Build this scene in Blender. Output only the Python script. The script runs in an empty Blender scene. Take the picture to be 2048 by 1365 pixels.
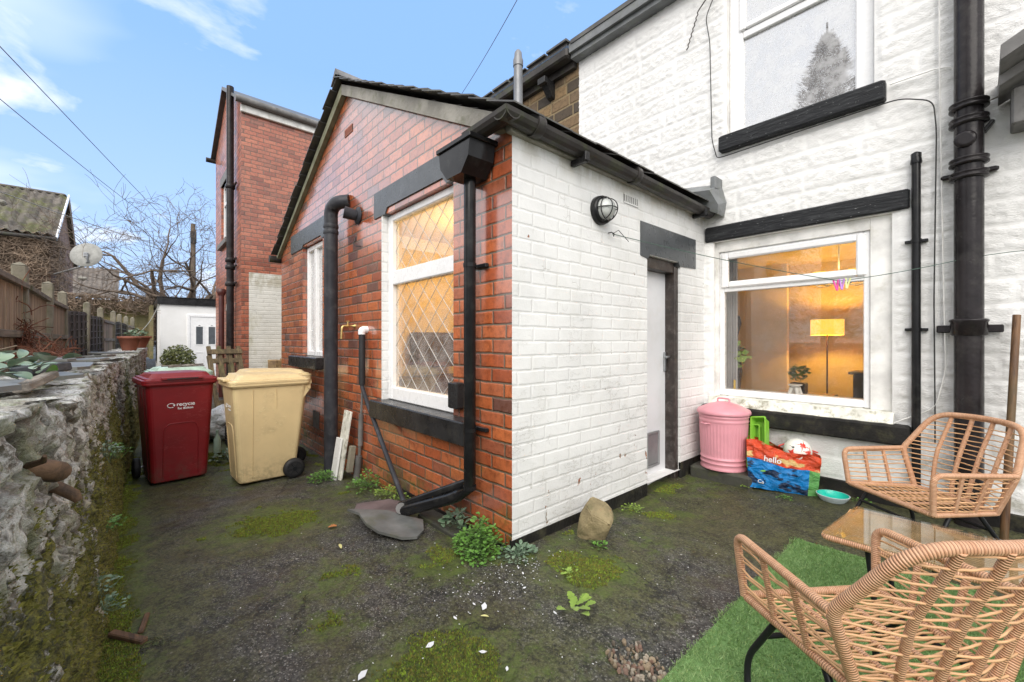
import bpy, math, random
import numpy as np
from mathutils import Vector, Matrix, Euler
R = math.radians
random.seed(7); RNG = np.random.RandomState(11)
scene = bpy.context.scene
COL = scene.collection

# ------------------------------------------------------------------ camera
cam = bpy.data.cameras.new('camera'); camo = bpy.data.objects.new('camera', cam); COL.objects.link(camo)
cam.sensor_width = 36; cam.lens = 14.783; cam.clip_start = 0.02; cam.clip_end = 2000
camo.location = (0, 0, 1.2); camo.rotation_euler = (R(90), 0, R(48.08))
scene.camera = camo

# ------------------------------------------------------------------ light
SUN_EL, SUN_AZ = 38, 140          # azimuth from +Y towards +X
world = bpy.data.worlds.new('World'); scene.world = world; world.use_nodes = True
wt = world.node_tree; wt.nodes.clear()
def wn(t): return wt.nodes.new(t)
wo = wn('ShaderNodeOutputWorld'); bg = wn('ShaderNodeBackground'); bg.inputs['Strength'].default_value = 0.13
sky = wn('ShaderNodeTexSky'); sky.sky_type = 'NISHITA'; sky.sun_disc = False
sky.sun_elevation = R(SUN_EL); sky.sun_rotation = R(SUN_AZ); sky.air_density = 1.1; sky.dust_density = 0.6; sky.ozone_density = 1.0
tc = wn('ShaderNodeTexCoord'); sp = wn('ShaderNodeSeparateXYZ'); wt.links.new(tc.outputs['Generated'], sp.inputs[0])
def wm(op, a, b=None, clamp=False):
    n = wn('ShaderNodeMath'); n.operation = op; n.use_clamp = clamp
    for i, v in enumerate((a, b)):
        if v is None: continue
        if isinstance(v, (int, float)): n.inputs[i].default_value = v
        else: wt.links.new(v, n.inputs[i])
    return n.outputs[0]
zz = wm('ADD', wm('MAXIMUM', sp.outputs[2], 0.0), 0.22)
cx_ = wm('DIVIDE', sp.outputs[0], zz); cy_ = wm('DIVIDE', sp.outputs[1], zz)
cb = wn('ShaderNodeCombineXYZ'); wt.links.new(cx_, cb.inputs[0]); wt.links.new(cy_, cb.inputs[1]); cb.inputs[2].default_value = 3.7
def wnoise(scale, det, off=0.0):
    n = wn('ShaderNodeTexNoise'); n.inputs['Scale'].default_value = scale; n.inputs['Detail'].default_value = det
    n.inputs['Roughness'].default_value = 0.55; n.inputs['Distortion'].default_value = 0.3
    wt.links.new(cb.outputs[0], n.inputs['Vector']); return n.outputs[0]
cl = wm('MULTIPLY', wm('SUBTRACT', wnoise(2.6, 7), 0.555, True), 6.0, True)
low = wm('MULTIPLY', wm('SUBTRACT', 0.5, sp.outputs[2], True), 1.1, True)   # paler air near the horizon
def wmix(f, a, b):
    n = wn('ShaderNodeMix'); n.data_type = 'RGBA'
    if isinstance(f, (int, float)): n.inputs[0].default_value = f
    else: wt.links.new(f, n.inputs[0])
    for i, v in ((6, a), (7, b)):
        if isinstance(v, tuple): n.inputs[i].default_value = (*v, 1)
        else: wt.links.new(v, n.inputs[i])
    return n.outputs[2]
c0 = wmix(0.8, sky.outputs[0], (2.15, 3.85, 7.1))
c1 = wmix(low, c0, (4.5, 5.45, 6.9))
c2 = wmix(cl, c1, (7.0, 7.2, 7.6))
# unseen bright cloud bank, overhead and behind the camera, added as soft fill light
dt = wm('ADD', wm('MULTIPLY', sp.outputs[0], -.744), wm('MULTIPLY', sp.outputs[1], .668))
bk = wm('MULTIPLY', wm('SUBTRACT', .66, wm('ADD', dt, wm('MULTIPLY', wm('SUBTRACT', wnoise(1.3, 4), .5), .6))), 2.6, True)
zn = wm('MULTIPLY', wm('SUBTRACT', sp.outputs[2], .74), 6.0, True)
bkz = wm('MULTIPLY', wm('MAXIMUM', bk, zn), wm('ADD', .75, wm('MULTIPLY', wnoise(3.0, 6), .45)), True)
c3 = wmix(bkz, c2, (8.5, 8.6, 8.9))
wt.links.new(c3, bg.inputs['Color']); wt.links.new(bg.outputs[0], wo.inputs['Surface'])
sl = bpy.data.lights.new('sun', 'SUN'); sl.energy = 2.0; sl.angle = R(50); sl.color = (1.0, 0.94, 0.86)
so = bpy.data.objects.new('sun', sl); COL.objects.link(so)
sd = Vector((math.sin(R(SUN_AZ))*math.cos(R(SUN_EL)), math.cos(R(SUN_AZ))*math.cos(R(SUN_EL)), math.sin(R(SUN_EL))))
so.rotation_euler = sd.to_track_quat('Z', 'Y').to_euler(); so.location = sd*30
vs = scene.view_settings; vs.view_transform = 'Standard'; vs.look = 'None'; vs.gamma = 1; vs.exposure = 0.46
scene.cycles.max_bounces = 6; scene.cycles.transparent_max_bounces = 12

# ------------------------------------------------------------------ numpy noise
def _h(ix, iy, s=0):
    n = (ix.astype(np.int64)*374761393 + iy.astype(np.int64)*668265263 + s*1274126177) & 0xffffffff
    n = ((n ^ (n >> 13))*1274126177) & 0xffffffff
    return ((n ^ (n >> 16)) & 0xffff)/65535.0
def vn(x, y, s=0):
    x = np.asarray(x, float); y = np.asarray(y, float)
    ix = np.floor(x); iy = np.floor(y); fx = x-ix; fy = y-iy
    fx = fx*fx*(3-2*fx); fy = fy*fy*(3-2*fy)
    a = _h(ix, iy, s); b = _h(ix+1, iy, s); c = _h(ix, iy+1, s); d = _h(ix+1, iy+1, s)
    return (a*(1-fx)+b*fx)*(1-fy)+(c*(1-fx)+d*fx)*fy
def fbm(x, y, o=4, s=0):
    r = 0; a = 0.5; t = 0
    for i in range(o):
        r = r + a*vn(x*2**i, y*2**i, s+i*17); t += a; a *= 0.5
    return r/t
def sstep(a, b, x):
    t = np.clip((x-a)/(b-a), 0, 1); return t*t*(3-2*t)

# ------------------------------------------------------------------ objects
def wloc(o):
    v = Vector((0, 0, 0))
    while o is not None: v += o.location; o = o.parent
    return v
def tag(o, label=None, cat=None, group=None, kind=None):
    if label: o['label'] = label
    if cat: o['category'] = cat
    if group: o['group'] = group
    if kind: o['kind'] = kind
    return o
def thing(name, label, cat, loc=(0, 0, 0), group=None):
    o = bpy.data.objects.new(name, None); COL.objects.link(o); o.location = loc; o.empty_display_size = .1
    return tag(o, label, cat, group)
class MB:
    def __init__(s): s.v = []; s.f = []; s.uv = []; s.sm = []; s.mi = []; s.cm = 0
    def add(s, vs, fs, uvs=None, smooth=False):
        b = len(s.v); s.v += [tuple(p) for p in vs]
        for i, f in enumerate(fs):
            s.f.append([b+k for k in f]); s.sm.append(smooth); s.mi.append(s.cm)
            s.uv.append(uvs[i] if uvs else [(0, 0)]*len(f))
        return s
    def box(s, x0, x1, y0, y1, z0, z1, bev=0.0, m=None):
        x0, x1 = min(x0, x1), max(x0, x1); y0, y1 = min(y0, y1), max(y0, y1); z0, z1 = min(z0, z1), max(z0, z1)
        if bev <= 0:
            p = [(x, y, z) for z in (z0, z1) for y in (y0, y1) for x in (x0, x1)]
            f = [(0, 2, 3, 1), (4, 5, 7, 6), (0, 1, 5, 4), (2, 6, 7, 3), (0, 4, 6, 2), (1, 3, 7, 5)]
        else:
            b = min(bev, (x1-x0)*.45, (y1-y0)*.45, (z1-z0)*.45)
            def ring(i, z): 
                return [(x0+i+b, y0+i, z), (x1-i-b, y0+i, z), (x1-i, y0+i+b, z), (x1-i, y1-i-b, z), (x1-i-b, y1-i, z), (x0+i+b, y1-i, z), (x0+i, y1-i-b, z), (x0+i, y0+i+b, z)]
            p = ring(b, z0)+ring(0, z0+b)+ring(0, z1-b)+ring(b, z1); f = []
            for r in range(3):
                for k in range(8): a = r*8+k; c = r*8+(k+1) % 8; f.append((a, c, c+8, a+8))
            f.append(tuple(range(7, -1, -1))); f.append(tuple(range(24, 32)))
        if m is not None: p = [tuple(m @ Vector(q)) for q in p]
        return s.add(p, f)
    def obox(s, c, size, rot=(0, 0, 0), bev=0.0):
        m = Matrix.Translation(c) @ Euler(rot).to_matrix().to_4x4(); a, b, d = [q/2 for q in size]
        return s.box(-a, a, -b, b, -d, d, bev, m)
    def quad(s, a, b, c, d): return s.add([a, b, c, d], [(0, 1, 2, 3)])
    def tube(s, pts, r, n=8, closed=False, caps=True, smooth=True):
        pts = [Vector(p) for p in pts]; L = len(pts)
        rs = r if isinstance(r, (list, tuple, np.ndarray)) else [r]*L
        tang = []
        for i in range(L):
            if closed: t = pts[(i+1) % L]-pts[i-1]
            else: t = pts[min(i+1, L-1)]-pts[max(i-1, 0)]
            tang.append(t.normalized() if t.length > 1e-9 else Vector((0, 0, 1)))
        up = Vector((0, 0, 1)) if abs(tang[0].z) < .9 else Vector((1, 0, 0))
        u = tang[0].cross(up).normalized(); P = []; d = 0; D = []
        for i in range(L):
            if i: d += (pts[i]-pts[i-1]).length
            D.append(d)
            u = (u-tang[i]*u.dot(tang[i])); u = u.normalized() if u.length > 1e-6 else tang[i].orthogonal().normalized()
            w = tang[i].cross(u)
            for k in range(n):
                a = 2*math.pi*k/n; P.append(pts[i]+(u*math.cos(a)+w*math.sin(a))*rs[i])
        F = []; U = []
        for i in range(L if closed else L-1):
            j = (i+1) % L; d1 = D[j] if j else D[-1]+(pts[0]-pts[-1]).length
            for k in range(n):
                k2 = (k+1) % n
                F.append((i*n+k, j*n+k, j*n+k2, i*n+k2)[::-1])
                U.append([(D[i], k/n), (d1, k/n), (d1, (k+1)/n), (D[i], (k+1)/n)][::-1])
        s.add(P, F, U, smooth)
        if caps and not closed:
            s.add(P[:n], [tuple(range(n))]); s.add(P[-n:], [tuple(range(n-1, -1, -1))])
        return s
    def lathe(s, c, prof, n=24, axis='z', smooth=True, fn=None, caps=(1, 1)):
        P = []; F = []
        for (r, z) in prof:
            for k in range(n):
                a = 2*math.pi*k/n; rr = r*(fn(a, r, z) if fn else 1); x, y = rr*math.cos(a), rr*math.sin(a)
                if axis == 'z': q = (c[0]+x, c[1]+y, c[2]+z)
                elif axis == 'y': q = (c[0]+x, c[1]+z, c[2]-y)
                else: q = (c[0]+z, c[1]+x, c[2]+y)
                P.append(q)
        for i in range(len(prof)-1):
            for k in range(n):
                k2 = (k+1) % n; F.append((i*n+k, i*n+k2, (i+1)*n+k2, (i+1)*n+k))
        s.add(P, F, None, smooth)
        if caps[0]: s.add(P[:n], [tuple(range(n-1, -1, -1))])
        if caps[1]: s.add(P[-n:], [tuple(range(n))])
        return s
    def prism(s, poly, axis, a, b):
        """poly of 2D points extruded along axis from a to b"""
        def q(p, t): return {'x': (t, p[0], p[1]), 'y': (p[0], t, p[1]), 'z': (p[0], p[1], t)}[axis]
        n = len(poly); P = [q(p, a) for p in poly]+[q(p, b) for p in poly]
        F = [tuple(range(n-1, -1, -1)), tuple(range(n, 2*n))]+[(i, (i+1) % n, (i+1) % n+n, i+n) for i in range(n)]
        return s.add(P, F)
    def xf(s, m, i0=0):
        s.v[i0:] = [tuple(m @ Vector(p)) for p in s.v[i0:]]; return s
    def build(s, name, mat, parent=None, label=None, fixn=True):
        me = bpy.data.meshes.new(name); off = wloc(parent) if parent else Vector((0, 0, 0))
        vv = [(p[0]-off.x, p[1]-off.y, p[2]-off.z) for p in s.v]
        me.from_pydata(vv, [], s.f)
        for m in (mat if isinstance(mat, (list, tuple)) else [mat]): me.materials.append(m)
        me.polygons.foreach_set('use_smooth', s.sm); me.polygons.foreach_set('material_index', s.mi)
        ul = me.uv_layers.new(name='UVMap'); ul.data.foreach_set('uv', [c for f in s.uv for q in f for c in q])
        me.update()
        if fixn:
            import bmesh
            bm = bmesh.new(); bm.from_mesh(me); bmesh.ops.recalc_face_normals(bm, faces=bm.faces); bm.to_mesh(me); bm.free()
        o = bpy.data.objects.new(name, me); COL.objects.link(o)
        if parent: o.parent = parent
        if label: o['label'] = label
        return o
def npmesh(name, V, F, mat, parent=None, smooth=True, attrs=None):
    """V (n,3) array, F (m,4|3) array"""
    me = bpy.data.meshes.new(name); V = np.array(V, dtype=np.float32)
    if parent is not None: V = V-np.array(wloc(parent), dtype=np.float32)
    F = np.asarray(F, dtype=np.int32); k = F.shape[1]
    me.vertices.add(len(V)); me.vertices.foreach_set('co', V.ravel())
    me.loops.add(F.size); me.loops.foreach_set('vertex_index', F.ravel())
    me.polygons.add(len(F)); me.polygons.foreach_set('loop_start', np.arange(0, F.size, k, dtype=np.int32))
    me.polygons.foreach_set('use_smooth', np.full(len(F), smooth))
    me.update(calc_edges=True); me.validate()
    for an, (typ, data) in (attrs or {}).items():
        at = me.attributes.new(an, typ, 'POINT')
        at.data.foreach_set('color' if typ == 'FLOAT_COLOR' else 'value', np.asarray(data, dtype=np.float32).ravel())
    me.materials.append(mat)
    o = bpy.data.objects.new(name, me); COL.objects.link(o)
    if parent is not None: o.parent = parent
    return o
def gridfaces(nu, nv, keep=None, flip=False):
    i, j = np.meshgrid(np.arange(nu-1), np.arange(nv-1), indexing='ij')
    a = (i*nv+j); F = np.stack([a, a+nv, a+nv+1, a+1], -1)
    if flip: F = F[..., ::-1]
    if keep is not None: F = F[keep]
    return F.reshape(-1, 4)
def fillet(P, rad, n=5, closed=False):
    P = [Vector(p) for p in P]; out = []; L = len(P)
    for i, p in enumerate(P):
        r = rad[i] if isinstance(rad, (list, tuple)) else rad
        if (not closed and i in (0, L-1)) or r <= 0: out.append(p); continue
        a = P[i-1]; b = P[(i+1) % L]; da = a-p; db = b-p
        r = min(r, da.length*.49, db.length*.49); q0 = p+da.normalized()*r; q1 = p+db.normalized()*r
        for k in range(n+1):
            t = k/n; out.append(q0*(1-t)**2+p*2*t*(1-t)+q1*t*t)
    return out
def text_mesh(txt, size, mat, parent, m, name='lettering', ext=0.001, bold=0.0):
    cu = bpy.data.curves.new('t', 'FONT'); cu.body = txt; cu.size = size; cu.extrude = ext; cu.offset = bold
    to = bpy.data.objects.new('t', cu); COL.objects.link(to); bpy.context.view_layer.update()
    me = bpy.data.meshes.new_from_object(to.evaluated_get(bpy.context.evaluated_depsgraph_get()))
    bpy.data.objects.remove(to); me.name = name
    me.transform(Matrix.Translation(-wloc(parent)) @ m if parent else m)
    me.materials.clear(); me.materials.append(mat)
    o = bpy.data.objects.new(name, me); COL.objects.link(o); o.parent = parent; return o

# ------------------------------------------------------------------ materials
class NT:
    def __init__(s, name):
        s.mat = bpy.data.materials.new(name); s.mat.use_nodes = True; s.t = s.mat.node_tree; s.t.nodes.clear()
        s.out = s.t.nodes.new('ShaderNodeOutputMaterial'); s.bs = s.t.nodes.new('ShaderNodeBsdfPrincipled')
        s.t.links.new(s.bs.outputs[0], s.out.inputs[0])
        s.geo = s.t.nodes.new('ShaderNodeNewGeometry'); s.P = s.geo.outputs['Position']
        ob = s.t.nodes.new('ShaderNodeTexCoord'); s.O = ob.outputs['Object']; s.UV = ob.outputs['UV']
    def lk(s, v, inp):
        if v is None: return
        if hasattr(v, 'is_linked') or hasattr(v, 'links'): s.t.links.new(v, inp)
        elif isinstance(v, tuple) and len(v) == 3 and len(inp.default_value) == 4: inp.default_value = (*v, 1)
        else: inp.default_value = v
    def m(s, op, a, b=None, c=None, clamp=False):
        n = s.t.nodes.new('ShaderNodeMath'); n.operation = op; n.use_clamp = clamp
        for i, v in enumerate((a, b, c)): s.lk(v, n.inputs[i])
        return n.outputs[0]
    def xyz(s, v):
        n = s.t.nodes.new('ShaderNodeSeparateXYZ'); s.lk(v, n.inputs[0]); return n.outputs
    def vec(s, x=0.0, y=0.0, z=0.0):
        n = s.t.nodes.new('ShaderNodeCombineXYZ')
        for i, v in enumerate((x, y, z)): s.lk(v, n.inputs[i])
        return n.outputs[0]
    def noise(s, v, scale, det=3.0, rough=.55, dist=0.0, col=False):
        n = s.t.nodes.new('ShaderNodeTexNoise'); s.lk(v, n.inputs['Vector']); n.inputs['Scale'].default_value = scale
        n.inputs['Detail'].default_value = det; n.inputs['Roughness'].default_value = rough; n.inputs['Distortion'].default_value = dist
        return n.outputs['Color' if col else 'Fac']
    def white(s, v, col=False):
        n = s.t.nodes.new('ShaderNodeTexWhiteNoise'); n.noise_dimensions = '3D'; s.lk(v, n.inputs['Vector']); return n.outputs['Color' if col else 'Value']
    def vor(s, v, scale, feat='F1', out='Distance', rnd=1.0):
        n = s.t.nodes.new('ShaderNodeTexVoronoi'); n.feature = feat; s.lk(v, n.inputs['Vector']); n.inputs['Scale'].default_value = scale
        n.inputs['Randomness'].default_value = rnd; return n.outputs[out]
    def sm(s, a, b, v):
        n = s.t.nodes.new('ShaderNodeMapRange'); n.interpolation_type = 'SMOOTHSTEP'; s.lk(v, n.inputs[0]); s.lk(a, n.inputs[1]); s.lk(b, n.inputs[2])
        return n.outputs[0]
    def mix(s, f, a, b, mode='MIX'):
        n = s.t.nodes.new('ShaderNodeMix'); n.data_type = 'RGBA'; n.blend_type = mode; n.clamp_factor = True
        s.lk(f, n.inputs[0]); s.lk(a, n.inputs[6]); s.lk(b, n.inputs[7]); return n.outputs[2]
    def ramp(s, f, stops, interp='LINEAR'):
        n = s.t.nodes.new('ShaderNodeValToRGB'); cr = n.color_ramp; cr.interpolation = interp
        while len(cr.elements) < len(stops): cr.elements.new(0.5)
        for e, (p, c) in zip(cr.elements, stops): e.position = p; e.color = (*c, 1)
        s.lk(f, n.inputs[0]); return n.outputs[0]
    def map(s, v, sc=(1, 1, 1), rot=(0, 0, 0), loc=(0, 0, 0)):
        n = s.t.nodes.new('ShaderNodeMapping'); s.lk(v, n.inputs[0]); n.inputs[1].default_value = loc; n.inputs[2].default_value = rot; n.inputs[3].default_value = sc
        return n.outputs[0]
    def bump(s, h, dist=.01, st=1.0, prev=None):
        n = s.t.nodes.new('ShaderNodeBump'); s.lk(h, n.inputs['Height']); n.inputs['Distance'].default_value = dist; n.inputs['Strength'].default_value = st
        if prev is not None: s.lk(prev, n.inputs['Normal'])
        return n.outputs[0]
    def attr(s, name, out='Fac'):
        n = s.t.nodes.new('ShaderNodeAttribute'); n.attribute_name = name; return n.outputs[out]
    def vecwob(s, v, sc=3.0, amt=.35):
        n = s.t.nodes.new('ShaderNodeVectorMath'); n.operation = 'MULTIPLY_ADD'; s.lk(s.noise(v, sc, 6, .7, col=True), n.inputs[0]); n.inputs[1].default_value = (amt, amt, amt); s.lk(v, n.inputs[2]); return n.outputs[0]
    def done(s, col=None, rough=None, nrm=None, metal=None, spec=None, **kw):
        b = s.bs.inputs
        s.lk(col, b['Base Color']); s.lk(rough, b['Roughness']); s.lk(nrm, b['Normal']); s.lk(metal, b['Metallic']); s.lk(spec, b['Specular IOR Level'])
        for k, v in kw.items(): s.lk(v, b[k.replace('_', ' ')])
        return s.mat
def plain(name, col, rough=.5, metal=0.0, var=.18, scale=6.0, bump=.15, bs=60.0, bd=.004, dirt=None, dirtamt=.4, spec=.5, streak=0.0, splash=None):
    n = NT(name); V = n.O
    a = n.noise(V, scale, 5); c2 = tuple(min(1, c*(1+var)) for c in col); c1 = tuple(c*(1-var) for c in col)
    c = n.mix(n.sm(.3, .7, a), c1, c2)
    if dirt: c = n.mix(n.m('MULTIPLY', n.sm(.48, .72, n.noise(V, scale*1.7, 8, .65)), dirtamt), c, dirt)
    if streak > 0: c = n.mix(n.m('MULTIPLY', n.sm(.5, .7, n.noise(n.map(V, (14, 14, .9)), 3, 4)), streak), c, dirt or (.1, .09, .07))
    if splash:
        sz = n.xyz(V)[2]; c = n.mix(n.m('MULTIPLY', n.m('MULTIPLY', n.sm(.42, .62, n.noise(V, 14, 8, .72)), n.sm(.30, .02, sz)), .5), c, splash)
        scr = n.m('MULTIPLY', n.sm(.012, .003, n.m('ABSOLUTE', n.m('SUBTRACT', n.noise(n.map(V, (3, 3, 14), (.3, .2, .4)), 2.2, 3), .5))), n.sm(.5, .6, n.noise(V, 5, 3))); c = n.mix(n.m('MULTIPLY', scr, .35), c, tuple(min(1, q*1.5+.08) for q in col))
    r = n.m('ADD', n.m('MULTIPLY', n.noise(V, scale*3, 4), .3), rough-.15, clamp=True)
    return n.done(c, r, n.bump(n.noise(V, bs, 4), bd, bump), metal, spec)

def brickmat(name, ramp, mortar, w=.229, h=.0855, jt=.0045, rough=.42, paint=None, flake=.0, grime=None, bstr=1.0, v0=0.0, stone=False, moss=0.0, under=None, plane2=False, flem=False, coat=0.0):
    n = NT(name); P = n.P; px, py, pz = n.xyz(P)[:3]
    nx = n.m('ABSOLUTE', n.xyz(n.geo.outputs['True Normal'])[0]); side = n.m('GREATER_THAN', nx, .5)
    U = n.m('ADD', n.m('MULTIPLY', px, n.m('SUBTRACT', 1.0, side)), n.m('MULTIPLY', n.m('ADD', py, .05), side))
    wob = n.m('MULTIPLY', n.m('SUBTRACT', n.noise(P, 9, 3), .5), .012); wob2 = n.m('MULTIPLY', n.m('SUBTRACT', n.noise(P, 70, 2), .5), .004)
    V = n.m('ADD', n.m('ADD', n.m('SUBTRACT', pz, v0), wob), wob2)
    wb3 = n.m('MULTIPLY', n.m('SUBTRACT', n.noise(n.map(P, (1, 1, 1), loc=(5, 3, 1)), 11, 3), .5), .012)
    U = n.m('ADD', U, n.m('ADD', wb3, wob2))
    row = n.m('FLOOR', n.m('DIVIDE', V, h)); rr = n.white(n.vec(row, 3.3, 0.0))
    off = n.m('ADD', n.m('MULTIPLY', n.m('MODULO', n.m('ABSOLUTE', row), 2.0), .5), n.m('MULTIPLY', rr, .35 if stone else .10))
    ww = w
    if flem:      # a header course every fourth row
        hd = n.m('LESS_THAN', n.m('MODULO', n.m('ABSOLUTE', row), 4.0), .5); ww = n.m('MULTIPLY', n.m('SUBTRACT', 1.0, n.m('MULTIPLY', hd, .5)), w)
    if stone: ww = n.m('MULTIPLY', n.m('ADD', .75, n.m('MULTIPLY', rr, .6)), w)
    cu = n.m('ADD', n.m('DIVIDE', U, ww), off); col = n.m('FLOOR', cu)
    fu = n.m('MULTIPLY', n.m('FRACT', cu), ww); fv = n.m('MULTIPLY', n.m('FRACT', n.m('DIVIDE', V, h)), h)
    d = n.m('MINIMUM', n.m('MINIMUM', fu, n.m('SUBTRACT', ww, fu)), n.m('MINIMUM', fv, n.m('SUBTRACT', h, fv)))
    jm = n.sm(jt*.7, jt*1.4, d)
    rnd = n.white(n.vec(row, col, 0.7)); rnd2 = n.white(n.vec(row, col, 5.2))
    bc = n.ramp(rnd, ramp)
    nz = n.noise(P, 26, 6, .65); bc = n.mix(n.m('MULTIPLY', n.sm(.42, .75, nz), .55), bc, tuple(c*.38 for c in ramp[0][1]))
    bc = n.mix(.5, bc, n.mix(n.noise(P, 140, 3), (.55, .55, .55), (1.35, 1.35, 1.35)), 'MULTIPLY')
    mo = n.mix(n.noise(P, 40, 4), tuple(c*.6 for c in mortar), mortar)
    c = n.mix(jm, mo, bc)
    hgt = n.m('ADD', n.m('MULTIPLY', n.sm(jt*.5, jt*2.6, d), 1.0), n.m('ADD', n.m('MULTIPLY', n.noise(P, 90, 4), .25), n.m('MULTIPLY', rnd2, .35)))
    rg = n.m('ADD', rough, n.m('ADD', n.m('MULTIPLY', n.m('SUBTRACT', rnd2, .5), .22), n.m('MULTIPLY', n.m('SUBTRACT', 1.0, jm), .35)), clamp=True)
    if paint:
        pn = n.noise(P, 13, 7, .62); lowm = n.sm(1.6, .0, pz)
        pf = n.m('ADD', pn, n.m('MULTIPLY', lowm, n.m('MULTIPLY', n.sm(.42, .62, n.noise(P, 2.6, 4)), .11))); pf = n.m('ADD', pf, n.m('MULTIPLY', n.m('SUBTRACT', 1.0, jm), .03))
        fl = n.sm(.735-flake, .747-flake, pf)
        pc = n.mix(n.sm(.35, .7, n.noise(P, 3.2, 5)), paint, tuple(c*.9 for c in paint))
        pc = n.mix(n.m('MULTIPLY', n.m('SUBTRACT', 1.0, n.sm(jt*.4, jt*1.3, d)), n.m('MULTIPLY', n.sm(.45, .62, n.noise(P, 7, 5)), .34)), pc, (.55, .53, .48))
        crk = n.m('MULTIPLY', n.sm(.035, .0, n.vor(n.map(P, (1, 1, 1)), 16, 'DISTANCE_TO_EDGE')), n.sm(.56, .66, n.noise(P, 5, 4)))
        ln = n.m('ABSOLUTE', n.m('SUBTRACT', n.noise(n.map(P, (7, 7, 16)), 1.0, 5, .7), .5)); l2 = n.m('MULTIPLY', n.sm(.012, .004, ln), n.m('MULTIPLY', n.sm(.50, .60, n.noise(P, 3.1, 5)), n.sm(2.2, .3, pz)))
        crk = n.m('MAXIMUM', crk, n.m('MULTIPLY', l2, 1.0))
        pc = n.mix(n.m('MULTIPLY', crk, .5), pc, (.32, .30, .25))
        if grime: pc = n.mix(n.m('MULTIPLY', n.sm(.5, .75, n.noise(n.map(P, (1.6, 1.6, .7)), 3, 6, .6)), grime[1]), pc, grime[0])
        td = n.m('MULTIPLY', n.sm(2.22, 2.42, pz), n.sm(.38, .62, n.noise(n.map(P, (3, 3, 1.2)), 2.5, 6, .65))); pc = n.mix(n.m('MULTIPLY', td, .7), pc, (.36, .32, .22))
        c = n.mix(fl, pc, n.mix(.35, c, (.30, .25, .18)))
        hgt = n.m('SUBTRACT', n.m('ADD', n.m('MULTIPLY', hgt, .8), n.m('MULTIPLY', n.noise(P, 22, 6, .65), .8)), n.m('ADD', n.m('MULTIPLY', fl, .5), n.m('MULTIPLY', crk, .4)))
        rg = n.m('ADD', n.m('MULTIPLY', fl, .3), .52)
    elif grime:
        g = n.m('MULTIPLY', n.sm(.45, .7, n.noise(n.map(P, (1.2, 1.2, .7)), 2.2, 7, .62)), grime[1]); c = n.mix(g, c, grime[0])
    if moss > 0:
        mk = n.m('MULTIPLY', n.sm(.5, .62, n.noise(P, 9, 7, .65)), n.sm(moss, 0.0, pz)); c = n.mix(n.m('MULTIPLY', mk, .8), c, (.06, .085, .02))
    return n.done(c, rg, n.bump(hgt, .006, bstr), Coat_Weight=coat, Coat_Roughness=.15, Coat_IOR=2.0)
# ------------------------------------------------------------------ material set
RED = [(0, (.30, .07, .03)), (.20, (.50, .115, .040)), (.5, (.62, .17, .055)), (.78, (.56, .16, .065)), (.93, (.36, .11, .06)), (1, (.17, .085, .07))]
M_gable = brickmat('glazed_red_brick', RED, (.20, .16, .11), rough=.34, grime=((.09, .04, .022), .40), moss=.35, h=.0865, coat=1.0)
M_house_brick = brickmat('old_red_brick', [(0, (.26, .075, .045)), (.25, (.45, .13, .07)), (.75, (.54, .18, .10)), (1, (.24, .09, .06))], (.20, .15, .11), rough=.5, coat=.3, grime=((.09, .045, .035), .35), h=.083)
M_white_brick = brickmat('white_painted_brick', RED, (.3, .25, .2), rough=.5, paint=(.80, .80, .785), flake=.006, grime=((.66, .655, .61), .4), bstr=.5, h=.0855)
M_white_brick_old = brickmat('stained_white_brick', RED, (.3, .25, .2), rough=.5, paint=(.74, .73, .67), flake=.015, grime=((.40, .38, .25), .7), bstr=.7, h=.083)
M_dark_stone = brickmat('weathered_sandstone', [(0, (.045, .038, .032)), (.35, (.09, .065, .042)), (.6, (.21, .14, .075)), (.85, (.30, .20, .10)), (1, (.10, .075, .055))], (.30, .23, .13), w=.34, h=.15, jt=.009, rough=.85, stone=True, bstr=1.6)
def stone_white():
    n = NT('white_painted_stone'); P = n.P; z = n.xyz(P)[2]
    c = n.mix(n.sm(.3, .7, n.noise(P, 2.2, 6)), (.84, .835, .82), (.77, .765, .745))
    c = n.mix(n.m('MULTIPLY', n.sm(.62, .8, n.noise(P, 17, 8, .7)), .45), c, (.46, .44, .40))
    lowm = n.sm(1.1, .25, z); c = n.mix(n.m('MULTIPLY', n.m('MULTIPLY', n.sm(.5, .72, n.noise(P, 7, 8, .68)), lowm), .75), c, (.30, .29, .22))
    h = n.m('ADD', n.noise(n.map(P, (1, 1, 2.0)), 52, 8, .68), n.m('MULTIPLY', n.noise(P, 170, 3), .3))
    msk = n.attr('rough'); h = n.m('MULTIPLY', h, n.m('ADD', .35, n.m('MULTIPLY', msk, .65)))
    return n.done(c, .5, n.bump(h, .009, .8))
M_white_stone = stone_white()
M_white_wood = plain('white_painted_timber', (.80, .79, .76), .45, dirt=(.40, .38, .28), dirtamt=.35, scale=5, bump=.3, bs=25)
M_white_rough = plain('weathered_white_paint', (.72, .71, .63), .6, dirt=(.16, .15, .08), dirtamt=.85, scale=9, bump=.6, bs=30)
M_upvc = plain('white_plastic', (.86, .86, .86), .28, var=.02, bump=.02, dirt=(.6, .6, .55), dirtamt=.15)
M_black_paint = plain('black_gloss_paint', (.022, .022, .023), .28, var=.3, bump=.35, bs=45, bd=.003, dirt=(.07, .065, .055), dirtamt=.35, spec=.22)
M_black_plinth = plain('black_bitumen_paint', (.018, .017, .016), .55, var=.35, bump=.8, bs=40, bd=.006, dirt=(.09, .085, .05), dirtamt=.5, spec=.22)
M_grey_lintel = plain('dark_grey_gloss_paint', (.075, .082, .088), .30, var=.12, bump=.35, bs=70, bd=.003, dirt=(.03, .03, .03), dirtamt=.3)
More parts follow.
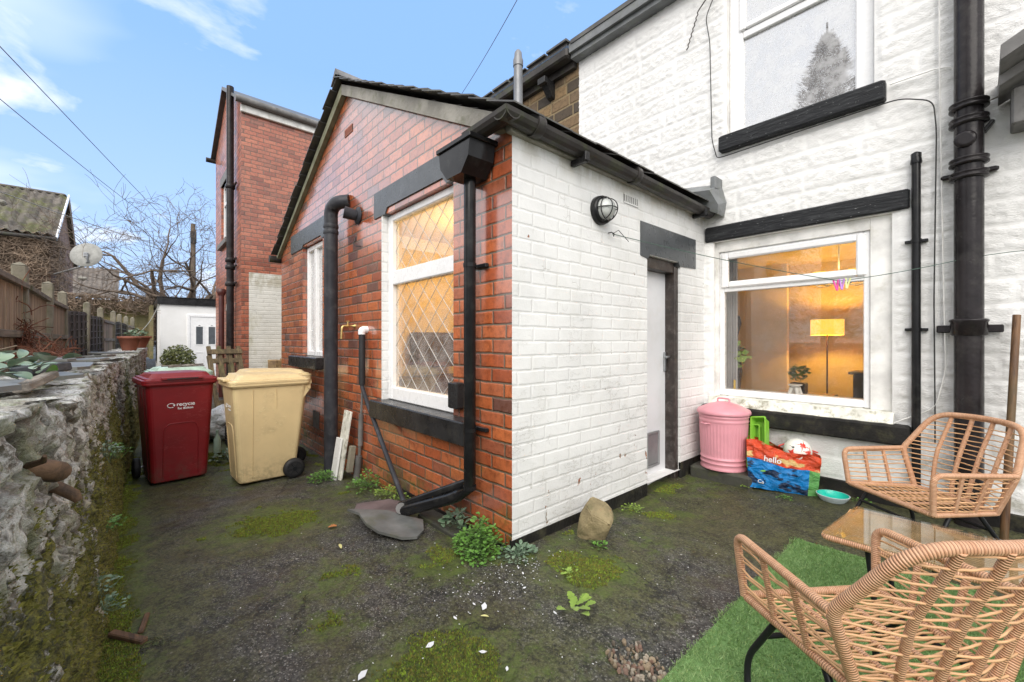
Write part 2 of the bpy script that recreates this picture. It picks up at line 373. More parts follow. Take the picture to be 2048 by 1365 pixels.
def timber_black():
    n = NT('brushed_black_timber'); V = n.map(n.O, (1.2, 6, 9)); a = n.noise(V, 7, 6, .6)
    c = n.mix(n.sm(.45, .75, a), (.018, .019, .021), (.045, .047, .05)); fl = n.sm(.66, .70, n.noise(n.map(n.O, (2, 6, 8)), 14, 4)); c = n.mix(n.m('MULTIPLY', fl, .6), c, (.42, .42, .42))
    return n.done(c, .5, n.bump(a, .012, .9), None, .2)
M_timber_black = timber_black()
M_black_plastic = plain('black_plastic_pipe', (.014, .014, .015), .18, var=.3, bump=.08, bs=30, dirt=(.08, .08, .07), dirtamt=.25, spec=.22)
M_fat_pipe = plain('faded_black_plastic_pipe', (.035, .036, .042), .38, var=.25, bump=.1, dirt=(.12, .12, .12), dirtamt=.35, spec=.22)
M_iron = plain('painted_cast_iron', (.020, .017, .018), .22, var=.35, bump=.5, bs=28, bd=.004, dirt=(.10, .095, .085), dirtamt=.22, spec=.22)
M_gutter = plain('mossy_black_gutter', (.04, .036, .034), .35, var=.35, bump=.4, bs=30, dirt=(.07, .085, .035), dirtamt=.6, scale=4, spec=.22)
M_grey_gutter = plain('weathered_grey_gutter', (.16, .155, .15), .6, var=.25, dirt=(.05, .05, .04), dirtamt=.6)
M_cement = plain('lichened_cement_verge', (.30, .285, .25), .8, var=.2, bump=.8, bs=30, bd=.008, dirt=(.12, .13, .07), dirtamt=.6, scale=5)
M_verge_green = plain('algae_covered_board', (.20, .20, .13), .7, dirt=(.08, .10, .03), dirtamt=.6)
M_slate = plain('roof_slate', (.075, .072, .070), .45, var=.35, bump=.5, bs=25, dirt=(.12, .13, .07), dirtamt=.5)
M_slate_light = plain('slate_offcut', (.165, .168, .16), .35, var=.3, bump=.5, bs=16, bd=.006, dirt=(.09, .10, .05), dirtamt=.5, scale=4)
M_lead = plain('grey_lead_flashing', (.17, .18, .185), .5, var=.2, bump=.5, bs=12, bd=.01, dirt=(.12, .13, .07), dirtamt=.4)
M_white_metal = plain('brushed_flue_metal', (.20, .205, .215), .45, metal=.5, var=.1)
M_galv = plain('galvanised_metal', (.35, .36, .37), .42, metal=.6, var=.15)
M_door_white = plain('white_painted_door', (.74, .745, .76), .38, var=.03, bump=.06, dirt=(.55, .55, .50), dirtamt=.3, scale=2)
M_dark_brown = plain('dark_brown_door_frame', (.035, .026, .022), .4, var=.3, bump=.4, dirt=(.30, .28, .26), dirtamt=.2, scale=12)
M_brass = plain('worn_brass', (.55, .40, .16), .35, metal=.8)
M_red_plastic = plain('red_bin_plastic', (.215, .010, .014), .36, var=.14, bump=.25, bs=220, bd=.0015, dirt=(.12, .008, .01), dirtamt=.3, scale=3, splash=(.10, .075, .055))
M_tan_plastic = plain('tan_bin_plastic', (.72, .56, .30), .40, var=.06, bump=.25, bs=220, bd=.0015, dirt=(.36, .26, .13), dirtamt=.35, scale=3, splash=(.20, .16, .09))
M_green_lid = plain('pale_green_bin_plastic', (.50, .66, .54), .4, dirt=(.25, .33, .26), dirtamt=.4)
M_rubber = plain('black_rubber', (.016, .016, .017), .6, bump=.3)
M_decal = plain('white_lettering', (.75, .75, .75), .45, var=.04)
M_pink = plain('pink_powder_coat', (.68, .30, .35), .38, var=.05, bump=.08, dirt=(.48, .24, .26), dirtamt=.3)
M_lime = plain('lime_green_plastic', (.22, .50, .045), .35, var=.08, dirt=(.12, .22, .04), dirtamt=.3)
M_ball = plain('white_football_panel', (.80, .79, .72), .35, var=.04)
M_ballred = plain('red_football_print', (.65, .05, .03), .35, var=.05)
M_ink = plain('black_print', (.02, .02, .02), .4)
M_teal = plain('turquoise_glaze', (.02, .55, .42), .2, var=.05)
M_bowlwhite = plain('pale_blue_glazed_bowl', (.62, .72, .74), .25, var=.04)
M_clay = plain('terracotta', (.30, .10, .06), .6, var=.2, dirt=(.2, .14, .10), dirtamt=.4)
M_steel_black = plain('black_powder_coated_steel', (.015, .016, .018), .35, spec=.22)
M_conc = plain('weathered_concrete_post', (.22, .20, .15), .9, var=.22, bump=.9, bs=55, bd=.006, dirt=(.13, .14, .06), dirtamt=.65, scale=4)
M_conc_dark = plain('mossy_concrete_slab', (.045, .045, .035), .75, var=.3, bump=.8, bs=40, bd=.006, dirt=(.08, .09, .03), dirtamt=.7)
def wood(name, base, dark, axis=2, green=.5, sc=1.0, rough=.75, wet=None):
    n = NT(name); s = [14, 14, 14]; s[axis] = .9; V = n.map(n.O, tuple(s)); a = n.noise(V, 2.2*sc, 6, .65, .4)
    c = n.mix(n.sm(.32, .68, a), dark, base); c = n.mix(n.m('MULTIPLY', n.sm(.5, .7, n.noise(n.O, 2.4, 6)), green), c, (.13, .145, .05))
    c = n.mix(.6, c, n.mix(n.white(n.vec(n.m('FLOOR', n.m('MULTIPLY', n.xyz(n.O)[0], 9.0)), n.m('FLOOR', n.m('MULTIPLY', n.xyz(n.O)[1], 9.0)), 0.0)), (.6, .6, .6), (1.3, 1.3, 1.3)), 'MULTIPLY')
    return n.done(c, rough, n.bump(a, .008, .6))
M_fence = wood('weathered_featheredge_timber', (.40, .30, .20), (.20, .14, .09))
M_fence_rail = wood('greyed_timber_rail', (.24, .20, .15), (.10, .085, .06), axis=0)
M_fence_dark = wood('dark_woven_timber', (.115, .10, .085), (.04, .036, .032), green=.35)
M_plank = wood('wet_old_plank', (.36, .32, .27), (.14, .12, .10), axis=0, green=.25)
M_plank_dark = wood('dark_painted_plank', (.07, .08, .09), (.03, .033, .038), axis=0, green=.2)
M_pallet = wood('old_pallet_timber', (.23, .17, .09), (.09, .065, .04), axis=2, green=.5)
M_offcut = wood('sawn_log_ends', (.42, .28, .13), (.20, .12, .06), axis=0, green=.2)
M_stick = wood('varnished_pole', (.17, .085, .035), (.07, .035, .018), axis=2, green=.2, rough=.45)
M_root = wood('dead_root_wood', (.16, .09, .05), (.05, .03, .02), axis=0, green=.1)
M_bark = plain('grey_brown_bark', (.13, .10, .075), .9, var=.3, bump=.6, dirt=(.14, .14, .07), dirtamt=.5)
M_twig = plain('bare_twig', (.16, .12, .09), .9, var=.2, bump=0)
M_vine = plain('dead_climber_stems', (.27, .20, .145), .9, var=.35, bump=0, scale=2)
M_bracken = plain('dead_brown_bracken', (.17, .065, .035), .85, var=.4, bump=0, scale=14)
def leafmat(name, c1, c2, rough=.5, var=30):
    n = NT(name); r = n.white(n.vec(*[n.m('FLOOR', n.m('MULTIPLY', q, float(var))) for q in n.xyz(n.P)[:3]]))
    c = n.mix(r, c1, c2); return n.done(c, rough, None, Subsurface_Weight=0.0, Sheen_Weight=.1)
M_leaf = leafmat('fresh_green_leaf', (.07, .17, .02), (.13, .30, .04))
M_leaf_yel = leafmat('yellow_green_weed', (.16, .26, .03), (.24, .36, .05))
M_leaf_blue = leafmat('grey_green_leaf', (.09, .16, .09), (.20, .28, .18), .35)
M_leaf_bright = leafmat('bright_bramble_leaf', (.06, .22, .01), (.09, .32, .015), .4)
M_conifer = leafmat('dark_conifer_needles', (.13, .065, .03), (.20, .12, .06), .8, 5)
M_bush = leafmat('olive_shrub_leaf', (.10, .12, .03), (.17, .18, .05), .6, 12)
M_moss = leafmat('yellow_green_moss', (.12, .19, .014), (.26, .36, .03), .9, 60)
M_moss_dark = leafmat('olive_moss', (.10, .105, .014), (.21, .19, .03), .9, 50)
M_flake = plain('fallen_paint_flake', (.75, .76, .78), .5, var=.05)
M_dead_leaf = plain('orange_dead_leaf', (.42, .16, .045), .6)
M_yel_leaf = plain('pale_yellow_leaf', (.55, .52, .22), .6)
M_ink_lead = plain('leaded_strip', (.50, .50, .49), .5, metal=0.0)
M_curtain = plain('grey_curtain', (.45, .44, .45), .9, var=.1)
M_net = plain('pale_net_curtain', (.46, .50, .56), .95, var=.04, scale=2)
M_wall_in = plain('warm_cream_plaster', (.66, .52, .27), .9, var=.05)
M_dark_in = plain('dark_furniture_wood', (.05, .025, .015), .5)
M_dress = plain('dark_patterned_cloth', (.05, .045, .055), .9, var=.5, scale=30)
M_floor_in = plain('brown_floor_boards', (.16, .10, .06), .6)
M_foil = plain('white_ceramic', (.82, .82, .80), .3, var=.03)
def emis(name, col, st):
    n = NT(name); n.bs.inputs['Base Color'].default_value = (*col, 1); n.bs.inputs['Emission Color'].default_value = (*col, 1); n.bs.inputs['Emission Strength'].default_value = st; n.bs.inputs['Roughness'].default_value = .8
    return n.mat
M_shade = emis('lit_lamp_shade', (1.0, .60, .07), .95)
M_bulb = emis('lit_bulb', (1.0, .70, .28), 6)
def glass(name, mn=.05, drops=.0, tint=(1, 1, 1), ior=1.5, haze=0.0):
    n = NT(name); t = n.t; tr = t.nodes.new('ShaderNodeBsdfTransparent'); tr.inputs[0].default_value = (*tint, 1)
    gl = t.nodes.new('ShaderNodeBsdfGlossy'); gl.inputs['Roughness'].default_value = .01; fr = t.nodes.new('ShaderNodeFresnel'); n.lk(n.m('ADD', ior, n.m('MULTIPLY', n.geo.outputs['Backfacing'], 1/ior-ior)), fr.inputs[0])
    mx = t.nodes.new('ShaderNodeMixShader'); f = n.m('ADD', fr.outputs[0], mn, clamp=True)
    if drops > 0:
        dd = n.vor(n.P, 150); ds = n.sm(.30, .18, dd); dm = n.m('MULTIPLY', ds, n.sm(.45, .6, n.noise(n.P, 6, 3)))
        b = n.bump(ds, .002, drops); n.lk(b, gl.inputs['Normal']); f = n.m('ADD', f, n.m('MULTIPLY', dm, .18), clamp=True)
    n.lk(f, mx.inputs[0]); t.links.new(tr.outputs[0], mx.inputs[1]); t.links.new(gl.outputs[0], mx.inputs[2]); 
    if haze > 0:
        df = t.nodes.new('ShaderNodeBsdfDiffuse'); df.inputs[0].default_value = (.8, .8, .8, 1); m2 = t.nodes.new('ShaderNodeMixShader')
        n.lk(n.m('MULTIPLY', n.m('ADD', .35, n.m('MULTIPLY', n.sm(.35, .65, n.noise(n.P, 9, 6, .7)), 1.0)), haze), m2.inputs[0]); t.links.new(mx.outputs[0], m2.inputs[1]); t.links.new(df.outputs[0], m2.inputs[2]); mx = m2
    t.links.new(mx.outputs[0], n.out.inputs[0])
    t.nodes.remove(n.bs); return n.mat
M_glass = glass('rain_spotted_glass', .04, .35, (.96, .95, .93), haze=.022)
M_glass_gable = glass('leaded_window_glass', .06, .3, haze=.10)
M_glass_up = glass('upstairs_window_glass', .50, .12, haze=.30)
M_glass_top = glass('table_glass', .05, 0, (.90, .93, .91))
M_glass_lamp = plain('frosted_bulkhead_lens', (.52, .54, .52), .2, var=.1)
M_dark_glass = plain('dark_obscured_glass', (.10, .11, .12), .12, var=.15, bump=.3, bs=90)
def rattan():
    n = NT('wrapped_rattan'); u, v = n.xyz(n.UV)[:2]
    ph = n.m('ADD', n.m('MULTIPLY', u, 2*math.pi/.0065), n.m('MULTIPLY', v, 2*math.pi)); sw = n.m('ADD', n.m('MULTIPLY', n.m('SINE', ph), .5), .5)
    wr = n.m('FLOOR', n.m('DIVIDE', u, .0065)); rn = n.white(n.vec(wr, 1.0, 2.0))
    c = n.mix(rn, (.56, .29, .16), (.68, .40, .24)); c = n.mix(n.sm(.22, .0, sw), c, (.20, .085, .04))
    c = n.mix(n.m('MULTIPLY', n.sm(.5, .7, n.noise(n.P, 9, 4)), .5), c, (.56, .34, .22))
    return n.done(c, .42, n.bump(sw, .0022, .8))
M_rattan = rattan()
M_cane = plain('rattan_cane', (.62, .36, .185), .42, var=.18, scale=14, bump=.1)

# ground: worn tarmac with algae and moss, masks from vertex data
def groundmat():
    n = NT('wet_mossy_tarmac'); P = n.P; ms = n.attr('moss'); ag = n.attr('algae'); wet = n.attr('bare')
    fine = n.m('ADD', n.m('MULTIPLY', n.noise(P, 60, 7, .78), .75), n.m('MULTIPLY', n.noise(P, 9, 5, .65), .25)); grain = n.vor(P, 190, 'F1', 'Color'); g = n.xyz(grain)[0]
    base = n.mix(n.sm(.40, .62, fine), (.007, .0065, .006), (.100, .094, .086)); base = n.mix(n.m('MULTIPLY', n.sm(.86, .93, g), .8), base, (.26, .25, .23)); base = n.mix(n.m('MULTIPLY', n.sm(.14, .05, g), .75), base, (.004, .004, .004))
    base = n.mix(n.m('MULTIPLY', n.sm(.45, .7, n.noise(P, 3, 5)), .5), base, (.060, .036, .026))
    sp = n.sm(.17, .07, n.vor(P, 26)); spm = n.m('MULTIPLY', sp, n.m('GREATER_THAN', n.white(n.vor(P, 26, 'F1', 'Position')), .90)); base = n.mix(spm, base, (.50, .49, .46))
    alg = n.mix(n.sm(.38, .64, fine), (.010, .011, .003), (.125, .130, .036)); af = n.sm(.36, .62, n.m('ADD', n.m('MULTIPLY', n.noise(P, 6, 10, .80), .9), n.m('SUBTRACT', ag, .4)))
    c = n.mix(n.m('MULTIPLY', af, .75), base, alg)
    mf = n.sm(.5, .66, n.m('ADD', n.m('MULTIPLY', n.m('ADD', n.m('MULTIPLY', n.noise(P, 26, 8, .75), .65), n.m('MULTIPLY', n.noise(P, 4.5, 5, .6), .35)), 1.25), n.m('SUBTRACT', ms, .50)))
    mc = n.mix(n.sm(.35, .65, n.noise(P, 75, 6, .75)), (.020, .028, .004), (.24, .27, .025)); c = n.mix(n.m('MULTIPLY', mf, .92), c, mc)
    film = n.sm(.46, .66, n.m('ADD', n.noise(P, 10, 9, .78), n.m('SUBTRACT', n.m('MULTIPLY', ms, .55), .10))); c = n.mix(n.m('MULTIPLY', film, .70), c, n.mix(fine, (.028, .045, .005), (.150, .215, .028)))
    cr1 = n.m('MULTIPLY', n.sm(.006, .001, n.vor(n.vecwob(P), .8, 'DISTANCE_TO_EDGE')), n.sm(.50, .58, n.noise(P, 1.7, 5)))
    c = n.mix(n.m('MULTIPLY', cr1, .7), c, (.014, .013, .011))
    rg = n.m('ADD', n.m('SUBTRACT', .62, n.m('MULTIPLY', n.sm(.5, .7, n.noise(P, 2.1, 4)), .20)), n.m('MULTIPLY', mf, .35), clamp=True)
    h = n.m('ADD', n.m('MULTIPLY', fine, .7), n.m('ADD', n.m('MULTIPLY', g, .6), n.m('SUBTRACT', n.m('MULTIPLY', mf, n.m('MULTIPLY', n.noise(P, 60, 6, .7), 3.0)), n.m('MULTIPLY', cr1, 1.5))))
    return n.done(c, rg, n.bump(h, .006, .9))
M_ground = groundmat()
def rubblemat():
    n = NT('whitewashed_rubble_stone'); P = n.P; jo = n.attr('joint_crevice_shade'); rd = n.attr('rnd'); ms = n.attr('moss')
    a = n.noise(P, 22, 8, .7); b = n.noise(P, 6, 6, .6)
    st = n.mix(rd, (.12, .105, .085), (.38, .355, .31)); wh = n.mix(n.noise(P, 60, 4), (.60, .60, .58), (.84, .835, .82))
    wf = n.sm(.46, .54, n.m('ADD', n.m('MULTIPLY', a, .6), n.m('MULTIPLY', b, .45))); c = n.mix(n.m('MULTIPLY', wf, .9), st, wh)
    c = n.mix(n.m('MULTIPLY', n.sm(.50, .60, n.noise(P, 34, 8, .75)), .85), c, (.14, .125, .09))
    c = n.mix(n.m('MULTIPLY', jo, .92), c, (.045, .036, .026))  # stone joints and low crevices darkened in the colour, like shade settling there
    c = n.mix(n.m('MULTIPLY', n.sm(.47, .60, n.noise(P, 11, 7, .75)), .65), c, (.22, .24, .12))
    mf = n.sm(.50, .57, n.m('ADD', n.noise(P, 16, 9, .78), n.m('SUBTRACT', ms, .30)))
    mc = n.mix(n.sm(.35, .65, n.noise(P, 70, 6, .75)), (.022, .024, .005), (.21, .20, .03)); c = n.mix(n.m('MULTIPLY', mf, .95), c, mc)
    h = n.m('ADD', n.m('ADD', n.noise(P, 45, 8, .7), n.m('MULTIPLY', n.noise(P, 180, 3), .3)), n.m('MULTIPLY', mf, .6))
    return n.done(c, n.m('ADD', .68, n.m('MULTIPLY', mf, .25)), n.bump(h, .012, 1.0))
M_rubble = rubblemat()
def rooftile():
    n = NT('mossy_pantiles'); P = n.P; a = n.noise(P, 1.2, 6, .6)
    r = n.white(n.vec(n.m('FLOOR', n.m('MULTIPLY', n.xyz(P)[1], 4.0)), n.m('FLOOR', n.m('MULTIPLY', n.xyz(P)[2], 4.2)), 1.0))
    c = n.mix(r, (.065, .058, .05), (.17, .15, .13)); c = n.mix(n.m('MULTIPLY', n.sm(.45, .62, a), .75), c, (.10, .11, .03)); c = n.mix(n.m('MULTIPLY', n.sm(.6, .7, n.noise(P, 5, 6, .7)), .35), c, (.40, .39, .36))
    return n.done(c, .7, n.bump(n.noise(P, 20, 4), .02, .5))
M_pantile = rooftile()
M_far_tile = plain('far_brown_roof_tile', (.15, .13, .115), .8, var=.3, scale=2, dirt=(.28, .26, .24), dirtamt=.4)
M_old_wall = brickmat('brown_house_brick', [(0, (.24, .14, .10)), (.5, (.34, .20, .14)), (1, (.42, .26, .18))], (.3, .25, .2), rough=.85, h=.075, grime=((.10, .075, .06), .6))
M_ochre_wall = brickmat('ochre_garden_wall', [(0, (.20, .16, .08)), (.5, (.27, .22, .10)), (1, (.19, .17, .09))], (.2, .17, .1), rough=.9, w=.5, h=.2, stone=True, grime=((.10, .11, .04), .6))
def turfm():
    n = NT('artificial_turf_blade'); r = n.white(n.vec(*[n.m('FLOOR', n.m('MULTIPLY', q, 160.0)) for q in n.xyz(n.P)[:2]], 0.0))
    z = n.sm(.004, .03, n.xyz(n.P)[2]); c = n.mix(r, (.12, .235, .055), (.27, .43, .15)); c = n.mix(n.m('MULTIPLY', n.sm(.80, .98, r), .8), c, (.30, .38, .14))
    c = n.mix(n.m('MULTIPLY', n.sm(.4, .65, n.noise(n.P, 2.5, 4)), .45), c, (.33, .45, .20)); return n.done(c, .5)
M_turf = turfm()
M_turf_base = plain('turf_backing', (.12, .22, .07), .9)
def bagmat(name, col, print_=None, pm=(.6, .5)):
    n = NT(name); V = n.O; a = n.noise(n.map(V, (1, 1, 1.6)), 13, 6, .62, .6); c = n.mix(n.sm(.3, .7, a), tuple(q*.75 for q in col), col)
    if print_: c = n.mix(n.sm(pm[0]-.03, pm[0]+.03, n.noise(n.map(V, (1, 1, 2)), 7, 4)), c, print_)
    return n.done(c, .28, n.bump(a, .035, 1.0))
M_bag_red = bagmat('orange_red_woven_plastic', (.72, .075, .02), (.62, .42, .16), (.56, .5))
M_bag_blue = bagmat('blue_woven_plastic', (.0, .22, .60), (.004, .02, .06), (.56, .5))
M_bag_green = bagmat('green_woven_plastic', (.13, .40, .10))
M_white_bag = bagmat('white_polythene', (.80, .82, .84))
# =================================================================== SETTING
def ground_z(x, y):
    x = np.asarray(x, float); y = np.asarray(y, float)
    z = -.12*sstep(-2.3, -4.4, x)
    z = z-.05*np.exp(-(((x+1.55)/.5)**2+((y-2.95)/.6)**2))
    near = (x > -9) & (x < 2) & (y > -.6) & (y < 4.3)
    z = z+near*((fbm(x*1.3, y*1.3, 3, 5)-.5)*.035+(fbm(x*9, y*9, 3, 8)-.5)*.012)
    z = z-.045*np.exp(-(((x+.86)/.10)**2+((y-1.40)/.085)**2)**1.5)        # pothole
    return z
GZ = lambda x, y: float(ground_z(np.array([x]), np.array([y]))[0])
def axis(a, b, st, outs):
    m = list(np.arange(a, b+1e-6, st)); lo = [a-o for o in outs][::-1]; hi = [b+o for o in outs]
    return np.array(lo+m+hi)
outs = [.06, .15, .3, .6, 1.2, 2.5, 5, 10, 20, 50, 120, 400]
gx = axis(-7.4, 1.1, .028, outs); gy = axis(-.35, 4.25, .028, outs)
X, Y = np.meshgrid(gx, gy, indexing='ij'); Z = ground_z(X, Y)
PATCH = [(-3.27, .70, .42, 1.0), (-1.22, .80, .30, 1.25), (-1.37, 1.78, .26, 1.0), (-1.50, 2.85, .22, .8), (-1.75, 3.3, .2, .8), (-1.95, 1.25, .25, .75), (-2.1, 1.5, .25, .6), (-4.9, .9, .6, .55), (-3.6, 1.4, .4, .6), (-2.2, .75, .25, .6), (-1.6, 3.55, .3, .55), (-5.8, .5, .8, .8), (-8, 1.0, 1.5, .8), (-.95, 1.28, .15, .4), (-1.35, 2.3, .25, .5), (-1.85, .62, .14, .7)]
ms = np.zeros_like(X); ag = np.full_like(X, .30)
for (a, b, r, s_) in PATCH:
    d2 = ((X-a)**2+(Y-b)**2)/r**2; ms = np.maximum(ms, .52*s_*np.exp(-d2)); ag = np.maximum(ag, .3+.4*s_*np.exp(-d2/2.5))
ms = np.maximum(ms, .48*np.exp(-((Y+.08)/.16)**2)); ag = np.maximum(ag, .3+.35*np.exp(-((Y+.1)/.45)**2))
ag = np.maximum(ag, .3+.28*sstep(1.9, 2.8, Y)*sstep(-2.2, -1.2, X)); ms = np.maximum(ms, .3*np.exp(-np.minimum(abs(Y-1.5)/.12, 9)**2)*(X < -1.7)*(X > -7))
ms = np.maximum(ms, .30*np.exp(-((X+1.70)/.09)**2)*(Y > 1.5)*(Y < 4)); ag = ag+.12*(fbm(X*1.1, Y*1.1, 3, 21)-.5)*2
GV = np.stack([X, Y, Z], -1).reshape(-1, 3)
gnd = npmesh('ground', GV, gridfaces(len(gx), len(gy)), M_ground, attrs={'moss': ('FLOAT', ms.ravel()), 'algae': ('FLOAT', ag.ravel()), 'bare': ('FLOAT', ms.ravel()*0)})
tag(gnd, kind='structure')
MS_at = lambda x, y: ms[np.argmin(abs(gx-x)), np.argmin(abs(gy-y))]

# raised garden behind the rubble wall
b = MB(); b.box(-60, 3.0, -60, -.62, -.2, .86); tag(b.build('garden_ground', M_conc_dark), kind='structure')

# ------------------------------------------------------------------- rubble wall
base_l = [(-13.5, .12), (-11.3, .08), (-8.0, .02), (-5.2, -.12), (-3.36, -.12), (-2.3, -.13), (-1.0, -.14), (1.5, -.15)]
top_l = [(-13.5, .20), (-11.9, .16), (-8.0, -.02), (-6.6, -.10), (-3.43, -.22), (-2.6, -.185), (-2.0, -.165), (-1.3, -.18), (1.5, -.22)]
def lin(tab, x): return np.interp(x, [p[0] for p in tab], [p[1] for p in tab])
xs = np.concatenate([np.arange(-13.5, -6, .05), np.arange(-6, -3, .02), np.arange(-3, .7, .0115)])
vv = np.concatenate([np.linspace(0, 1, 92), 1+np.linspace(.012, .30, 16)])     # up the face then back over the coping
U, W = np.meshgrid(xs, vv, indexing='ij')
def worley(px, py, sc, s=0):
    """irregular flattened stones: distance to edge approx and cell id"""
    x = px/sc[0]; y = py/sc[1]; ix = np.floor(x); iy = np.floor(y); f1 = np.full(x.shape, 9.); f2 = np.full(x.shape, 9.); cid = np.zeros(x.shape)
    for dx in (-1, 0, 1):
        for dy in (-1, 0, 1):
            jx = ix+dx; jy = iy+dy; qx = jx+.15+.7*_h(jx, jy, s); qy = jy+.15+.7*_h(jx, jy, s+5); d = np.hypot(x-qx, (y-qy))
            c = _h(jx, jy, s+9); nf = d < f1; f2 = np.where(nf, f1, np.minimum(f2, d)); cid = np.where(nf, c, cid); f1 = np.where(nf, d, f1)
    return f2-f1, cid
topz = 1.0+.035*(fbm(xs*2.2, xs*0, 3, 3)-.5)*2+.05*sstep(-7, -12, xs)+.062*sstep(-2.05, -1.45, xs); TZ = np.repeat(topz[:, None], len(vv), 1)
face = np.minimum(W, 1.0); back = np.maximum(W-1, 0)
zb = -.16; Zw = zb+(TZ-zb)*face
By = np.repeat(lin(base_l, xs)[:, None], len(vv), 1); Ty = np.repeat(lin(top_l, xs)[:, None], len(vv), 1)
Yw = By+(Ty-By)*face**1.0-back*1.25
wx_ = U+.05*(fbm(U*4, Zw*4, 3, 31)-.5)*2; wz_ = Zw+.04*(fbm(U*4, Zw*4, 3, 41)-.5)*2
e1, id1 = worley(wx_, wz_+back, (.19, .095), 3); e2, id2 = worley(wx_, wz_+back, (.075, .045), 13)
big = fbm(U*1.1, Zw*1.4, 2, 77) > .42
e = np.where(big, e1, e2); idd = np.where(big, id1, id2)
rel = sstep(.0, .10, e)*(.012+.022*idd)*np.where(big, 1, .7)+np.abs(fbm(U*8, Zw*15, 4, 51)-.5)*.050-(np.abs(fbm(U*17, Zw*30, 4, 53)-.5) < .035)*.010+(fbm(U*36, Zw*46, 4, 52)-.5)*.034
edge = 0
msw = np.clip((.92-Zw)/.65, 0, 1)*.40+.46*(fbm(U*2.2, Zw*1.6, 3, 61)-.42)*2
msw = msw+.35*np.exp(-((Zw+.05)/.18)**2)+.20*sstep(-2.4, -1.3, U)*sstep(.95, .72, Zw)*(fbm(U*3, Zw*3, 3, 99) > .45)
mossbump = np.clip(msw-.25, 0, .3)*.11*fbm(U*30, Zw*30, 3, 62)
Yw = Yw+(rel+mossbump)*np.where(back > .02, 0, 1)
Zw = Zw+np.where(back > 0, (rel-.035)*.55+(fbm(U*7, back*9, 3, 91)-.5)*.05, 0)
Xw = U+(fbm(U*9, Zw*9, 3, 71)-.5)*.03
cav = np.maximum(1-sstep(.02, .13, e), sstep(.030, .012, np.abs(fbm(U*8, Zw*15, 4, 51)-.5))*(fbm(U*3, Zw*3, 2, 56) > .47)); wallT = npmesh('rubble_wall', np.stack([Xw, Yw, Zw], -1).reshape(-1, 3), gridfaces(len(xs), len(vv)), M_rubble,
    attrs={'joint_crevice_shade': ('FLOAT', cav.ravel()), 'rnd': ('FLOAT', idd.ravel()), 'moss': ('FLOAT', msw.ravel())})
tag(wallT, 'low rubble stone wall with flaking whitewash and moss along the left side of the yard', 'wall')
WALLY = lambda x, z: float(lin(base_l, x)+(lin(top_l, x)-lin(base_l, x))*(z+.16)/1.16)

# ------------------------------------------------------------------- wall helper
def wallplane(mb, ax, c, u0, u1, z0, z1, holes, depth=.1, out=-1):
    """wall face in plane ax=c with rectangular holes (u0,u1,z0,z1) and reveals going inward by depth; out = outward sign"""
    us = sorted(set([u0, u1]+[h[i] for h in holes for i in (0, 1)])); zs = sorted(set([z0, z1]+[h[i] for h in holes for i in (2, 3)]))
    q = (lambda u, z, d=0: (c-out*d, u, z)) if ax == 'x' else (lambda u, z, d=0: (u, c-out*d, z))
    for i in range(len(us)-1):
        for j in range(len(zs)-1):
            um = (us[i]+us[i+1])/2; zm = (zs[j]+zs[j+1])/2
            if any(h[0] < um < h[1] and h[2] < zm < h[3] for h in holes): continue
            mb.quad(q(us[i], zs[j]), q(us[i+1], zs[j]), q(us[i+1], zs[j+1]), q(us[i], zs[j+1]))
    for h in holes:
        a, b_, c_, d_ = h[:4]
        mb.quad(q(a, c_), q(a, d_), q(a, d_, depth), q(a, c_, depth)); mb.quad(q(b_, c_), q(b_, d_), q(b_, d_, depth), q(b_, c_, depth))
        mb.quad(q(a, c_), q(b_, c_), q(b_, c_, depth), q(a, c_, depth)); mb.quad(q(a, d_), q(b_, d_), q(b_, d_, depth), q(a, d_, depth))

# =================================================================== WHITE HOUSE
WY = 4.12
house = thing('terraced_house', 'white painted stone terraced house with lit ground floor window and black soil pipe', 'house', (-1, WY, 0))
HOLES = [(-1.70, -.43, .62, 2.14), (-1.58, -.53, 3.09, 4.50)]
st = .0145
ux = np.arange(-3.33, 1.25, st); uz = np.arange(-.1, 4.80, st)
# snap grid lines to the hole edges
for h in HOLES:
    for e_ in h[:2]: ux[np.argmin(abs(ux-e_))] = e_
    for e_ in h[2:]: uz[np.argmin(abs(uz-e_))] = e_
U, Zz = np.meshgrid(ux, uz, indexing='ij')
ch = .165; vz = Zz-.12+.010*(fbm(U*2.2, Zz*2, 2, 1)-.5)*2; row = np.floor(vz/ch); rw = .34+.22*_h(row, row*0, 3); cuu = (U+.01*(fbm(U*5, Zz*5, 2, 9)-.5))/rw+_h(row, row*0, 8)*3
colm = np.floor(cuu); fu = (cuu-colm)*rw; fv = vz-row*ch
d = np.minimum(np.minimum(fu, rw-fu), np.minimum(fv, ch-fv)); d = d+.006*(fbm(U*40, Zz*40, 2, 4)-.5)
blk = sstep(.006, .030, d)
rgh = (fbm(U*24, Zz*38, 3, 14)-.5)*.011+(fbm(U*52, Zz*68, 2, 15)-.5)*.014+.003*(_h(row, colm, 2)-.5)
hv = np.minimum(fv, ch-fv); hgt = .010+(.35+.65*blk)*rgh+.0012*blk-.0022*sstep(.010, .004, hv)
low = sstep(.50, .40, Zz); hgt = hgt*(1-low*.75)+low*.02*fbm(U*5, Zz*7, 3, 19)
fade = np.ones_like(U)
for h in HOLES:
    dd = np.maximum(np.maximum(h[0]-U, U-h[1]), np.maximum(h[2]-Zz, Zz-h[3])); fade = np.minimum(fade, sstep(.0, .05, dd))
hgt = hgt*(.15+.85*fade)
keep = np.ones((len(ux)-1, len(uz)-1), bool)
um = (ux[:-1]+ux[1:])/2; zm = (uz[:-1]+uz[1:])/2
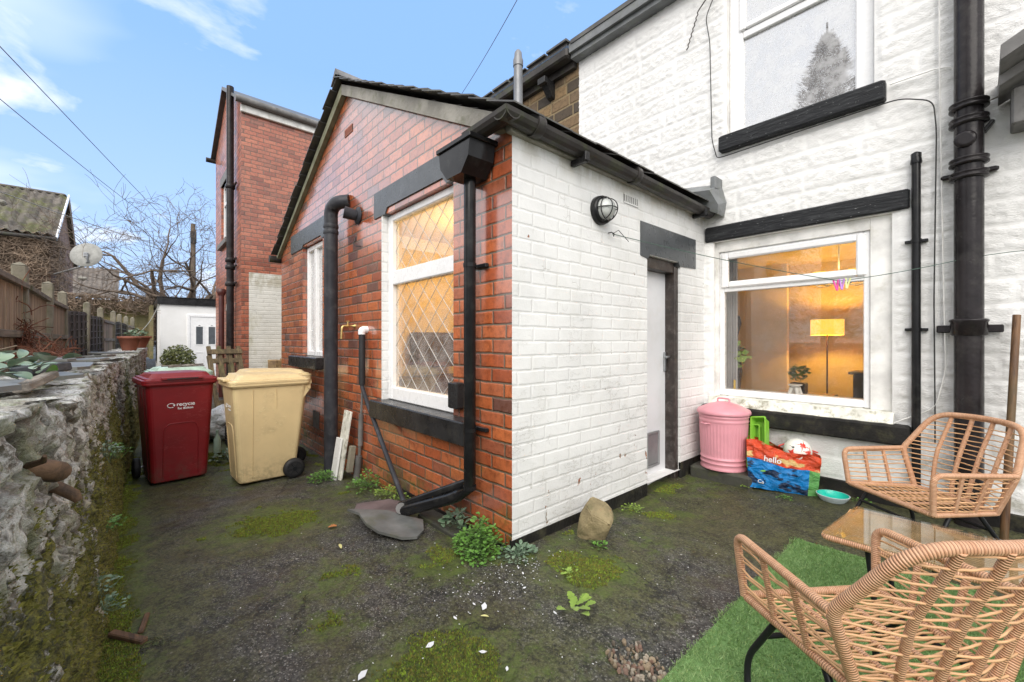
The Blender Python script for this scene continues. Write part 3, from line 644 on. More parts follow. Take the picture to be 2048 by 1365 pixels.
for h in HOLES: keep &= ~((um[:, None] > h[0]) & (um[:, None] < h[1]) & (zm[None] > h[2]) & (zm[None] < h[3]))
npmesh('stone_wall', np.stack([U, WY-hgt, Zz], -1).reshape(-1, 3), gridfaces(len(ux), len(uz), keep), M_white_stone, house, attrs={'rough': ('FLOAT', (blk*fade).ravel())})
b = MB()
for (a, c, e_, f) in HOLES:
    b = MB()
    for q in ([(a, WY, e_), (a, WY, f), (a, WY+.16, f), (a, WY+.16, e_)], [(c, WY, e_), (c, WY, f), (c, WY+.16, f), (c, WY+.16, e_)],
              [(a, WY, f), (c, WY, f), (c, WY+.16, f), (a, WY+.16, f)], [(a, WY, e_), (c, WY, e_), (c, WY+.16, e_), (a, WY+.16, e_)]): b.quad(*q)
    b.build('window_reveal', M_white_wood, house)
b = MB(); b.box(-1.785, 1.25, WY-.035, WY+.01, -.1, .115, .006); b.build('plinth', M_black_plinth, house)
b = MB(); b.add([(-3.33, WY-.18, 4.86), (1.8, WY-.18, 4.86), (1.8, WY+3.2, 7.0), (-3.33, WY+3.2, 7.0), (-3.33, WY-.18, 4.81), (1.8, WY-.18, 4.81), (1.8, WY+3.2, 6.95), (-3.33, WY+3.2, 6.95)], [(0, 1, 2, 3), (7, 6, 5, 4), (0, 4, 5, 1), (0, 3, 7, 4), (1, 5, 6, 2), (2, 6, 7, 3)]); b.build('roof', M_slate, house)
b = MB(); b.box(-3.36, 1.8, WY-.13, WY-.002, 4.665, 4.80); b.box(-3.36, 1.8, WY-.17, WY-.135, 4.72, 4.83); b.build('gutter', M_lead, house)
# sills and lintels
b = MB(); b.box(-1.63, -.46, WY-.085, WY+.06, 2.955, 3.10, .012); b.build('upper_sill', M_timber_black, house, 'rough black painted upstairs window sill')
b = MB(); b.box(-1.775, -.335, WY-.035, WY+.05, 2.145, 2.285, .010); b.build('lintel', M_timber_black, house)
b = MB(); b.box(-1.784, -.33, WY-.10, WY+.02, .455, .600, .014); b.build('sill', M_black_plinth, house, 'thick black painted stone sill below the lit window')
# uneven lime-washed bed between frame and sill
sx = np.arange(-1.74, -.40, .02); V = []; F = []
for i, x in enumerate(sx):
    jl = (vn(x*22, 0, 3)-.5)*.014; ju = (vn(x*30, 0, 5)-.5)*.03
    V += [(x, WY-.055+ju, .601), (x, WY-.015+jl*.5, .672+jl), (x, WY+.09, .684)]
    if i: k = 3*i; F += [(k-3, k, k+1, k-2), (k-2, k+1, k+2, k-1)]
b = MB(); b.add(V, F, None, True); b.build('sill_bed', M_white_rough, house)
# side boards beside the lower window
b = MB(); b.box(-1.699, -1.672, WY+.045, WY+.12, .68, 2.139); b.box(-.56, -.431, WY+.04, WY+.12, .68, 2.139, .004); b.box(-1.672, -.56, WY+.04, WY+.12, 2.045, 2.139, .004); b.build('window_board', M_white_wood, house)
def frame_rect(mb, ax, c, u0, u1, z0, z1, w, t, bev=.006, wb=None, wt=None):
    """four butt-jointed members; c..c+t depth range"""
    wb = wb or w; wt = wt or w
    def bx(a, b_, e_, f, c0=c, c1=None):
        c1 = c+t if c1 is None else c1
        if ax == 'y': mb.box(a, b_, c0, c1, e_, f, bev)
        else: mb.box(c0, c1, a, b_, e_, f, bev)
    bx(u0, u0+w, z0, z1); bx(u1-w, u1, z0, z1); bx(u0+w, u1-w, z0, z0+wb); bx(u0+w, u1-w, z1-wt, z1)
# lower window
win = MB(); frame_rect(win, 'y', WY+.06, -1.672, -.56, .684, 2.045, .042, .06, wb=.06, wt=.03)
win.box(-1.63, -.602, WY+.06, WY+.12, 1.665, 1.705, .005)
winf = win.build('window', M_upvc, house, 'lit ground floor window with top light')
sash = MB(); frame_rect(sash, 'y', WY+.035, -1.650, -.585, 1.700, 2.030, .060, .05, .012); sash.build('opening_light', M_upvc, winf)
b = MB(); b.box(-1.63, -.602, WY+.085, WY+.091, .744, 1.665); b.box(-1.59, -.645, WY+.065, WY+.071, 1.76, 1.97); b.build('pane', M_glass, winf)
# upstairs window
win = MB(); frame_rect(win, 'y', WY+.05, -1.579, -.531, 3.092, 4.50, .119, .06, .01, wb=.03)
win.box(-1.46, -.650, WY+.05, WY+.11, 3.985, 4.05, .006)
winu = win.build('window', M_upvc, house, 'upstairs window reflecting a conifer')
sash = MB(); frame_rect(sash, 'y', WY+.03, -1.49, -.62, 4.052, 4.44, .055, .045, .01); sash.build('opening_light', M_upvc, winu)
b = MB(); b.box(-1.46, -.650, WY+.08, WY+.086, 3.122, 3.985); b.box(-1.435, -.675, WY+.055, WY+.061, 4.107, 4.385); b.build('pane', M_glass_up, winu)
V = []; F = []; nn = 120
for i in range(nn+1):
    x = -1.6+1.1*i/nn; yy = WY+.30+.010*math.sin(i*.35)+.004*math.sin(i*1.1)
    V += [(x, yy, 3.0), (x, yy, 4.55)]
    if i: k = 2*i; F.append((k-2, k, k+1, k-1))
b = MB(); b.add(V, F, None, True); tag(b.build('net_curtain', M_net), 'pale net curtain hanging behind the upstairs window', 'curtain')
# room upstairs shell and dark body of the house
# living room
room = MB(); x0, x1, y0, y1, zf, zc = -3.2, .9, WY+.27, 7.6, .12, 2.36
room.quad((x0, y1, zf), (x1, y1, zf), (x1, y1, zc), (x0, y1, zc)); room.quad((x0, y0, zf), (x0, y1, zf), (x0, y1, zc), (x0, y0, zc)); room.quad((x1, y0, zf), (x1, y1, zf), (x1, y1, zc), (x1, y0, zc))
room.quad((x0, y0, zc), (x1, y0, zc), (x1, y1, zc), (x0, y1, zc)); room.box(-3.1, -1.93, 7.25, 7.35, zf, zc-.002)
b = MB(); b.box(-1.75, -.42, WY+2.4, WY+2.5, 3.0, 4.7); b.box(-1.75, -1.70, WY+.18, WY+2.4, 3.0, 4.7); b.box(-.47, -.42, WY+.18, WY+2.4, 3.0, 4.7); b.box(-1.75, -.42, WY+.16, WY+2.4, 2.95, 3.0); b.build('upstairs_room_wall', M_wall_in, house)
room.build('room_wall', M_wall_in, house, fixn=False)
b = MB(); b.quad((x0, y0, zf), (x1, y0, zf), (x1, y1, zf), (x0, y1, zf)); b.build('room_floor', M_floor_in, house, fixn=False)
b = MB(); b.box(-1.72, -.41, WY+.165, WY+.268, .60, .735); b.build('window_board', M_foil, house, fixn=True)
def ptlight(loc, e, col, r=.05, name='room_light'):
    l = bpy.data.lights.new(name, 'POINT'); l.energy = e; l.color = col; l.shadow_soft_size = r; o = bpy.data.objects.new(name, l); COL.objects.link(o); o.location = loc; return o
# floor lamp
fl = thing('floor_lamp', 'lit floor lamp with drum shade inside the ground floor room', 'lamp', (-1.39, 7.0, .12))
b = MB(); b.lathe((-1.39, 7.0, 1.28), [(.185, 0), (.185, .21)], 28); o = b.build('lamp_shade', M_shade, fl)
import bmesh
bm = bmesh.new(); bm.from_mesh(o.data); bmesh.ops.delete(bm, geom=[f for f in bm.faces if len(f.verts) > 6], context='FACES'); bm.to_mesh(o.data); bm.free()
b = MB(); b.tube([(-1.39, 7.0, .14), (-1.39, 7.0, 1.45)], .010); b.lathe((-1.39, 7.0, .12), [(.13, 0), (.13, .02), (.02, .035)], 20); b.build('lamp_stand', M_dark_in, fl)
ptlight((-1.39, 7.0, 1.40), 46, (1.0, .62, .13), .03).parent = None
# chandelier
cx0, cy0, cz0 = -1.10, 6.1, 1.90
chd = thing('chandelier', 'cream ceiling light with curled arms seen through the top light', 'ceiling light', (cx0, cy0, 2.36))
b = MB(); b.tube([(cx0, cy0, 2.36), (cx0, cy0, 1.95)], .008); b.lathe((cx0, cy0, 1.90), [(.012, -.05), (.05, 0), (.06, .03), (.02, .07), (.025, .12)], 16)
b.build('stem', M_foil, chd); ptlight((cx0, cy0, cz0+.12), 7, (1.0, .72, .3), .1)  # weak point light added to brighten the chandelier arms
for k in range(5):
    a = k*2*math.pi/5+.4; dx, dy = math.cos(a), math.sin(a)
    P = [(cx0+dx*r_, cy0+dy*r_, cz0+z_) for r_, z_ in ((.04, 0), (.12, -.06), (.22, -.05), (.27, .02), (.24, .06), (.20, .03))]
    b = MB(); b.tube(fillet(P, .05, 4), .007, 6); ar = b.build('arm', M_foil, chd)
    b = MB(); b.lathe((cx0+dx*.27, cy0+dy*.27, cz0+.02), [(.02, 0), (.045, .03), (.065, .07), (.06, .075)], 14); b.build('glass_cup', M_shade, ar)
# curtain, furniture
V = []; F = []
for i in range(41):
    x = -1.75+.16*i/40; yy = WY+.28+.03*math.sin(i*1.1); V += [(x, yy, .3), (x, yy, 2.2)]
    if i: k = 2*i; F.append((k-2, k, k+1, k-1))
b = MB(); b.add(V, F, None, True); tag(b.build('curtain', M_curtain), 'grey curtain at the left side of the lit window', 'curtain')
cab = thing('cabinet', 'dark low cabinet inside the lit room right of the lamp', 'cabinet', (-.75, 6.6, .12))
b = MB(); b.box(-1.02, -.45, 6.4, 6.8, .12, .80, .01); b.build('carcass', M_dark_in, cab); b = MB(); b.box(-1.06, -.42, 6.36, 6.84, .80, .83, .005); b.build('cabinet_top', M_dark_in, cab)
tb = thing('side_table', 'low wooden table under the potted plant inside the room', 'table', (-1.45, 6.2, .12))
b = MB(); b.box(-1.80, -1.18, 6.0, 6.5, .50, .54, .004); b.build('tabletop', M_offcut, tb)
for sx_ in (-1.77, -1.23):
    for sy_ in (6.03, 6.45): b = MB(); b.box(sx_, sx_+.04, sy_, sy_+.04, .12, .50); b.build('leg', M_offcut, tb)
def leafblob(c, r, n, size, mat, name, parent=None, seed=0, squash=1.0, up=.3):
    rs = np.random.RandomState(seed); V = []; F = []
    for i in range(n):
        d = rs.normal(size=3); d /= np.linalg.norm(d); rr = r*rs.uniform(.35, 1)**.6; p = np.array(c)+d*rr*np.array([1, 1, squash])
        a = rs.normal(size=3); a[2] *= .5; a /= np.linalg.norm(a); bb = np.cross(a, d+rs.normal(size=3)*.5); bb /= np.linalg.norm(bb)+1e-9; s_ = size*rs.uniform(.6, 1.3)
        k = len(V); V += [p-a*s_*.5, p+bb*s_*.32, p+a*s_*.5, p-bb*s_*.32]; F.append((k, k+1, k+2, k+3))
    return npmesh(name, np.array(V), np.array(F), mat, parent, smooth=False)
pp = thing('potted_plant', 'bushy potted plant on the low table inside the room', 'plant', (-1.52, 6.2, .54))
b = MB(); b.box(-1.60, -1.44, 6.12, 6.28, .542, .68, .01); b.build('pot', M_dark_in, pp); leafblob((-1.52, 6.2, .80), .11, 110, .06, M_leaf, 'foliage', pp, 3)
dr = MB(); dr.lathe((-2.35, 6.3, .5), [(.10, 0), (.13, .3), (.09, .62), (.07, .75), (.12, .95), (.10, 1.05)], 18); tag(dr.build('hanging_dress', M_dress), 'dark patterned garment hanging inside the room left of the lamp', 'clothing')
b = MB(); b.tube([(-2.12, 5.2, .5), (-2.12, 5.2, 1.0)], .02); b.tube([(-2.18, 5.2, 1.05), (-2.17, 5.2, 1.14), (-2.08, 5.2, 1.14)], .018); b.tube([(-2.18, 5.2, 1.04), (-2.02, 5.2, 1.03)], .018); tag(b.build('upright_vacuum', M_dark_in), 'dark stick vacuum cleaner standing inside the room by the curtain', 'vacuum cleaner')
ob = thing('oil_burner', 'small white ceramic oil burner on the inner window ledge', 'oil burner', (-1.09, WY+.21, .735))
b = MB()
for k in range(4): a = k*math.pi/2+.6; b.tube([(-1.09+.045*math.cos(a), WY+.21+.045*math.sin(a), .736), (-1.09+.028*math.cos(a), WY+.21+.028*math.sin(a), .79)], [.014, .016], 8)
b.build('stand', M_foil, ob); b = MB(); b.lathe((-1.09, WY+.21, .788), [(.02, 0), (.045, .018), (.058, .03), (.05, .03)], 20); b.build('dish', M_foil, ob)
b = MB(); b.tube([(-1.60, WY+.23, .736), (-1.60, WY+.23, .82)], .010); tag(b.build('candle', emis('yellow_wax', (.7, .45, .02), .05)), 'thin yellow candle on the window ledge by the grey curtain', 'candle')
hp = leafblob((-1.60, WY+.34, 1.05), .10, 26, .09, M_leaf_yel, 'trailing_plant', None, 8, 1.3); tag(hp, 'spindly green plant in front of the grey curtain', 'plant')

# drain pipes on the house
b = MB(); b.tube([(-.05, WY-.10, -.05), (-.05, WY-.10, 4.66)], .068, 20)
sp_ = b.build('soil_pipe', M_iron, house, 'thick glossy black cast iron soil pipe')
for z in (2.72, 2.62, 2.36, 2.27):
    b = MB(); b.lathe((-.05, WY-.10, z), [(.074, -.025), (.092, -.02), (.092, -.008), (.080, 0), (.092, .010), (.092, .02), (.074, .026)], 24); b.build('collar', M_iron, sp_)
b = MB(); b.lathe((-.05, WY-.10, 1.29), [(.075, -.055), (.085, -.05), (.085, .03), (.092, .04), (.088, .05), (.070, .055)], 24); b.box(-.20, .10, WY-.06, WY-.03, 1.255, 1.305, .006); b.build('collar', M_iron, sp_)
b = MB(); b.box(-.18, .08, WY-.06, WY-.02, 2.285, 2.315, .008); b.build('bracket', M_iron, sp_)
b = MB(); b.lathe((-.065, WY-.175, 2.49), [(.0505, .03), (.0525, 0), (.044, -.012), (.030, -.012)], 20, 'y'); b.build('access_plate', M_iron, sp_)
b = MB(); b.tube([(-.30, WY-.05, -.02), (-.30, WY-.05, 2.49)], .025, 14); b.lathe((-.30, WY-.05, 2.44), [(.03, 0), (.032, .01), (.028, .04), (.029, .07), (.012, .082)], 14)
wp = b.build('waste_pipe', M_black_plastic, house, 'thin black waste pipe right of the lit window')
for z in (1.90, 1.28): b = MB(); b.lathe((-.30, WY-.05, z), [(.030, -.012), (.030, .012)], 14); b.box(-.36, -.24, WY-.045, WY-.01, z-.01, z+.01, .003); b.build('bracket', M_black_plastic, wp)
# neighbour's little porch end at top right
pc = thing('porch_canopy', 'weathered grey timber porch canopy end at the top right edge', 'canopy', (.3, WY, 2.6))
b = MB(); b.prism([(.075, 2.76), (.60, 3.05), (.60, 3.13), (.075, 2.84)], 'y', WY-.55, WY); b.prism([(.075, 2.70), (.60, 2.99), (.60, 3.048), (.075, 2.758)], 'y', WY-.34, WY); b.build('roof_board', M_grey_gutter, pc)
b = MB(); b.box(.125, .55, WY-.20, WY, 2.50, 2.72, .01); b.build('side_board', M_grey_gutter, pc)

# =================================================================== STONE NEIGHBOUR (brown strip)
nb = thing('stone_house', 'dark sandstone terraced house between the brick extension and the white house', 'house', (-5.5, WY, 0))
b = MB(); b.quad((-9.9, WY-.001, -.2), (-3.33, WY-.001, -.2), (-3.33, WY-.001, 4.8), (-9.9, WY-.001, 4.8)); b.build('stone_wall', M_dark_stone, nb, fixn=False)
b = MB(); b.box(-9.9, -3.37, WY-.20, WY-.06, 4.68, 4.80, .02); b.box(-9.9, -3.37, WY-.06, WY-.003, 4.60, 4.80); b.build('gutter', M_gutter, nb)
b = MB(); b.add([(-9.9, WY-.20, 4.84), (-3.37, WY-.20, 4.84), (-3.37, WY+3.2, 6.9), (-9.9, WY+3.2, 6.9), (-9.9, WY-.20, 4.80), (-3.37, WY-.20, 4.80), (-3.37, WY+3.2, 6.86), (-9.9, WY+3.2, 6.86)], [(0, 1, 2, 3), (7, 6, 5, 4), (0, 4, 5, 1), (0, 3, 7, 4), (1, 5, 6, 2), (2, 6, 7, 3)])
for k in range(18):
    xx = -9.8+k*.36; b.box(xx, xx+.33, WY-.235, WY-.15, 4.842, 4.856+.006*(k % 3))
b.build('roof', M_slate, nb)
b = MB(); b.prism([(WY-.20, 4.60), (WY, 4.60), (WY, 4.38), (WY-.06, 4.40), (WY-.14, 4.50)], 'x', -3.83, -3.74); b.box(-3.85, -3.72, WY-.22, WY-.16, 4.52, 4.60, .004); b.build('gutter_bracket', M_black_paint, nb)

# =================================================================== BRICK EXTENSION
EX = -1.785; EY = 1.603; EL = -6.84; AX = -4.31
ext = thing('brick_extension', 'single storey red brick kitchen extension with gable end and white painted side', 'extension', (-4.3, 2.8, 0))
b = MB(); GH = [(-3.47, -2.377, .66, 2.29), (-5.80, -5.03, 1.0, 2.40)]
wallplane(b, 'y', EY, EL, EX, -.3, 2.46, GH, .13, -1)
b.add([(EL, EY, 2.46), (EX, EY, 2.46), (AX, EY, 3.75)], [(0, 1, 2)])
b.build('gable_wall', M_gable, ext, fixn=False)
b = MB(); DH = (3.06, 3.62, -.2, 1.86)
wallplane(b, 'x', EX, EY+.0, WY-.001, .055, 2.46, [(3.06, 3.62, .055, 1.895)], .15, 1); b.build('side_wall', M_white_brick, ext, 'white painted brick side wall with flaking paint', fixn=False)
b = MB(); b.box(EX-.02, EX+.004, EY-.004, 3.06, -.25, .06, .003); b.box(EX-.02, EX+.004, 3.62, WY, -.2, .12, .003); b.build('plinth', M_black_plinth, ext)
b = MB(); b.box(-3.2, EX-.02, EY-.006, EY+.02, -.3, .015); b.build('plinth', M_black_plinth, ext)
b = MB(); b.quad((EL, EY, -.3), (EL, WY, -.3), (EL, WY, 2.5), (EL, EY, 2.5)); b.build('far_wall', M_house_brick, ext, fixn=False)
# door in the side wall
dr = MB(); dr.box(EX-.15, EX-.11, 3.10, 3.555, -.09, 1.80, .003); drr = dr.build('door', M_door_white, ext, 'plain white back door with cat flap')
b = MB(); frame_rect(b, 'x', EX-.10, 3.215, 3.42, .12, .42, .022, .014, .005); b.box(EX-.10, EX-.092, 3.237, 3.398, .142, .398, .003); b.build('cat_flap', M_galv, drr)
b = MB(); b.box(EX-.11, EX-.095, 3.515, 3.545, .93, 1.10, .003); b.tube([(EX-.095, 3.53, 1.06), (EX-.06, 3.53, 1.06), (EX-.055, 3.47, 1.055)], .008, 8); b.build('handle', M_galv, drr)
b = MB(); b.box(EX-.15, EX-.02, 3.555, 3.619, -.05, 1.859, .006); b.box(EX-.15, EX-.06, 3.061, 3.10, -.05, 1.859, .004); b.box(EX-.15, EX-.03, 3.10, 3.555, 1.80, 1.892, .004); b.build('door_frame', M_dark_brown, ext)
b = MB(); b.box(EX-.16, EX+.01, 3.0, 3.66, -.2, -.045, .008); b.build('doorstep', M_conc_dark, ext)
b = MB(); pl = [(2.955, 1.875), (3.06, 1.86), (3.10, 1.90), (3.57, 1.90), (3.60, 1.86), (3.91, 1.875), (3.91, 2.145), (2.955, 2.145)]
b.prism(pl, 'x', EX-.05, EX+.006); b.build('door_lintel', M_grey_lintel, ext)
# gable window details
b = MB(); b.prism([(-3.62, 2.285), (-3.40, 2.285), (-3.36, 2.335), (-2.50, 2.335), (-2.45, 2.285), (-2.16, 2.285), (-2.16, 2.51), (-3.62, 2.51)], 'y', EY-.012, EY+.13); b.build('lintel', M_grey_lintel, ext)
b = MB(); b.box(-3.52, -2.13, EY-.10, EY+.10, .545, .695, .008); b.build('sill', M_black_paint, ext)
b = MB(); b.prism([(-6.30, 2.38), (-5.80, 2.38), (-5.75, 2.42), (-5.08, 2.42), (-5.03, 2.38), (-4.80, 2.38), (-4.80, 2.62), (-6.30, 2.62)], 'y', EY-.012, EY+.13); b.build('lintel', M_grey_lintel, ext)
b = MB(); b.box(-6.0, -4.9, EY-.12, EY+.10, .88, 1.015, .01); b.build('sill', M_black_paint, ext)
b = MB(); b.box(-3.475, -3.455, EY-.006, EY+.128, .695, 2.29); b.build('white_reveal', M_white_brick, ext)
w1 = MB(); frame_rect(w1, 'y', EY+.045, -3.455, -2.36, .696, 2.288, .075, .07, .008, wb=.11, wt=.06); w1.box(-3.38, -2.435, EY+.045, EY+.115, 1.68, 1.80, .008); w1f = w1.build('window', M_upvc, ext, 'leaded white framed window glowing yellow')
b = MB(); b.box(-3.38, -2.30, EY+.085, EY+.091, .806, 1.68); b.box(-3.38, -2.30, EY+.085, EY+.091, 1.80, 2.228); b.build('pane', M_glass_gable, w1f)
b = MB()
for (z0, z1) in ((.806, 1.68), (1.80, 2.228)):      # lead diamonds
    s_ = .95; xa, xb = -3.38, -2.435
    for sg in (1, -1):
        k = -20
        while k < 20:
            c0 = k*.088
            # line z = z0 + sg*s_*(x-xa) + c
            P = []
            x = xa
            xs_ = [xa, xb]; 
            def zx(x): return z0+sg*s_*(x-xa)+c0*2
            lo, hi = xa, xb
            xz0 = xa+(z0-z0-c0*2)/(sg*s_); xz1 = xa+(z1-z0-c0*2)/(sg*s_)
            lo = max(xa, min(xz0, xz1)); hi = min(xb, max(xz0, xz1))
            if hi-lo > .01: b.tube([(lo, EY+.083, zx(lo)), (hi, EY+.083, zx(hi))], .0030, 4)
            k += 1
b.build('lead_lattice', M_ink_lead, w1f)
w2 = MB(); frame_rect(w2, 'y', EY+.05, -5.79, -5.03, 1.016, 2.39, .06, .06, .006); w2.box(-5.50, -5.42, EY+.05, EY+.11, 1.07, 2.33, .005); w2f = w2.build('window', M_upvc, ext, 'narrow white framed window with frosted glass')
b = MB(); b.box(-5.73, -5.09, EY+.085, EY+.091, 1.076, 2.33); b.build('pane', M_glass_up, w2f)
b = MB(); b.box(-5.79, -5.03, EY+.16, EY+.17, 1.0, 2.4); b.build('blind', M_curtain, w2f)
# kitchen behind the leaded window
k = MB(); k.quad((-4.4, 4.0, 0), (EX-.2, 4.0, 0), (EX-.2, 4.0, 2.4), (-4.4, 4.0, 2.4)); k.quad((-4.4, EY+.18, 0), (-4.4, 4.0, 0), (-4.4, 4.0, 2.4), (-4.4, EY+.18, 2.4)); k.quad((EX-.2, EY+.18, 0), (EX-.2, 4.0, 0), (EX-.2, 4.0, 2.4), (EX-.2, EY+.18, 2.4)); k.quad((-4.4, EY+.18, 2.4), (EX-.2, EY+.18, 2.4), (EX-.2, 4.0, 2.4), (-4.4, 4.0, 2.4)); k.quad((-4.4, EY+.18, .01), (EX-.2, EY+.18, .01), (EX-.2, 4.0, .01), (-4.4, 4.0, .01))
k.build('kitchen_wall', M_wall_in, ext, fixn=False)
b = MB(); b.box(-4.35, -3.2, 3.6, 3.95, .02, .8, .01); b.box(-4.385, -4.1, 2.0, 3.2, .02, .8, .01); b.box(-4.38, -4.2, 2.35, 2.85, .9, 1.3, .01); b.box(-3.9, -2.9, 3.8, 3.97, .95, 1.40, .01); tag(b.build('kitchen_unit', M_dark_in), 'dark kitchen units seen through the leaded window', 'kitchen unit')
kl = ptlight((-3.3, 2.6, 2.0), 38, (1.0, .66, .22), .10)
b = MB(); b.lathe((-3.2, 2.9, 2.30), [(.10, 0), (.12, .05), (.12, .09)], 20); tag(b.build('ceiling_lamp', M_bulb), 'lit ceiling lamp in the kitchen behind the leaded window', 'ceiling light')
# air bricks
def airbrick(c, ax, w=.20, h=.075, mat=M_clay):
    b = MB(); t = .006
    for i in range(8):
        u = -w/2+.012+i*(w-.024)/7.0
        if ax == 'y': b.box(c[0]+u-.005, c[0]+u+.005, c[1]-t-.002, c[1], c[2]-h/2+.012, c[2]+h/2-.012)
        else: b.box(c[0], c[0]+t+.002, c[1]+u-.005, c[1]+u+.005, c[2]-h/2+.012, c[2]+h/2-.012)
    for z in (-h/2, h/2-.012):
        if ax == 'y': b.box(c[0]-w/2, c[0]+w/2, c[1]-t, c[1], c[2]+z, c[2]+z+.012)
        else: b.box(c[0], c[0]+t, c[1]-w/2, c[1]+w/2, c[2]+z, c[2]+z+.012)
    b.build('air_brick', mat, ext)
    b = MB()
    if ax == 'y': b.box(c[0]-w/2, c[0]+w/2, c[1]-.003, c[1]+.0, c[2]-h/2, c[2]+h/2)
    else: b.box(c[0], c[0]+.003, c[1]-w/2, c[1]+w/2, c[2]-h/2, c[2]+h/2)
    b.build('air_brick_hole_shade', M_ink, ext)  # flat black sheet stands for the shade inside the air brick holes
airbrick((-4.24, EY, 3.31), 'y'); airbrick((EX, 2.826, 2.275), 'x', mat=M_white_brick); airbrick((-5.25, EY, .27), 'y', .22, .2, M_grey_gutter)
# roof: overlapping slates
sl_ = MB(); th = math.atan2(3.83-2.50, AX-EL+.1)
for side in (1, -1):
    run = 2.70; n = 15
    for i in range(n):
        a0 = i*run/n; a1 = (i+1.35)*run/n       # measured from eave up
        for j in range(11):
            y0_ = EY-.10+j*.24+RNG.uniform(-.006, .006); y1_ = y0_+.232
            if j == 0: y0_ -= RNG.uniform(0, .018)
            ex = AX+side*2.66; lift = RNG.uniform(0, .008)
            def pt(a, y, dz): return (ex-side*a*math.cos(.478), y, 2.455+a*math.sin(.478)+dz)
            l0, l1 = .019+lift, .005
            a1c = min(a1, 2.98); a0c = min(a0, 2.97)
            P = [pt(a0c*1.105, y0_, l0), pt(a0c*1.105, y1_, l0), pt(a1c*1.105, y1_, l1), pt(a1c*1.105, y0_, l1)]
            Q = [(p[0], p[1], p[2]-.009) for p in P]
            sl_.add(P+Q, [(0, 1, 2, 3), (7, 6, 5, 4), (0, 4, 5, 1), (1, 5, 6, 2), (2, 6, 7, 3), (3, 7, 4, 0)])
sl_.build('slate_roof', M_slate, ext)
b = MB()
for side in (1, -1):
    ex = AX+side*2.60; b.add([(ex, EY-.05, 2.43), (ex, WY, 2.43), (AX, WY, 3.815), (AX, EY-.05, 3.815), (ex, EY-.05, 2.40), (ex, WY, 2.40), (AX, WY, 3.785), (AX, EY-.05, 3.785)], [(0, 1, 2, 3), (7, 6, 5, 4), (0, 4, 5, 1), (2, 6, 7, 3)])
b.build('roof_deck', M_dark_in, ext)
b = MB(); b.prism([(AX-.13, 3.80), (AX, 3.93), (AX+.13, 3.80), (AX, 3.87)], 'y', EY-.11, WY-.02); b.build('ridge_tile', M_grey_gutter, ext)
b = MB(); b.prism([(AX+.005, 3.79), (AX+2.50, 2.49), (AX+2.50, 2.40), (AX+2.43, 2.41), (AX+.005, 3.685)], 'y', EY-.05, EY-.003); b.build('verge', M_cement, ext, 'grey cement verge band below the right roof slope')
b = MB(); b.prism([(AX, 3.79), (AX-2.62, 2.42), (AX-2.66, 2.36), (AX, 3.68)], 'y', EY-.05, EY-.003); b.build('verge', M_verge_green, ext)
b = MB(); b.tube([(AX-2.62, EY-.14, 2.40), (AX-2.62, WY-.3, 2.38)], .05, 12); b.build('gutter', M_gutter, ext)
# half round gutter
def halfgutter(mb, p0, p1, r, n=9):
    p0 = Vector(p0); p1 = Vector(p1); d = (p1-p0).normalized(); s_ = d.cross(Vector((0, 0, 1))).normalized(); P = []
    for p in (p0, p1):
        for rr in (r, r-.006):
            for k in range(n): a = math.pi*k/(n-1); P.append(p+s_*rr*math.cos(a)-Vector((0, 0, 1))*rr*math.sin(a))
    F = []
    for k in range(n-1): F += [(k, k+1, 2*n+k+1, 2*n+k), (n+k, 3*n+k, 3*n+k+1, n+k+1)]
    F += [(0, 2*n, 3*n, n), (n-1, 2*n-1, 4*n-1, 3*n-1)]
    for b0 in (0, 2*n):
        for k in range(n-1): F.append((b0+k, b0+k+1, b0+n+k+1, b0+n+k))
    mb.add(P, F)
b = MB(); halfgutter(b, (-1.715, EY-.15, 2.445), (-1.715, 4.05, 2.415), .060); halfgutter(b, (-1.66, EY-.10, 2.445), (-2.06, EY-.10, 2.435), .058)
for y in (1.72, 2.75): b.lathe((-1.715, y, 2.445-(y-1.4)*.012), [(.066, -.03), (.068, -.025), (.068, .025), (.066, .03)], 20, 'y')
gt = b.build('gutter', M_gutter, ext, 'black half round gutter with moss running back to the house')
for y in (2.13, 3.86): b = MB(); b.box(EX, -1.66, y-.018, y+.018, 2.335, 2.372, .005); b.box(-1.675, -1.655, y-.022, y+.022, 2.34, 2.40, .004); b.build('bracket', M_black_paint, gt)
b = MB(); b.box(EX-.01, EX+.035, EY-.04, WY-.03, 2.375, 2.43, .004); b.build('fascia', M_cement, ext)
# lead flashing where the extension roof meets the white wall
b = MB()
b.add([(-2.05, 3.80, 2.60), (-2.05, WY, 2.75), (-1.63, WY, 2.68), (-1.63, 3.85, 2.56), (-1.58, WY, 2.50), (-1.58, 3.92, 2.43), (-1.60, WY, 2.36), (-1.60, 3.95, 2.36)], [(0, 3, 2, 1), (3, 5, 4, 2), (5, 7, 6, 4), (0, 5, 3), (0, 7, 5)]); b.box(-2.10, -2.03, 3.93, WY, 2.66, 2.78, .01); b.box(-1.67, -1.62, 3.96, WY, 2.60, 2.72, .008); b.build('flashing', M_lead, ext)
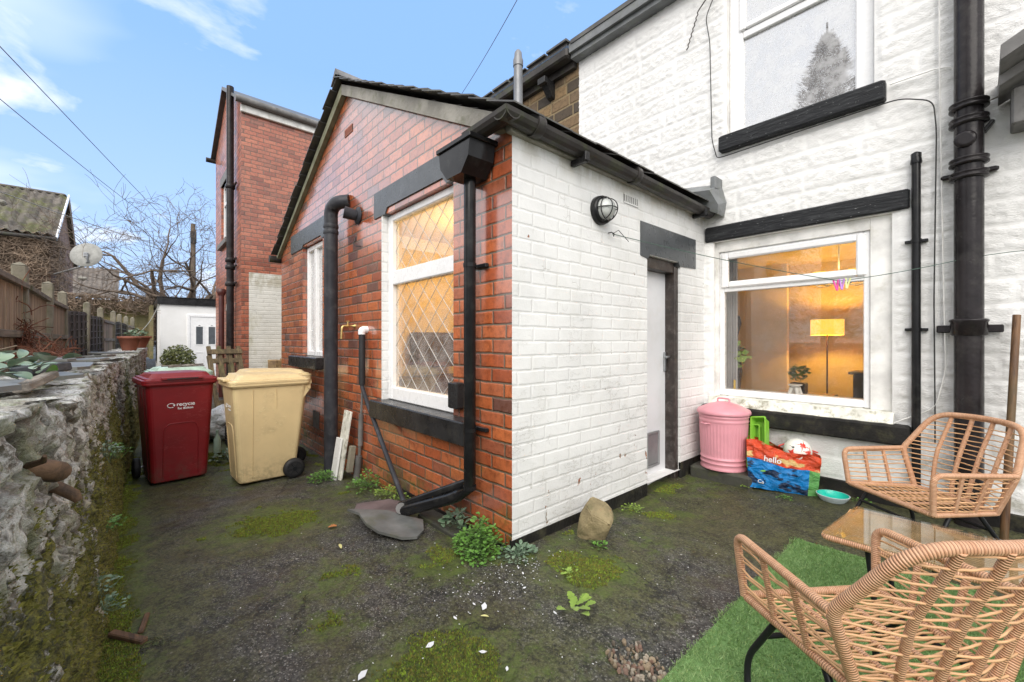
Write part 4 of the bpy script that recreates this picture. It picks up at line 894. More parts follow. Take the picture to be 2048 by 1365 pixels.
# hopper and downpipe
hp_ = MB(); xa, xb = -2.245, -1.915
prof = [(xa, 2.375), (xb, 2.375), (xb-.02, 2.255), (xb-.09, 2.175), (xa+.09, 2.175), (xa+.02, 2.255)]
hp_.prism(prof, 'y', EY-.20, EY-.015); hp_.box(xa-.012, xb+.012, EY-.212, EY-.003, 2.35, 2.38, .004)
hpo = hp_.build('rain_hopper', M_black_plastic, ext)
dp = MB(); dp.tube(fillet([(-2.075, EY-.085, 2.19), (-2.075, EY-.085, .30), (-2.20, EY-.12, .22), (-2.62, EY-.25, .045)], [0, 0, .06, .03], 6), .037, 16)
dpo = dp.build('downpipe', M_black_plastic, ext, 'glossy black downpipe beside the brick corner')
for z in (1.66, .66, .31): b = MB(); b.lathe((-2.075, EY-.085, z), [(.041, -.012), (.041, .012)], 18); (b.box(-2.12, -1.99, EY-.03, EY-.003, z-.012, z+.012, .003) if z > .4 else None); b.build('bracket', M_black_plastic, dpo)
b = MB(); b.tube([(-2.10, EY-.06, .335), (-2.66, EY-.24, .07)], .028, 14); b.lathe((-2.10, EY-.06, .335), [(.032, -.02), (.032, .02)], 14); b.build('waste_pipe', M_black_plastic, ext)
b = MB(); b.tube([(-2.60, EY-.27, .075), (-2.68, EY-.22, .035), (-2.70, EY-.2, -.05)], .036, 14); b.build('pipe_end', M_grey_gutter, ext)
# fat soil pipe
b = MB(); b.tube(fillet([(-4.40, EY-.12, -.15), (-4.40, EY-.12, 2.53), (-4.30, EY-.10, 2.585), (-4.22, EY+.0, 2.60)], [0, .11, .06, 0], 6), .066, 20)
fp = b.build('soil_pipe', M_fat_pipe, ext, 'fat faded black soil pipe with elbow')
for z in (2.30, 2.36): b = MB(); b.lathe((-4.40, EY-.12, z), [(.070, -.02), (.073, -.01), (.073, .01), (.070, .02)], 20); b.build('collar', M_fat_pipe, fp)
b = MB(); b.lathe((-3.98, EY, 2.40), [(.085, -.012), (.08, -.02), (.05, -.03)], 20, 'y'); b.tube([(-3.99, EY-.02, 2.40), (-4.02, EY-.13, 2.42)], [.05, .058], 16); b.build('boiler_flue', M_fat_pipe, ext)
b = MB(); b.tube(fillet([(-3.79, EY-.0, 1.30), (-3.79, EY-.045, 1.30), (-3.79, EY-.05, .78), (-3.62, EY-.06, .62), (-2.66, EY-.20, .04)], [0, .02, .03, .05, 0], 5), .019, 12); w = b.build('waste_pipe', M_fat_pipe, ext, 'grey black waste pipe slanting down to the drain')
b = MB(); b.tube([(-3.79, EY-.05, 1.29), (-3.79, EY-.05, .80)], .030, 12); b.build('insulation', M_rubber, w)
b = MB(); b.tube(fillet([(-3.79, EY, 1.305), (-3.79, EY-.052, 1.305), (-3.79, EY-.052, 1.26)], .02, 4), .032, 12); b.build('white_elbow', M_upvc, w)
b = MB(); b.tube([(-3.80, EY-.03, .95), (-3.86, EY-.03, .50)], .012, 8); b.tube([(-3.86, EY-.03, .52), (-3.88, EY-.03, .22)], .022, 10); b.tube([(-3.885, EY-.03, .24), (-3.90, EY-.03, .10)], .014, 8); b.tube([(-3.90, EY-.035, .12), (-3.93, EY-.05, -.14)], .030, 10); b.build('conduit', M_grey_gutter, ext)
b = MB(); b.box(-2.345, -2.24, EY-.07, EY-.004, .76, .93, .008); b.build('junction_box', M_black_paint, ext)
b = MB(); b.tube([(-4.05, EY, 2.21), (-4.07, EY-.02, 2.15), (-4.0, EY-.02, 2.11), (-3.93, EY-.01, 2.10)], .005, 6); b.build('cable_hook', M_ink, ext)
# flue through the extension roof
b = MB(); b.tube([(-3.05, 2.82, 3.0), (-3.05, 2.82, 3.98)], .044, 16); b.lathe((-3.05, 2.82, 3.97), [(.050, -.06), (.050, 0), (.040, .03), (.036, .075), (.02, .10)], 16)
tag(b.build('flue_pipe', M_white_metal), 'tall grey metal flue pipe rising behind the extension roof', 'flue')

# =================================================================== TALL BRICK NEIGHBOUR
NX = -9.93; NY = 1.6
th_ = thing('brick_house', 'tall two storey red brick house with white painted lower wall beyond the extension', 'house', (-11.7, 3, 0))
b = MB(); wallplane(b, 'y', NY, -13.5, NX, -.3, 6.0, [(-12.55, -11.45, 3.55, 5.0), (-11.5, -10.9, .9, 1.9)], .12, -1); b.add([(-13.5, NY, 6.0), (NX, NY, 6.0), (-11.7, NY, 7.0)], [(0, 1, 2)])
b.quad((NX, NY, 2.6), (NX, 7, 2.6), (NX, 7, 6.0), (NX, NY, 6.0)); b.quad((NX, NY, -.3), (NX, NY+.13, -.3), (NX, NY+.13, 2.6), (NX, NY, 2.6)); b.build('brick_wall', M_house_brick, th_, fixn=False)
b = MB(); b.quad((NX-.001, NY+.13, -.3), (NX-.001, 7, -.3), (NX-.001, 7, 2.6), (NX-.001, NY+.13, 2.6)); b.build('white_lower_wall', M_white_brick_old, th_, fixn=False)
b = MB(); b.prism([(NX+.14, 5.98), (NX+.14, 6.03), (-11.7, 7.08), (-13.66, 6.03), (-13.66, 5.98), (-11.7, 7.0)], 'y', NY-.10, 7); b.build('roof', M_slate, th_)
b = MB(); b.box(NX, NX+.07, NY-.02, 7, 5.80, 5.95, .01); b.build('fascia', M_white_wood, th_); b = MB(); b.tube([(NX+.13, NY-.12, 6.0), (NX+.13, 7, 5.98)], .065, 12); b.build('gutter', M_grey_gutter, th_)
b = MB(); b.tube([(-13.62, NY-.2, 5.98), (-13.62, 7, 5.95)], .06, 10); b.build('gutter', M_gutter, th_)
b = MB(); b.tube([(-10.55, NY-.10, -.1), (-10.55, NY-.10, 6.55)], .068, 14); p = b.build('soil_pipe', M_iron, th_)
for z in (4.45, 2.9, 2.75, 2.4): b = MB(); b.lathe((-10.55, NY-.10, z), [(.075, -.05), (.09, -.04), (.09, .03), (.075, .05)], 14); b.box(-10.56, -10.2, NY-.06, NY-.03, z-.01, z+.02); b.build('collar', M_iron, p)
w = MB(); frame_rect(w, 'y', NY+.05, -12.55, -11.45, 3.55, 5.0, .07, .05, .005); w.box(-12.48, -11.52, NY+.05, NY+.10, 4.5, 4.57); wf = w.build('window', M_upvc, th_); b = MB(); b.box(-12.5, -11.5, NY+.08, NY+.086, 3.6, 4.95); b.build('pane', M_dark_glass, wf)
b = MB(); b.box(-12.65, -11.35, NY-.08, NY+.05, 3.44, 3.55); b.build('sill', M_grey_gutter, th_); b = MB(); b.box(-12.65, -11.35, NY-.01, NY+.1, 5.0, 5.2); b.build('lintel', M_grey_gutter, th_)
w = MB(); frame_rect(w, 'y', NY+.05, -11.5, -10.9, .9, 1.9, .06, .05, .005); wf = w.build('window', M_upvc, th_); b = MB(); b.box(-11.46, -10.94, NY+.08, NY+.086, .94, 1.86); b.build('pane', M_dark_glass, wf)
b = MB(); b.box(-11.6, -10.8, NY-.03, NY+.1, 1.9, 2.05); b.build('lintel', M_white_wood, th_)
b = MB(); b.tube([(-11.75, NY-.10, -.1), (-11.75, NY-.10, 2.25)], .055, 10); b.lathe((-11.75, NY-.10, 2.25), [(.06, 0), (.09, .06), (.09, .14), (.06, .16)], 12); b.build('downpipe', plain('brown_plastic_pipe', (.07, .02, .018), .4), th_, 'dark brown downpipe at the far end')
b = MB(); b.box(NX, NX+.10, NY+.95, NY+1.6, 2.26, 2.34, .02); b.build('ledge', M_conc, th_)

# =================================================================== SHED
SX = -19.0
sh = thing('outbuilding', 'white rendered flat roofed outbuilding with white panelled door at the end of the alley', 'outbuilding', (SX-1, 2, 0))
b = MB(); b.box(SX-4, SX, .66, 4.0, -.3, 2.48); b.build('rendered_wall', M_white_stone, sh)
b = MB(); b.box(SX-4.1, SX+.08, .58, 4.1, 2.48, 2.72, .01); b.box(SX-4.12, SX+.10, .56, 4.12, 2.72, 2.745); b.build('fascia', M_black_paint, sh)
d0 = MB(); frame_rect(d0, 'x', SX, 1.40, 2.50, -.1, 2.16, .09, .05, .01); d0.build('door_frame', M_upvc, sh)
d0 = MB(); d0.box(SX+.002, SX+.03, 1.492, 2.408, -.05, 2.07); dd_ = d0.build('door', M_upvc, sh)
for yy in (1.66, 2.03):
    b = MB(); b.prism([(yy, 1.08), (yy+.2, 1.08), (yy+.2, 1.72), (yy+.1, 1.78), (yy, 1.72)], 'x', SX+.031, SX+.04); b.build('window_light', M_dark_glass, dd_)
    b = MB(); frame_rect(b, 'x', SX+.031, yy-.03, yy+.23, 1.05, 1.75, .03, .012, .003); frame_rect(b, 'x', SX+.031, yy-.03, yy+.23, .12, .80, .03, .012, .003); b.build('panel_moulding', M_upvc, dd_)
b = MB(); b.box(SX+.03, SX+.045, 2.34, 2.37, .90, 1.12, .002); b.tube([(SX+.045, 2.355, 1.05), (SX+.09, 2.355, 1.05), (SX+.09, 2.25, 1.05)], .012, 6); b.build('handle', M_brass, dd_)
# =================================================================== BEYOND THE WALL
# left house with pantile roof and dead climber
def pantile_roof(mb, ye, xe, ze, yr0, yr1, xr, zr, ncol, nrow):
    """roof plane from eave (x=xe,z=ze) to ridge (x=xr,z=zr), y from yr0..yr1"""
    cols = ncol*6; 
    ys = np.linspace(yr0, yr1, cols+1); P = []; F = []
    for r in range(nrow):
        for e_, lift in ((0, .10), (1, 0.0)):
            t = (r+e_)/nrow
            for i, y in enumerate(ys):
                wv = .095*(math.sin(i*2*math.pi/6)*.5+.5)
                P.append((xe+(xr-xe)*t, y, ze+(zr-ze)*t+wv+lift))
        b0 = r*2*(cols+1)
        for i in range(cols): F.append((b0+i, b0+i+1, b0+cols+2+i, b0+cols+1+i))
        if r:
            pb = (r*2-1)*(cols+1)
            for i in range(cols): F.append((pb+i, pb+i+1, b0+i+1, b0+i))
    mb.add(P, F, None, True)
lh = thing('tiled_house', 'brown brick house with mossy pantile roof and dead climber behind the fence', 'house', (-29, -8, .8))
HX = -25.0; HY = -2.5
b = MB(); b.quad((HX, HY-16, .8), (HX, HY, .8), (HX, HY, 5.5), (HX, HY-16, 5.5)); b.add([(HX, HY, .8), (HX-8, HY, .8), (HX-8, HY, 5.5), (HX-4, HY, 8.0), (HX, HY, 5.5)], [(0, 1, 2, 3, 4)]); b.build('brick_wall', M_old_wall, lh, fixn=False)
b = MB(); pantile_roof(b, 0, HX+.35, 5.28, HY-16, HY+.15, HX-4, 8.05, 60, 13); b.build('pantile_roof', M_pantile, lh, fixn=False)
b = MB(); b.add([(HX-8.35, HY-16, 5.28), (HX-8.35, HY+.15, 5.28), (HX-4, HY+.15, 8.05), (HX-4, HY-16, 8.05)], [(0, 1, 2, 3)]); b.build('rear_roof', M_pantile, lh, fixn=False)
b = MB(); b.prism([(HX+.38, 5.22), (HX+.38, 5.36), (HX-4, 8.16), (HX-8.4, 5.36), (HX-8.4, 5.22), (HX-4, 8.0)], 'y', HY+.15, HY+.21); b.build('verge', M_upvc, lh)
b = MB(); b.tube([(HX+.42, HY-16, 5.25), (HX+.42, HY+.2, 5.25)], .08, 8); b.build('gutter', M_gutter, lh); b = MB(); b.box(HX-4.15, HX-3.85, HY-16, HY+.1, 8.03, 8.16, .05); b.build('ridge_tile', M_pantile, lh)
for (y, r) in ((HY-2.6, .55), (HY-1.6, .3)):
    b = MB(); t = .38+.15*(y > HY-2); b.obox((HX+.35-4.35*t, y, 5.28+2.77*t+.14), (.35, r, .14), (0, -.57, 0), .05); b.build('roof_vent', M_cement, lh)
def vines(name, n, fn, seed, r, mat, L=(20, 50), step=.16, parent=None):
    rs = np.random.RandomState(seed); mb = MB()
    for i in range(n):
        u, v = fn(rs, None); a = rs.uniform(0, 2*math.pi); P = []
        for k in range(rs.randint(*L)):
            P.append(fn(rs, (u, v))); a += rs.normal()*.45; u += math.cos(a)*step; v += abs(math.sin(a))*step*rs.choice([1, 1, -.6]); 
        P = [p for p in P if p is not None]
        if len(P) > 2: mb.tube(P, r*rs.uniform(.5, 1.4), 3, caps=False)
    return mb.build(name, mat, parent, fixn=False)
def fv1(rs, uv):
    if uv is None: return (rs.uniform(-7.5, .2), rs.uniform(0, 4.0))
    u, v = uv
    if v < 0 or v > 4.6: return None
    if u <= 0: return (HX+.10+rs.uniform(0, .12), HY+u, .9+v)
    return (HX-u, HY+.10+rs.uniform(0, .12), .9+v) if u < 7.5 else None
tag(vines('climbing_vine', 560, fv1, 5, .015, M_vine, step=.20), 'dead brown climber stems covering the wall of the pantiled house', 'climber')
h2 = thing('far_house', 'small tiled roof of a further house behind the ochre wall', 'house', (-50, -6, .8))
b = MB(); b.quad((-48, -16, .8), (-48, -1.2, .8), (-48, -1.2, 4.6), (-48, -16, 4.6)); b.add([(-48, -1.2, .8), (-56, -1.2, .8), (-56, -1.2, 4.6), (-52, -1.2, 7.4), (-48, -1.2, 4.6)], [(0, 1, 2, 3, 4)]); b.build('brick_wall', M_old_wall, h2, fixn=False)
b = MB(); pantile_roof(b, 0, -47.6, 4.5, -16, -1.0, -52, 7.6, 50, 14); b.build('pantile_roof', M_far_tile, h2, fixn=False)
b = MB(); b.obox((-50, -3.2, 6.35), (.5, .5, .2), (0, -.6, 0), .06); b.build('roof_vent', M_cement, h2)
# ochre garden wall with climber
ow = MB(); ow.box(-24.2, -24, -3.2, .55, .5, 2.85); ow.box(-24, -21.5, .45, .55, .5, 2.6); tag(ow.build('garden_wall', M_ochre_wall), 'ochre block garden wall behind the fence under a mat of dead stems', 'wall')
def fv2(rs, uv):
    if uv is None: return (rs.uniform(-3.4, .6), rs.uniform(1.9, 2.4))
    u, v = uv
    if v < 0 or v > 2.65 or u > .8: return None
    return (-23.9+rs.uniform(0, .2), u, .4+v+rs.uniform(-.05, .1))
tag(vines('wall_climber', 170, fv2, 9, .014, M_vine, L=(10, 30)), 'tangle of bare climber stems along the top of the ochre wall', 'climber')
# satellite dish
sdh = thing('satellite_dish', 'round grey satellite dish on the gable of the pantiled house', 'satellite dish', (-20.3, -1.22, 4.0))
cD = Vector((-20.3, -1.22, 4.13)); b = MB(); b.lathe((0, 0, 0), [(.02, .08), (.20, .07), (.35, .035), (.43, 0), (.44, -.01), (.42, -.02), (.20, .045), (.02, .06)], 32)
mm = Matrix.Translation(cD) @ Euler((R(75), 0, R(68))).to_matrix().to_4x4(); b.xf(mm); b.build('dish', plain('grey_dish', (.30, .30, .28), .6, dirt=(.18, .18, .15)), sdh)
b = MB(); b.tube([cD+Vector((.12, 0, 0)), cD+Vector((.2, .05, -.25)), cD+Vector((-.1, -.1, -.4)), (-24.9, -2.4, 3.9)], .03, 8); b.obox(tuple(cD+Vector((.14, 0, -.02))), (.1, .12, .16), (0, 0, 0), .02); b.build('bracket', M_galv, sdh)
# fence
fen = thing('garden_fence', 'weathered timber panel fence with concrete posts on the garden behind the rubble wall', 'fence', (-9.6, -.8, .86))
FP = [(-2.6, -.86), (-4.35, -.80), (-6.09, -.79), (-7.87, -.83), (-9.6, -.82), (-11.4, -.69), (-13.1, -.55), (-14.9, -.42), (-16.0, -.30), (-17.0, -.20), (-18.6, -.04)]
for i, (x, y) in enumerate(FP):
    if x > -5: continue
    b = MB(); zt = 1.93+.02*math.sin(i*2); lean = .03*math.sin(i*3.1+1)
    m = Matrix.Translation((x, y, .80)) @ Euler((lean*.6, lean, 0)).to_matrix().to_4x4()
    H = zt-.80
    b.box(-.055, .055, -.05, .05, 0, H, .01, m);
    i0 = len(b.v); b.add([(-.055, -.05, H), (.055, -.05, H), (.055, .05, H), (-.055, .05, H), (0, 0, H+.035)], [(0, 1, 4), (1, 2, 4), (2, 3, 4), (3, 0, 4)]); b.xf(m, i0)
    b.build('concrete_post', M_conc, fen)
kinds = ['f', 'f', 'f', 'w', 'w', 'f', 'w', 'w', 'f', 'f']
for i in range(1, len(FP)-1):
    c = Vector((*FP[i], 0)); a = Vector((*FP[i+1], 0)); d = c-a; L = d.length-.12; d.normalize(); ang = math.atan2(d.y, d.x); mid = (a+c)/2
    m = Matrix.Translation((mid.x, mid.y, .84)) @ Euler((0, 0, ang)).to_matrix().to_4x4(); H = .86 if i > 3 else .93
    if i <= 2: kd = 'f'
    else: kd = ['f', 'w', 'w', 'f', 'w', 'w', 'f', 'f'][(i-3) % 8]
    b = MB(); i0 = 0
    if kd == 'f':
        nb_ = 17
        for k in range(nb_):
            x0 = -L/2+k*L/nb_; b.add([(x0, -.008, 0), (x0+L/nb_+.006, .006, 0), (x0+L/nb_+.006, .006, H), (x0, -.008, H+RNG.uniform(-.01, .01)), (x0, .010, 0), (x0+L/nb_+.006, .012, 0), (x0+L/nb_+.006, .012, H), (x0, .010, H)], [(0, 1, 2, 3), (4, 7, 6, 5), (0, 4, 5, 1), (3, 2, 6, 7), (0, 3, 7, 4), (1, 5, 6, 2)])
        b.xf(m); pn = b.build('featheredge_panel', M_fence, fen)
        b = MB(); b.box(-L/2, L/2, -.002, .055, H-.08, H-.03, .004); b.box(-L/2, L/2, .013, .05, H*.42, H*.42+.06, .004); b.box(-L/2, L/2, .013, .035, .02, .07, .004); b.xf(m); b.build('rail', M_fence_rail, pn)
    else:
        tl = RNG.uniform(-.05, .05)
        for k in range(10):
            z0 = k*H/10; b.box(-L/2, L/2, -.006+.008*(k % 2), .002+.008*(k % 2), z0, z0+H/10+.015)
        for k in range(5):
            x0 = -L/2+.04+k*(L-.1)/4; b.box(x0-.012, x0+.018, .011, .030, 0, H)
        for k in range(7): z0 = .04+k*(H-.08)/6; b.box(-L/2, L/2, .030, .038, z0-.008, z0+.008)
        b.xf(m @ Euler((0, tl, 0)).to_matrix().to_4x4()); b.build('woven_panel', M_fence_dark, fen)
# bare tree
def bare_tree(name, base, h, seed, mat, label, lean=(0, 0), spread=1.0, depth=7, r0=.2, cat='tree', nlimb=5):
    rs = np.random.RandomState(seed); t = thing(name, label, cat, base); trunk = MB(); crown = MB()
    def grow(p, d, L, r, lv, mb):
        n = 4; P = [p]; q = Vector(p); dd = Vector(d); Rr = [r]
        for k in range(n):
            dd = (dd+Vector(rs.normal(size=3))*.16+Vector((0, 0, .03 if lv > 2 else .0))).normalized(); q = q+dd*L/n; P.append(q.copy()); Rr.append(r*(1-.35*(k+1)/n))
        mb.tube(P, Rr, 6 if lv < 2 else (4 if lv < 4 else 3), caps=False)
        if lv >= depth: return
        kids = rs.randint(2, 4) if lv < depth-1 else rs.randint(2, 5)
        for k in range(kids):
            j = rs.randint(2, n+1) if k else n; nd = (dd+Vector(rs.normal(size=3))*.62*spread).normalized(); nd.z = nd.z*.8+.08
            grow(P[j], nd.normalized(), L*rs.uniform(.62, .88), max(.007, Rr[j]*rs.uniform(.55, .74)), lv+1, crown)
    b0 = Vector(base)+Vector((0, 0, -.2)); top = b0+Vector((lean[0], lean[1], h*.22)); trunk.tube([b0, (b0+top)/2, top], [r0*1.2, r0, r0*.9], 10)
    for k in range(nlimb):
        a = k*2*math.pi/nlimb+rs.uniform(-.3, .3); d = Vector((math.cos(a)*.9*spread, math.sin(a)*.9*spread, rs.uniform(.5, 1.0))).normalized(); grow(top-Vector((0, 0, rs.uniform(0, .25))), d, h*.27, r0*.52, 1, crown)
    trunk.build('trunk', M_bark, t); crown.build('crown', mat, t, fixn=False); return t
bare_tree('bare_tree', (-24.5, 1.9, .2), 8.6, 12, M_twig, 'wide bare winter tree with twisted limbs behind the white outbuilding', spread=1.05, depth=7, r0=.32, nlimb=9)
bare_tree('bare_tree', (-34, 2.3, .2), 6.6, 5, M_twig, 'smaller twiggy bare tree further back behind the telegraph pole', spread=1.1, depth=7, r0=.3, nlimb=7)
leaf_h = leafblob((-40, .6, 2.6), 2.3, 5000, .28, M_vine, 'far_hedge', None, 4, .75); tag(leaf_h, 'brown thicket of bare hedge between the ochre wall and the outbuilding', 'hedge')
lb2 = leafblob((-30, 1.0, 2.0), 1.3, 3000, .16, M_vine, 'thicket', None, 14, .9); tag(lb2, 'low tangled brown thicket just left of the white outbuilding', 'shrub')
tp = thing('telegraph_pole', 'wooden telegraph pole rising through the bare tree with black box near its top', 'pole', (-26.5, 2.2, .2)); b = MB(); b.tube([(-26.5, 2.2, 0), (-26.5, 2.2, 7.1)], [.13, .10], 10); b.build('pole', M_bark, tp); b = MB(); b.box(-26.62, -26.35, 2.09, 2.33, 6.1, 6.7, .03); b.build('junction_box', M_ink, tp)
# overhead wires
def wire(name, p0, p1, sag, r, label, mat=None, n=28):
    p0 = Vector(p0); p1 = Vector(p1); P = [p0.lerp(p1, i/n)-Vector((0, 0, sag*4*(i/n)*(1-i/n))) for i in range(n+1)]
    b = MB(); b.tube(P, r, 5); return tag(b.build(name, mat or M_grey_gutter), label, 'wire')
def ray(x, y, t):
    a = (x-1024)/841; c = (682-y)/841; return (t*(-.744+.668*a), t*(.668+.744*a), 1.2+c*t)
wire('overhead_wire', ray(-60, 30, 7.5), ray(352, 462, 24.6), .0, .010, 'upper overhead wire sloping down from the top left to the telegraph pole')
wire('overhead_wire', ray(-60, 148, 8.0), ray(350, 470, 24.6), .15, .009, 'middle overhead wire sloping down to the telegraph pole from the left edge')
wire('overhead_wire', ray(-50, 365, 9.0), ray(352, 500, 24.6), .1, .012, 'lowest overhead wire passing in front of the pantiled roof', M_cement)
wire('overhead_wire', ray(915, 200, 9), ray(1045, -20, 5.5), .05, .005, 'thin overhead wire above the extension roof')
wire('washing_line', (-13.0, -.10, 1.28), (-18.9, .62, 2.45), .22, .009, 'slack cream line from the fence to the corner of the white outbuilding', M_cement)
# shrub by the shed
shb = leafblob((-15.6, .95, .62), .42, 2600, .07, M_bush, 'evergreen_shrub', None, 6, 1.15); tag(shb, 'small olive evergreen shrub beside the wall in front of the white outbuilding', 'shrub')
# pots on the wall
def pot(x, y, z, r, h, label, plant=True, seed=1):
    t = thing('plant_pot', label, 'plant pot', (x, y, z), 'terracotta pots on the rubble wall'); b = MB(); b.lathe((x, y, z), [(r*.62, 0), (r*.70, h*.2), (r*.95, h*.82), (r*1.06, h*.84), (r*1.08, h), (r*.98, h), (r*.92, h*.85), (r*.3, h*.84)], 28); b.build('pot', M_clay, t)
    if plant: leafblob((x, y, z+h+.05), r*.8, 120, .07, M_leaf_blue, 'seedling', t, seed, .6)
    return t
pot(-8.9, -.06, 1.05, .135, .22, 'round terracotta bowl on the rubble wall nearest the camera', False)
pot(-10.7, .03, 1.07, .21, .22, 'wide terracotta pot with seedlings behind the round bowl', True, 2)
pot(-11.6, .0, 1.06, .10, .16, 'small red pot at the far end of the rubble wall', False)
# planks and slates lying on the wall top
def tagd(o, l, c, g=None): return tag(o, l, c, g)
b = MB(); b.obox((-2.36, -.27, 1.05), (.36, .042, .03), (R(8), R(4), R(-6)), .005); tagd(b.build('timber_batten', M_plank), 'pale wet timber batten lying slantwise on the wall top under bramble leaves', 'timber')
b = MB(); b.obox((-3.0, -.32, 1.065), (.62, .07, .045), (R(10), R(-1), R(-6)), .006); tagd(b.build('timber_plank', M_plank_dark), 'dark blue grey plank lying along the wall top below the bracken', 'timber')
def slatepiece(c, w, l, rot, th=.012, seed=0, tilt=(0, 0)):
    rs = np.random.RandomState(seed); n = 14; P = []
    for k in range(n):
        a = 2*math.pi*k/n; e_ = .5/max(abs(math.cos(a)), abs(math.sin(a)))*rs.uniform(.82, 1.0); P.append((math.cos(a)*e_*w, math.sin(a)*e_*l))
    b = MB(); b.prism(P, 'z', -th/2, th/2); b.xf(Matrix.Translation(c) @ Euler((tilt[0], tilt[1], rot)).to_matrix().to_4x4()); return b
SLT = [((-1.9, -.36, 1.065), .30, .20, .3), ((-2.45, -.36, 1.035), .36, .20, -.1), ((-2.75, -.27, 1.045), .28, .15, .4), ((-3.7, -.31, 1.05), .55, .24, .05), ((-4.6, -.29, 1.055), .50, .26, -.15), ((-5.4, -.28, 1.06), .60, .30, .1), ((-6.4, -.22, 1.07), .6, .3, 0), ((-4.2, -.42, 1.075), .45, .22, .2)]
sn = ['nearest the camera', 'second from the camera', 'beside the dark plank', 'under the bracken heap', 'in the middle of the wall top', 'past the middle of the wall top', 'near the terracotta bowl', 'overlapping another piece behind the dark plank']
for k, (c, w, l, r) in enumerate(SLT): tagd(slatepiece(c, w, l, r, .016, k, (RNG.uniform(-.04, .04), RNG.uniform(-.04, .04))).build('coping_slate', M_slate_light), 'flat grey stone slate laid on the wall top, '+sn[k], 'slate', 'flat slates along the top of the rubble wall')
# bracken heap + bramble
def stems(c, ext_, n, mat, name, seed, r=.003, L=.25, parent=None):
    rs = np.random.RandomState(seed); b = MB()
    for i in range(n):
        p = Vector((c[0]+rs.normal()*ext_[0], c[1]+rs.normal()*ext_[1], c[2]+abs(rs.normal())*ext_[2])); d = Vector((rs.normal(), rs.normal()*.5, rs.normal()*.5)).normalized(); P = [p]
        for k in range(4): d = (d+Vector(rs.normal(size=3))*.35-Vector((0, 0, .12))).normalized(); p = p+d*L/4; P.append(p)
        P = [Vector((q.x, q.y, max(q.z, c[2]-.02))) for q in P]
        b.tube(P, r*rs.uniform(.5, 1.3), 3, caps=False)
    return b.build(name, mat, parent, fixn=False)
tagd(stems((-4.9, -.50, 1.05), (.38, .05, .035), 420, M_bracken, 'bracken_heap', 3, .0028, .16), 'heap of dead red brown bracken on the wall top against the fence', 'dead plant')
tagd(stems((-5.75, -.74, 1.0), (.06, .02, .20), 220, M_bracken, 'dead_fern', 4, .004, .22), 'column of dead brown fern hanging in front of the first fence post', 'dead plant')
brm = thing('bramble', 'trailing bramble with grey green leaves over the near wall top', 'bramble', (-2.4, -.5, 1.0)); stt = stems((-2.6, -.62, 1.0), (.6, .04, .03), 120, M_vine, 'stem_tangle', 7, .0025, .3, brm); stt['kind'] = 'stuff'
def bigleaf(mb, c, L, w, rot, tilt, seed=0, lob=0):
    rs = np.random.RandomState(seed); n = 9; m = Matrix.Translation(c) @ Euler((tilt[0], tilt[1], rot)).to_matrix().to_4x4(); V = []; F = []
    for i in range(n+1):
        t = i/n; ww = w*.5*math.sin(math.pi*min(1, t*.92+.04))**.75*(1+lob*.35*math.sin(i*2.6)); zc = .06*L*math.sin(t*3)
        V += [(L*t, -ww, zc+.25*ww), (L*t, 0, zc), (L*t, ww, zc+.25*ww)]
        if i: k = 3*i; F += [(k-3, k-2, k+1, k), (k-2, k-1, k+2, k+1)]
    i0 = len(mb.v); mb.add(V, F, None, True); mb.xf(m, i0)
b = MB(); bigleaf(b, (-2.50, -.27, 1.06), .085, .065, 2.75, (R(-55), -.2), 1); tagd(b.build('bramble_leaf', M_leaf_bright), 'single large bright green leaf standing on the near wall top', 'leaf')
b = MB(); rs = np.random.RandomState(2)
for k in range(54):
    x = -1.95-rs.uniform(0, 1.3); y = -.46+rs.normal()*.05 if k % 3 else -.30+rs.normal()*.03
    bigleaf(b, (x, y, 1.06+rs.uniform(0, .07)), rs.uniform(.05, .10), rs.uniform(.04, .075), rs.uniform(0, 6.3), (rs.uniform(-.5, .5), rs.uniform(-.5, .3)), k)
b.build('leaves', M_leaf_blue, brm)
# roots sticking out of the wall face
b = MB(); b.tube([(-1.20, -.22, .975), (-1.235, -.165, .955), (-1.26, -.135, .94), (-1.275, -.115, .928), (-1.28, -.108, .922)], [.014, .019, .0215, .021, .015], 12); b.tube([(-1.235, -.165, .955), (-1.20, -.13, .97), (-1.17, -.125, .985)], [.008, .006, .003], 6); tagd(b.build('tree_stub', M_root), 'broken brown wood stub jutting from the left rubble wall', 'wood stub')
b = MB(); b.tube([(-1.45, -.20, .875), (-1.455, -.135, .855), (-1.455, -.108, .83), (-1.455, -.10, .815)], [.010, .0135, .013, .008], 10); tagd(b.build('tree_stub', M_root), 'smaller dark wood stub further along the left rubble wall', 'wood stub')

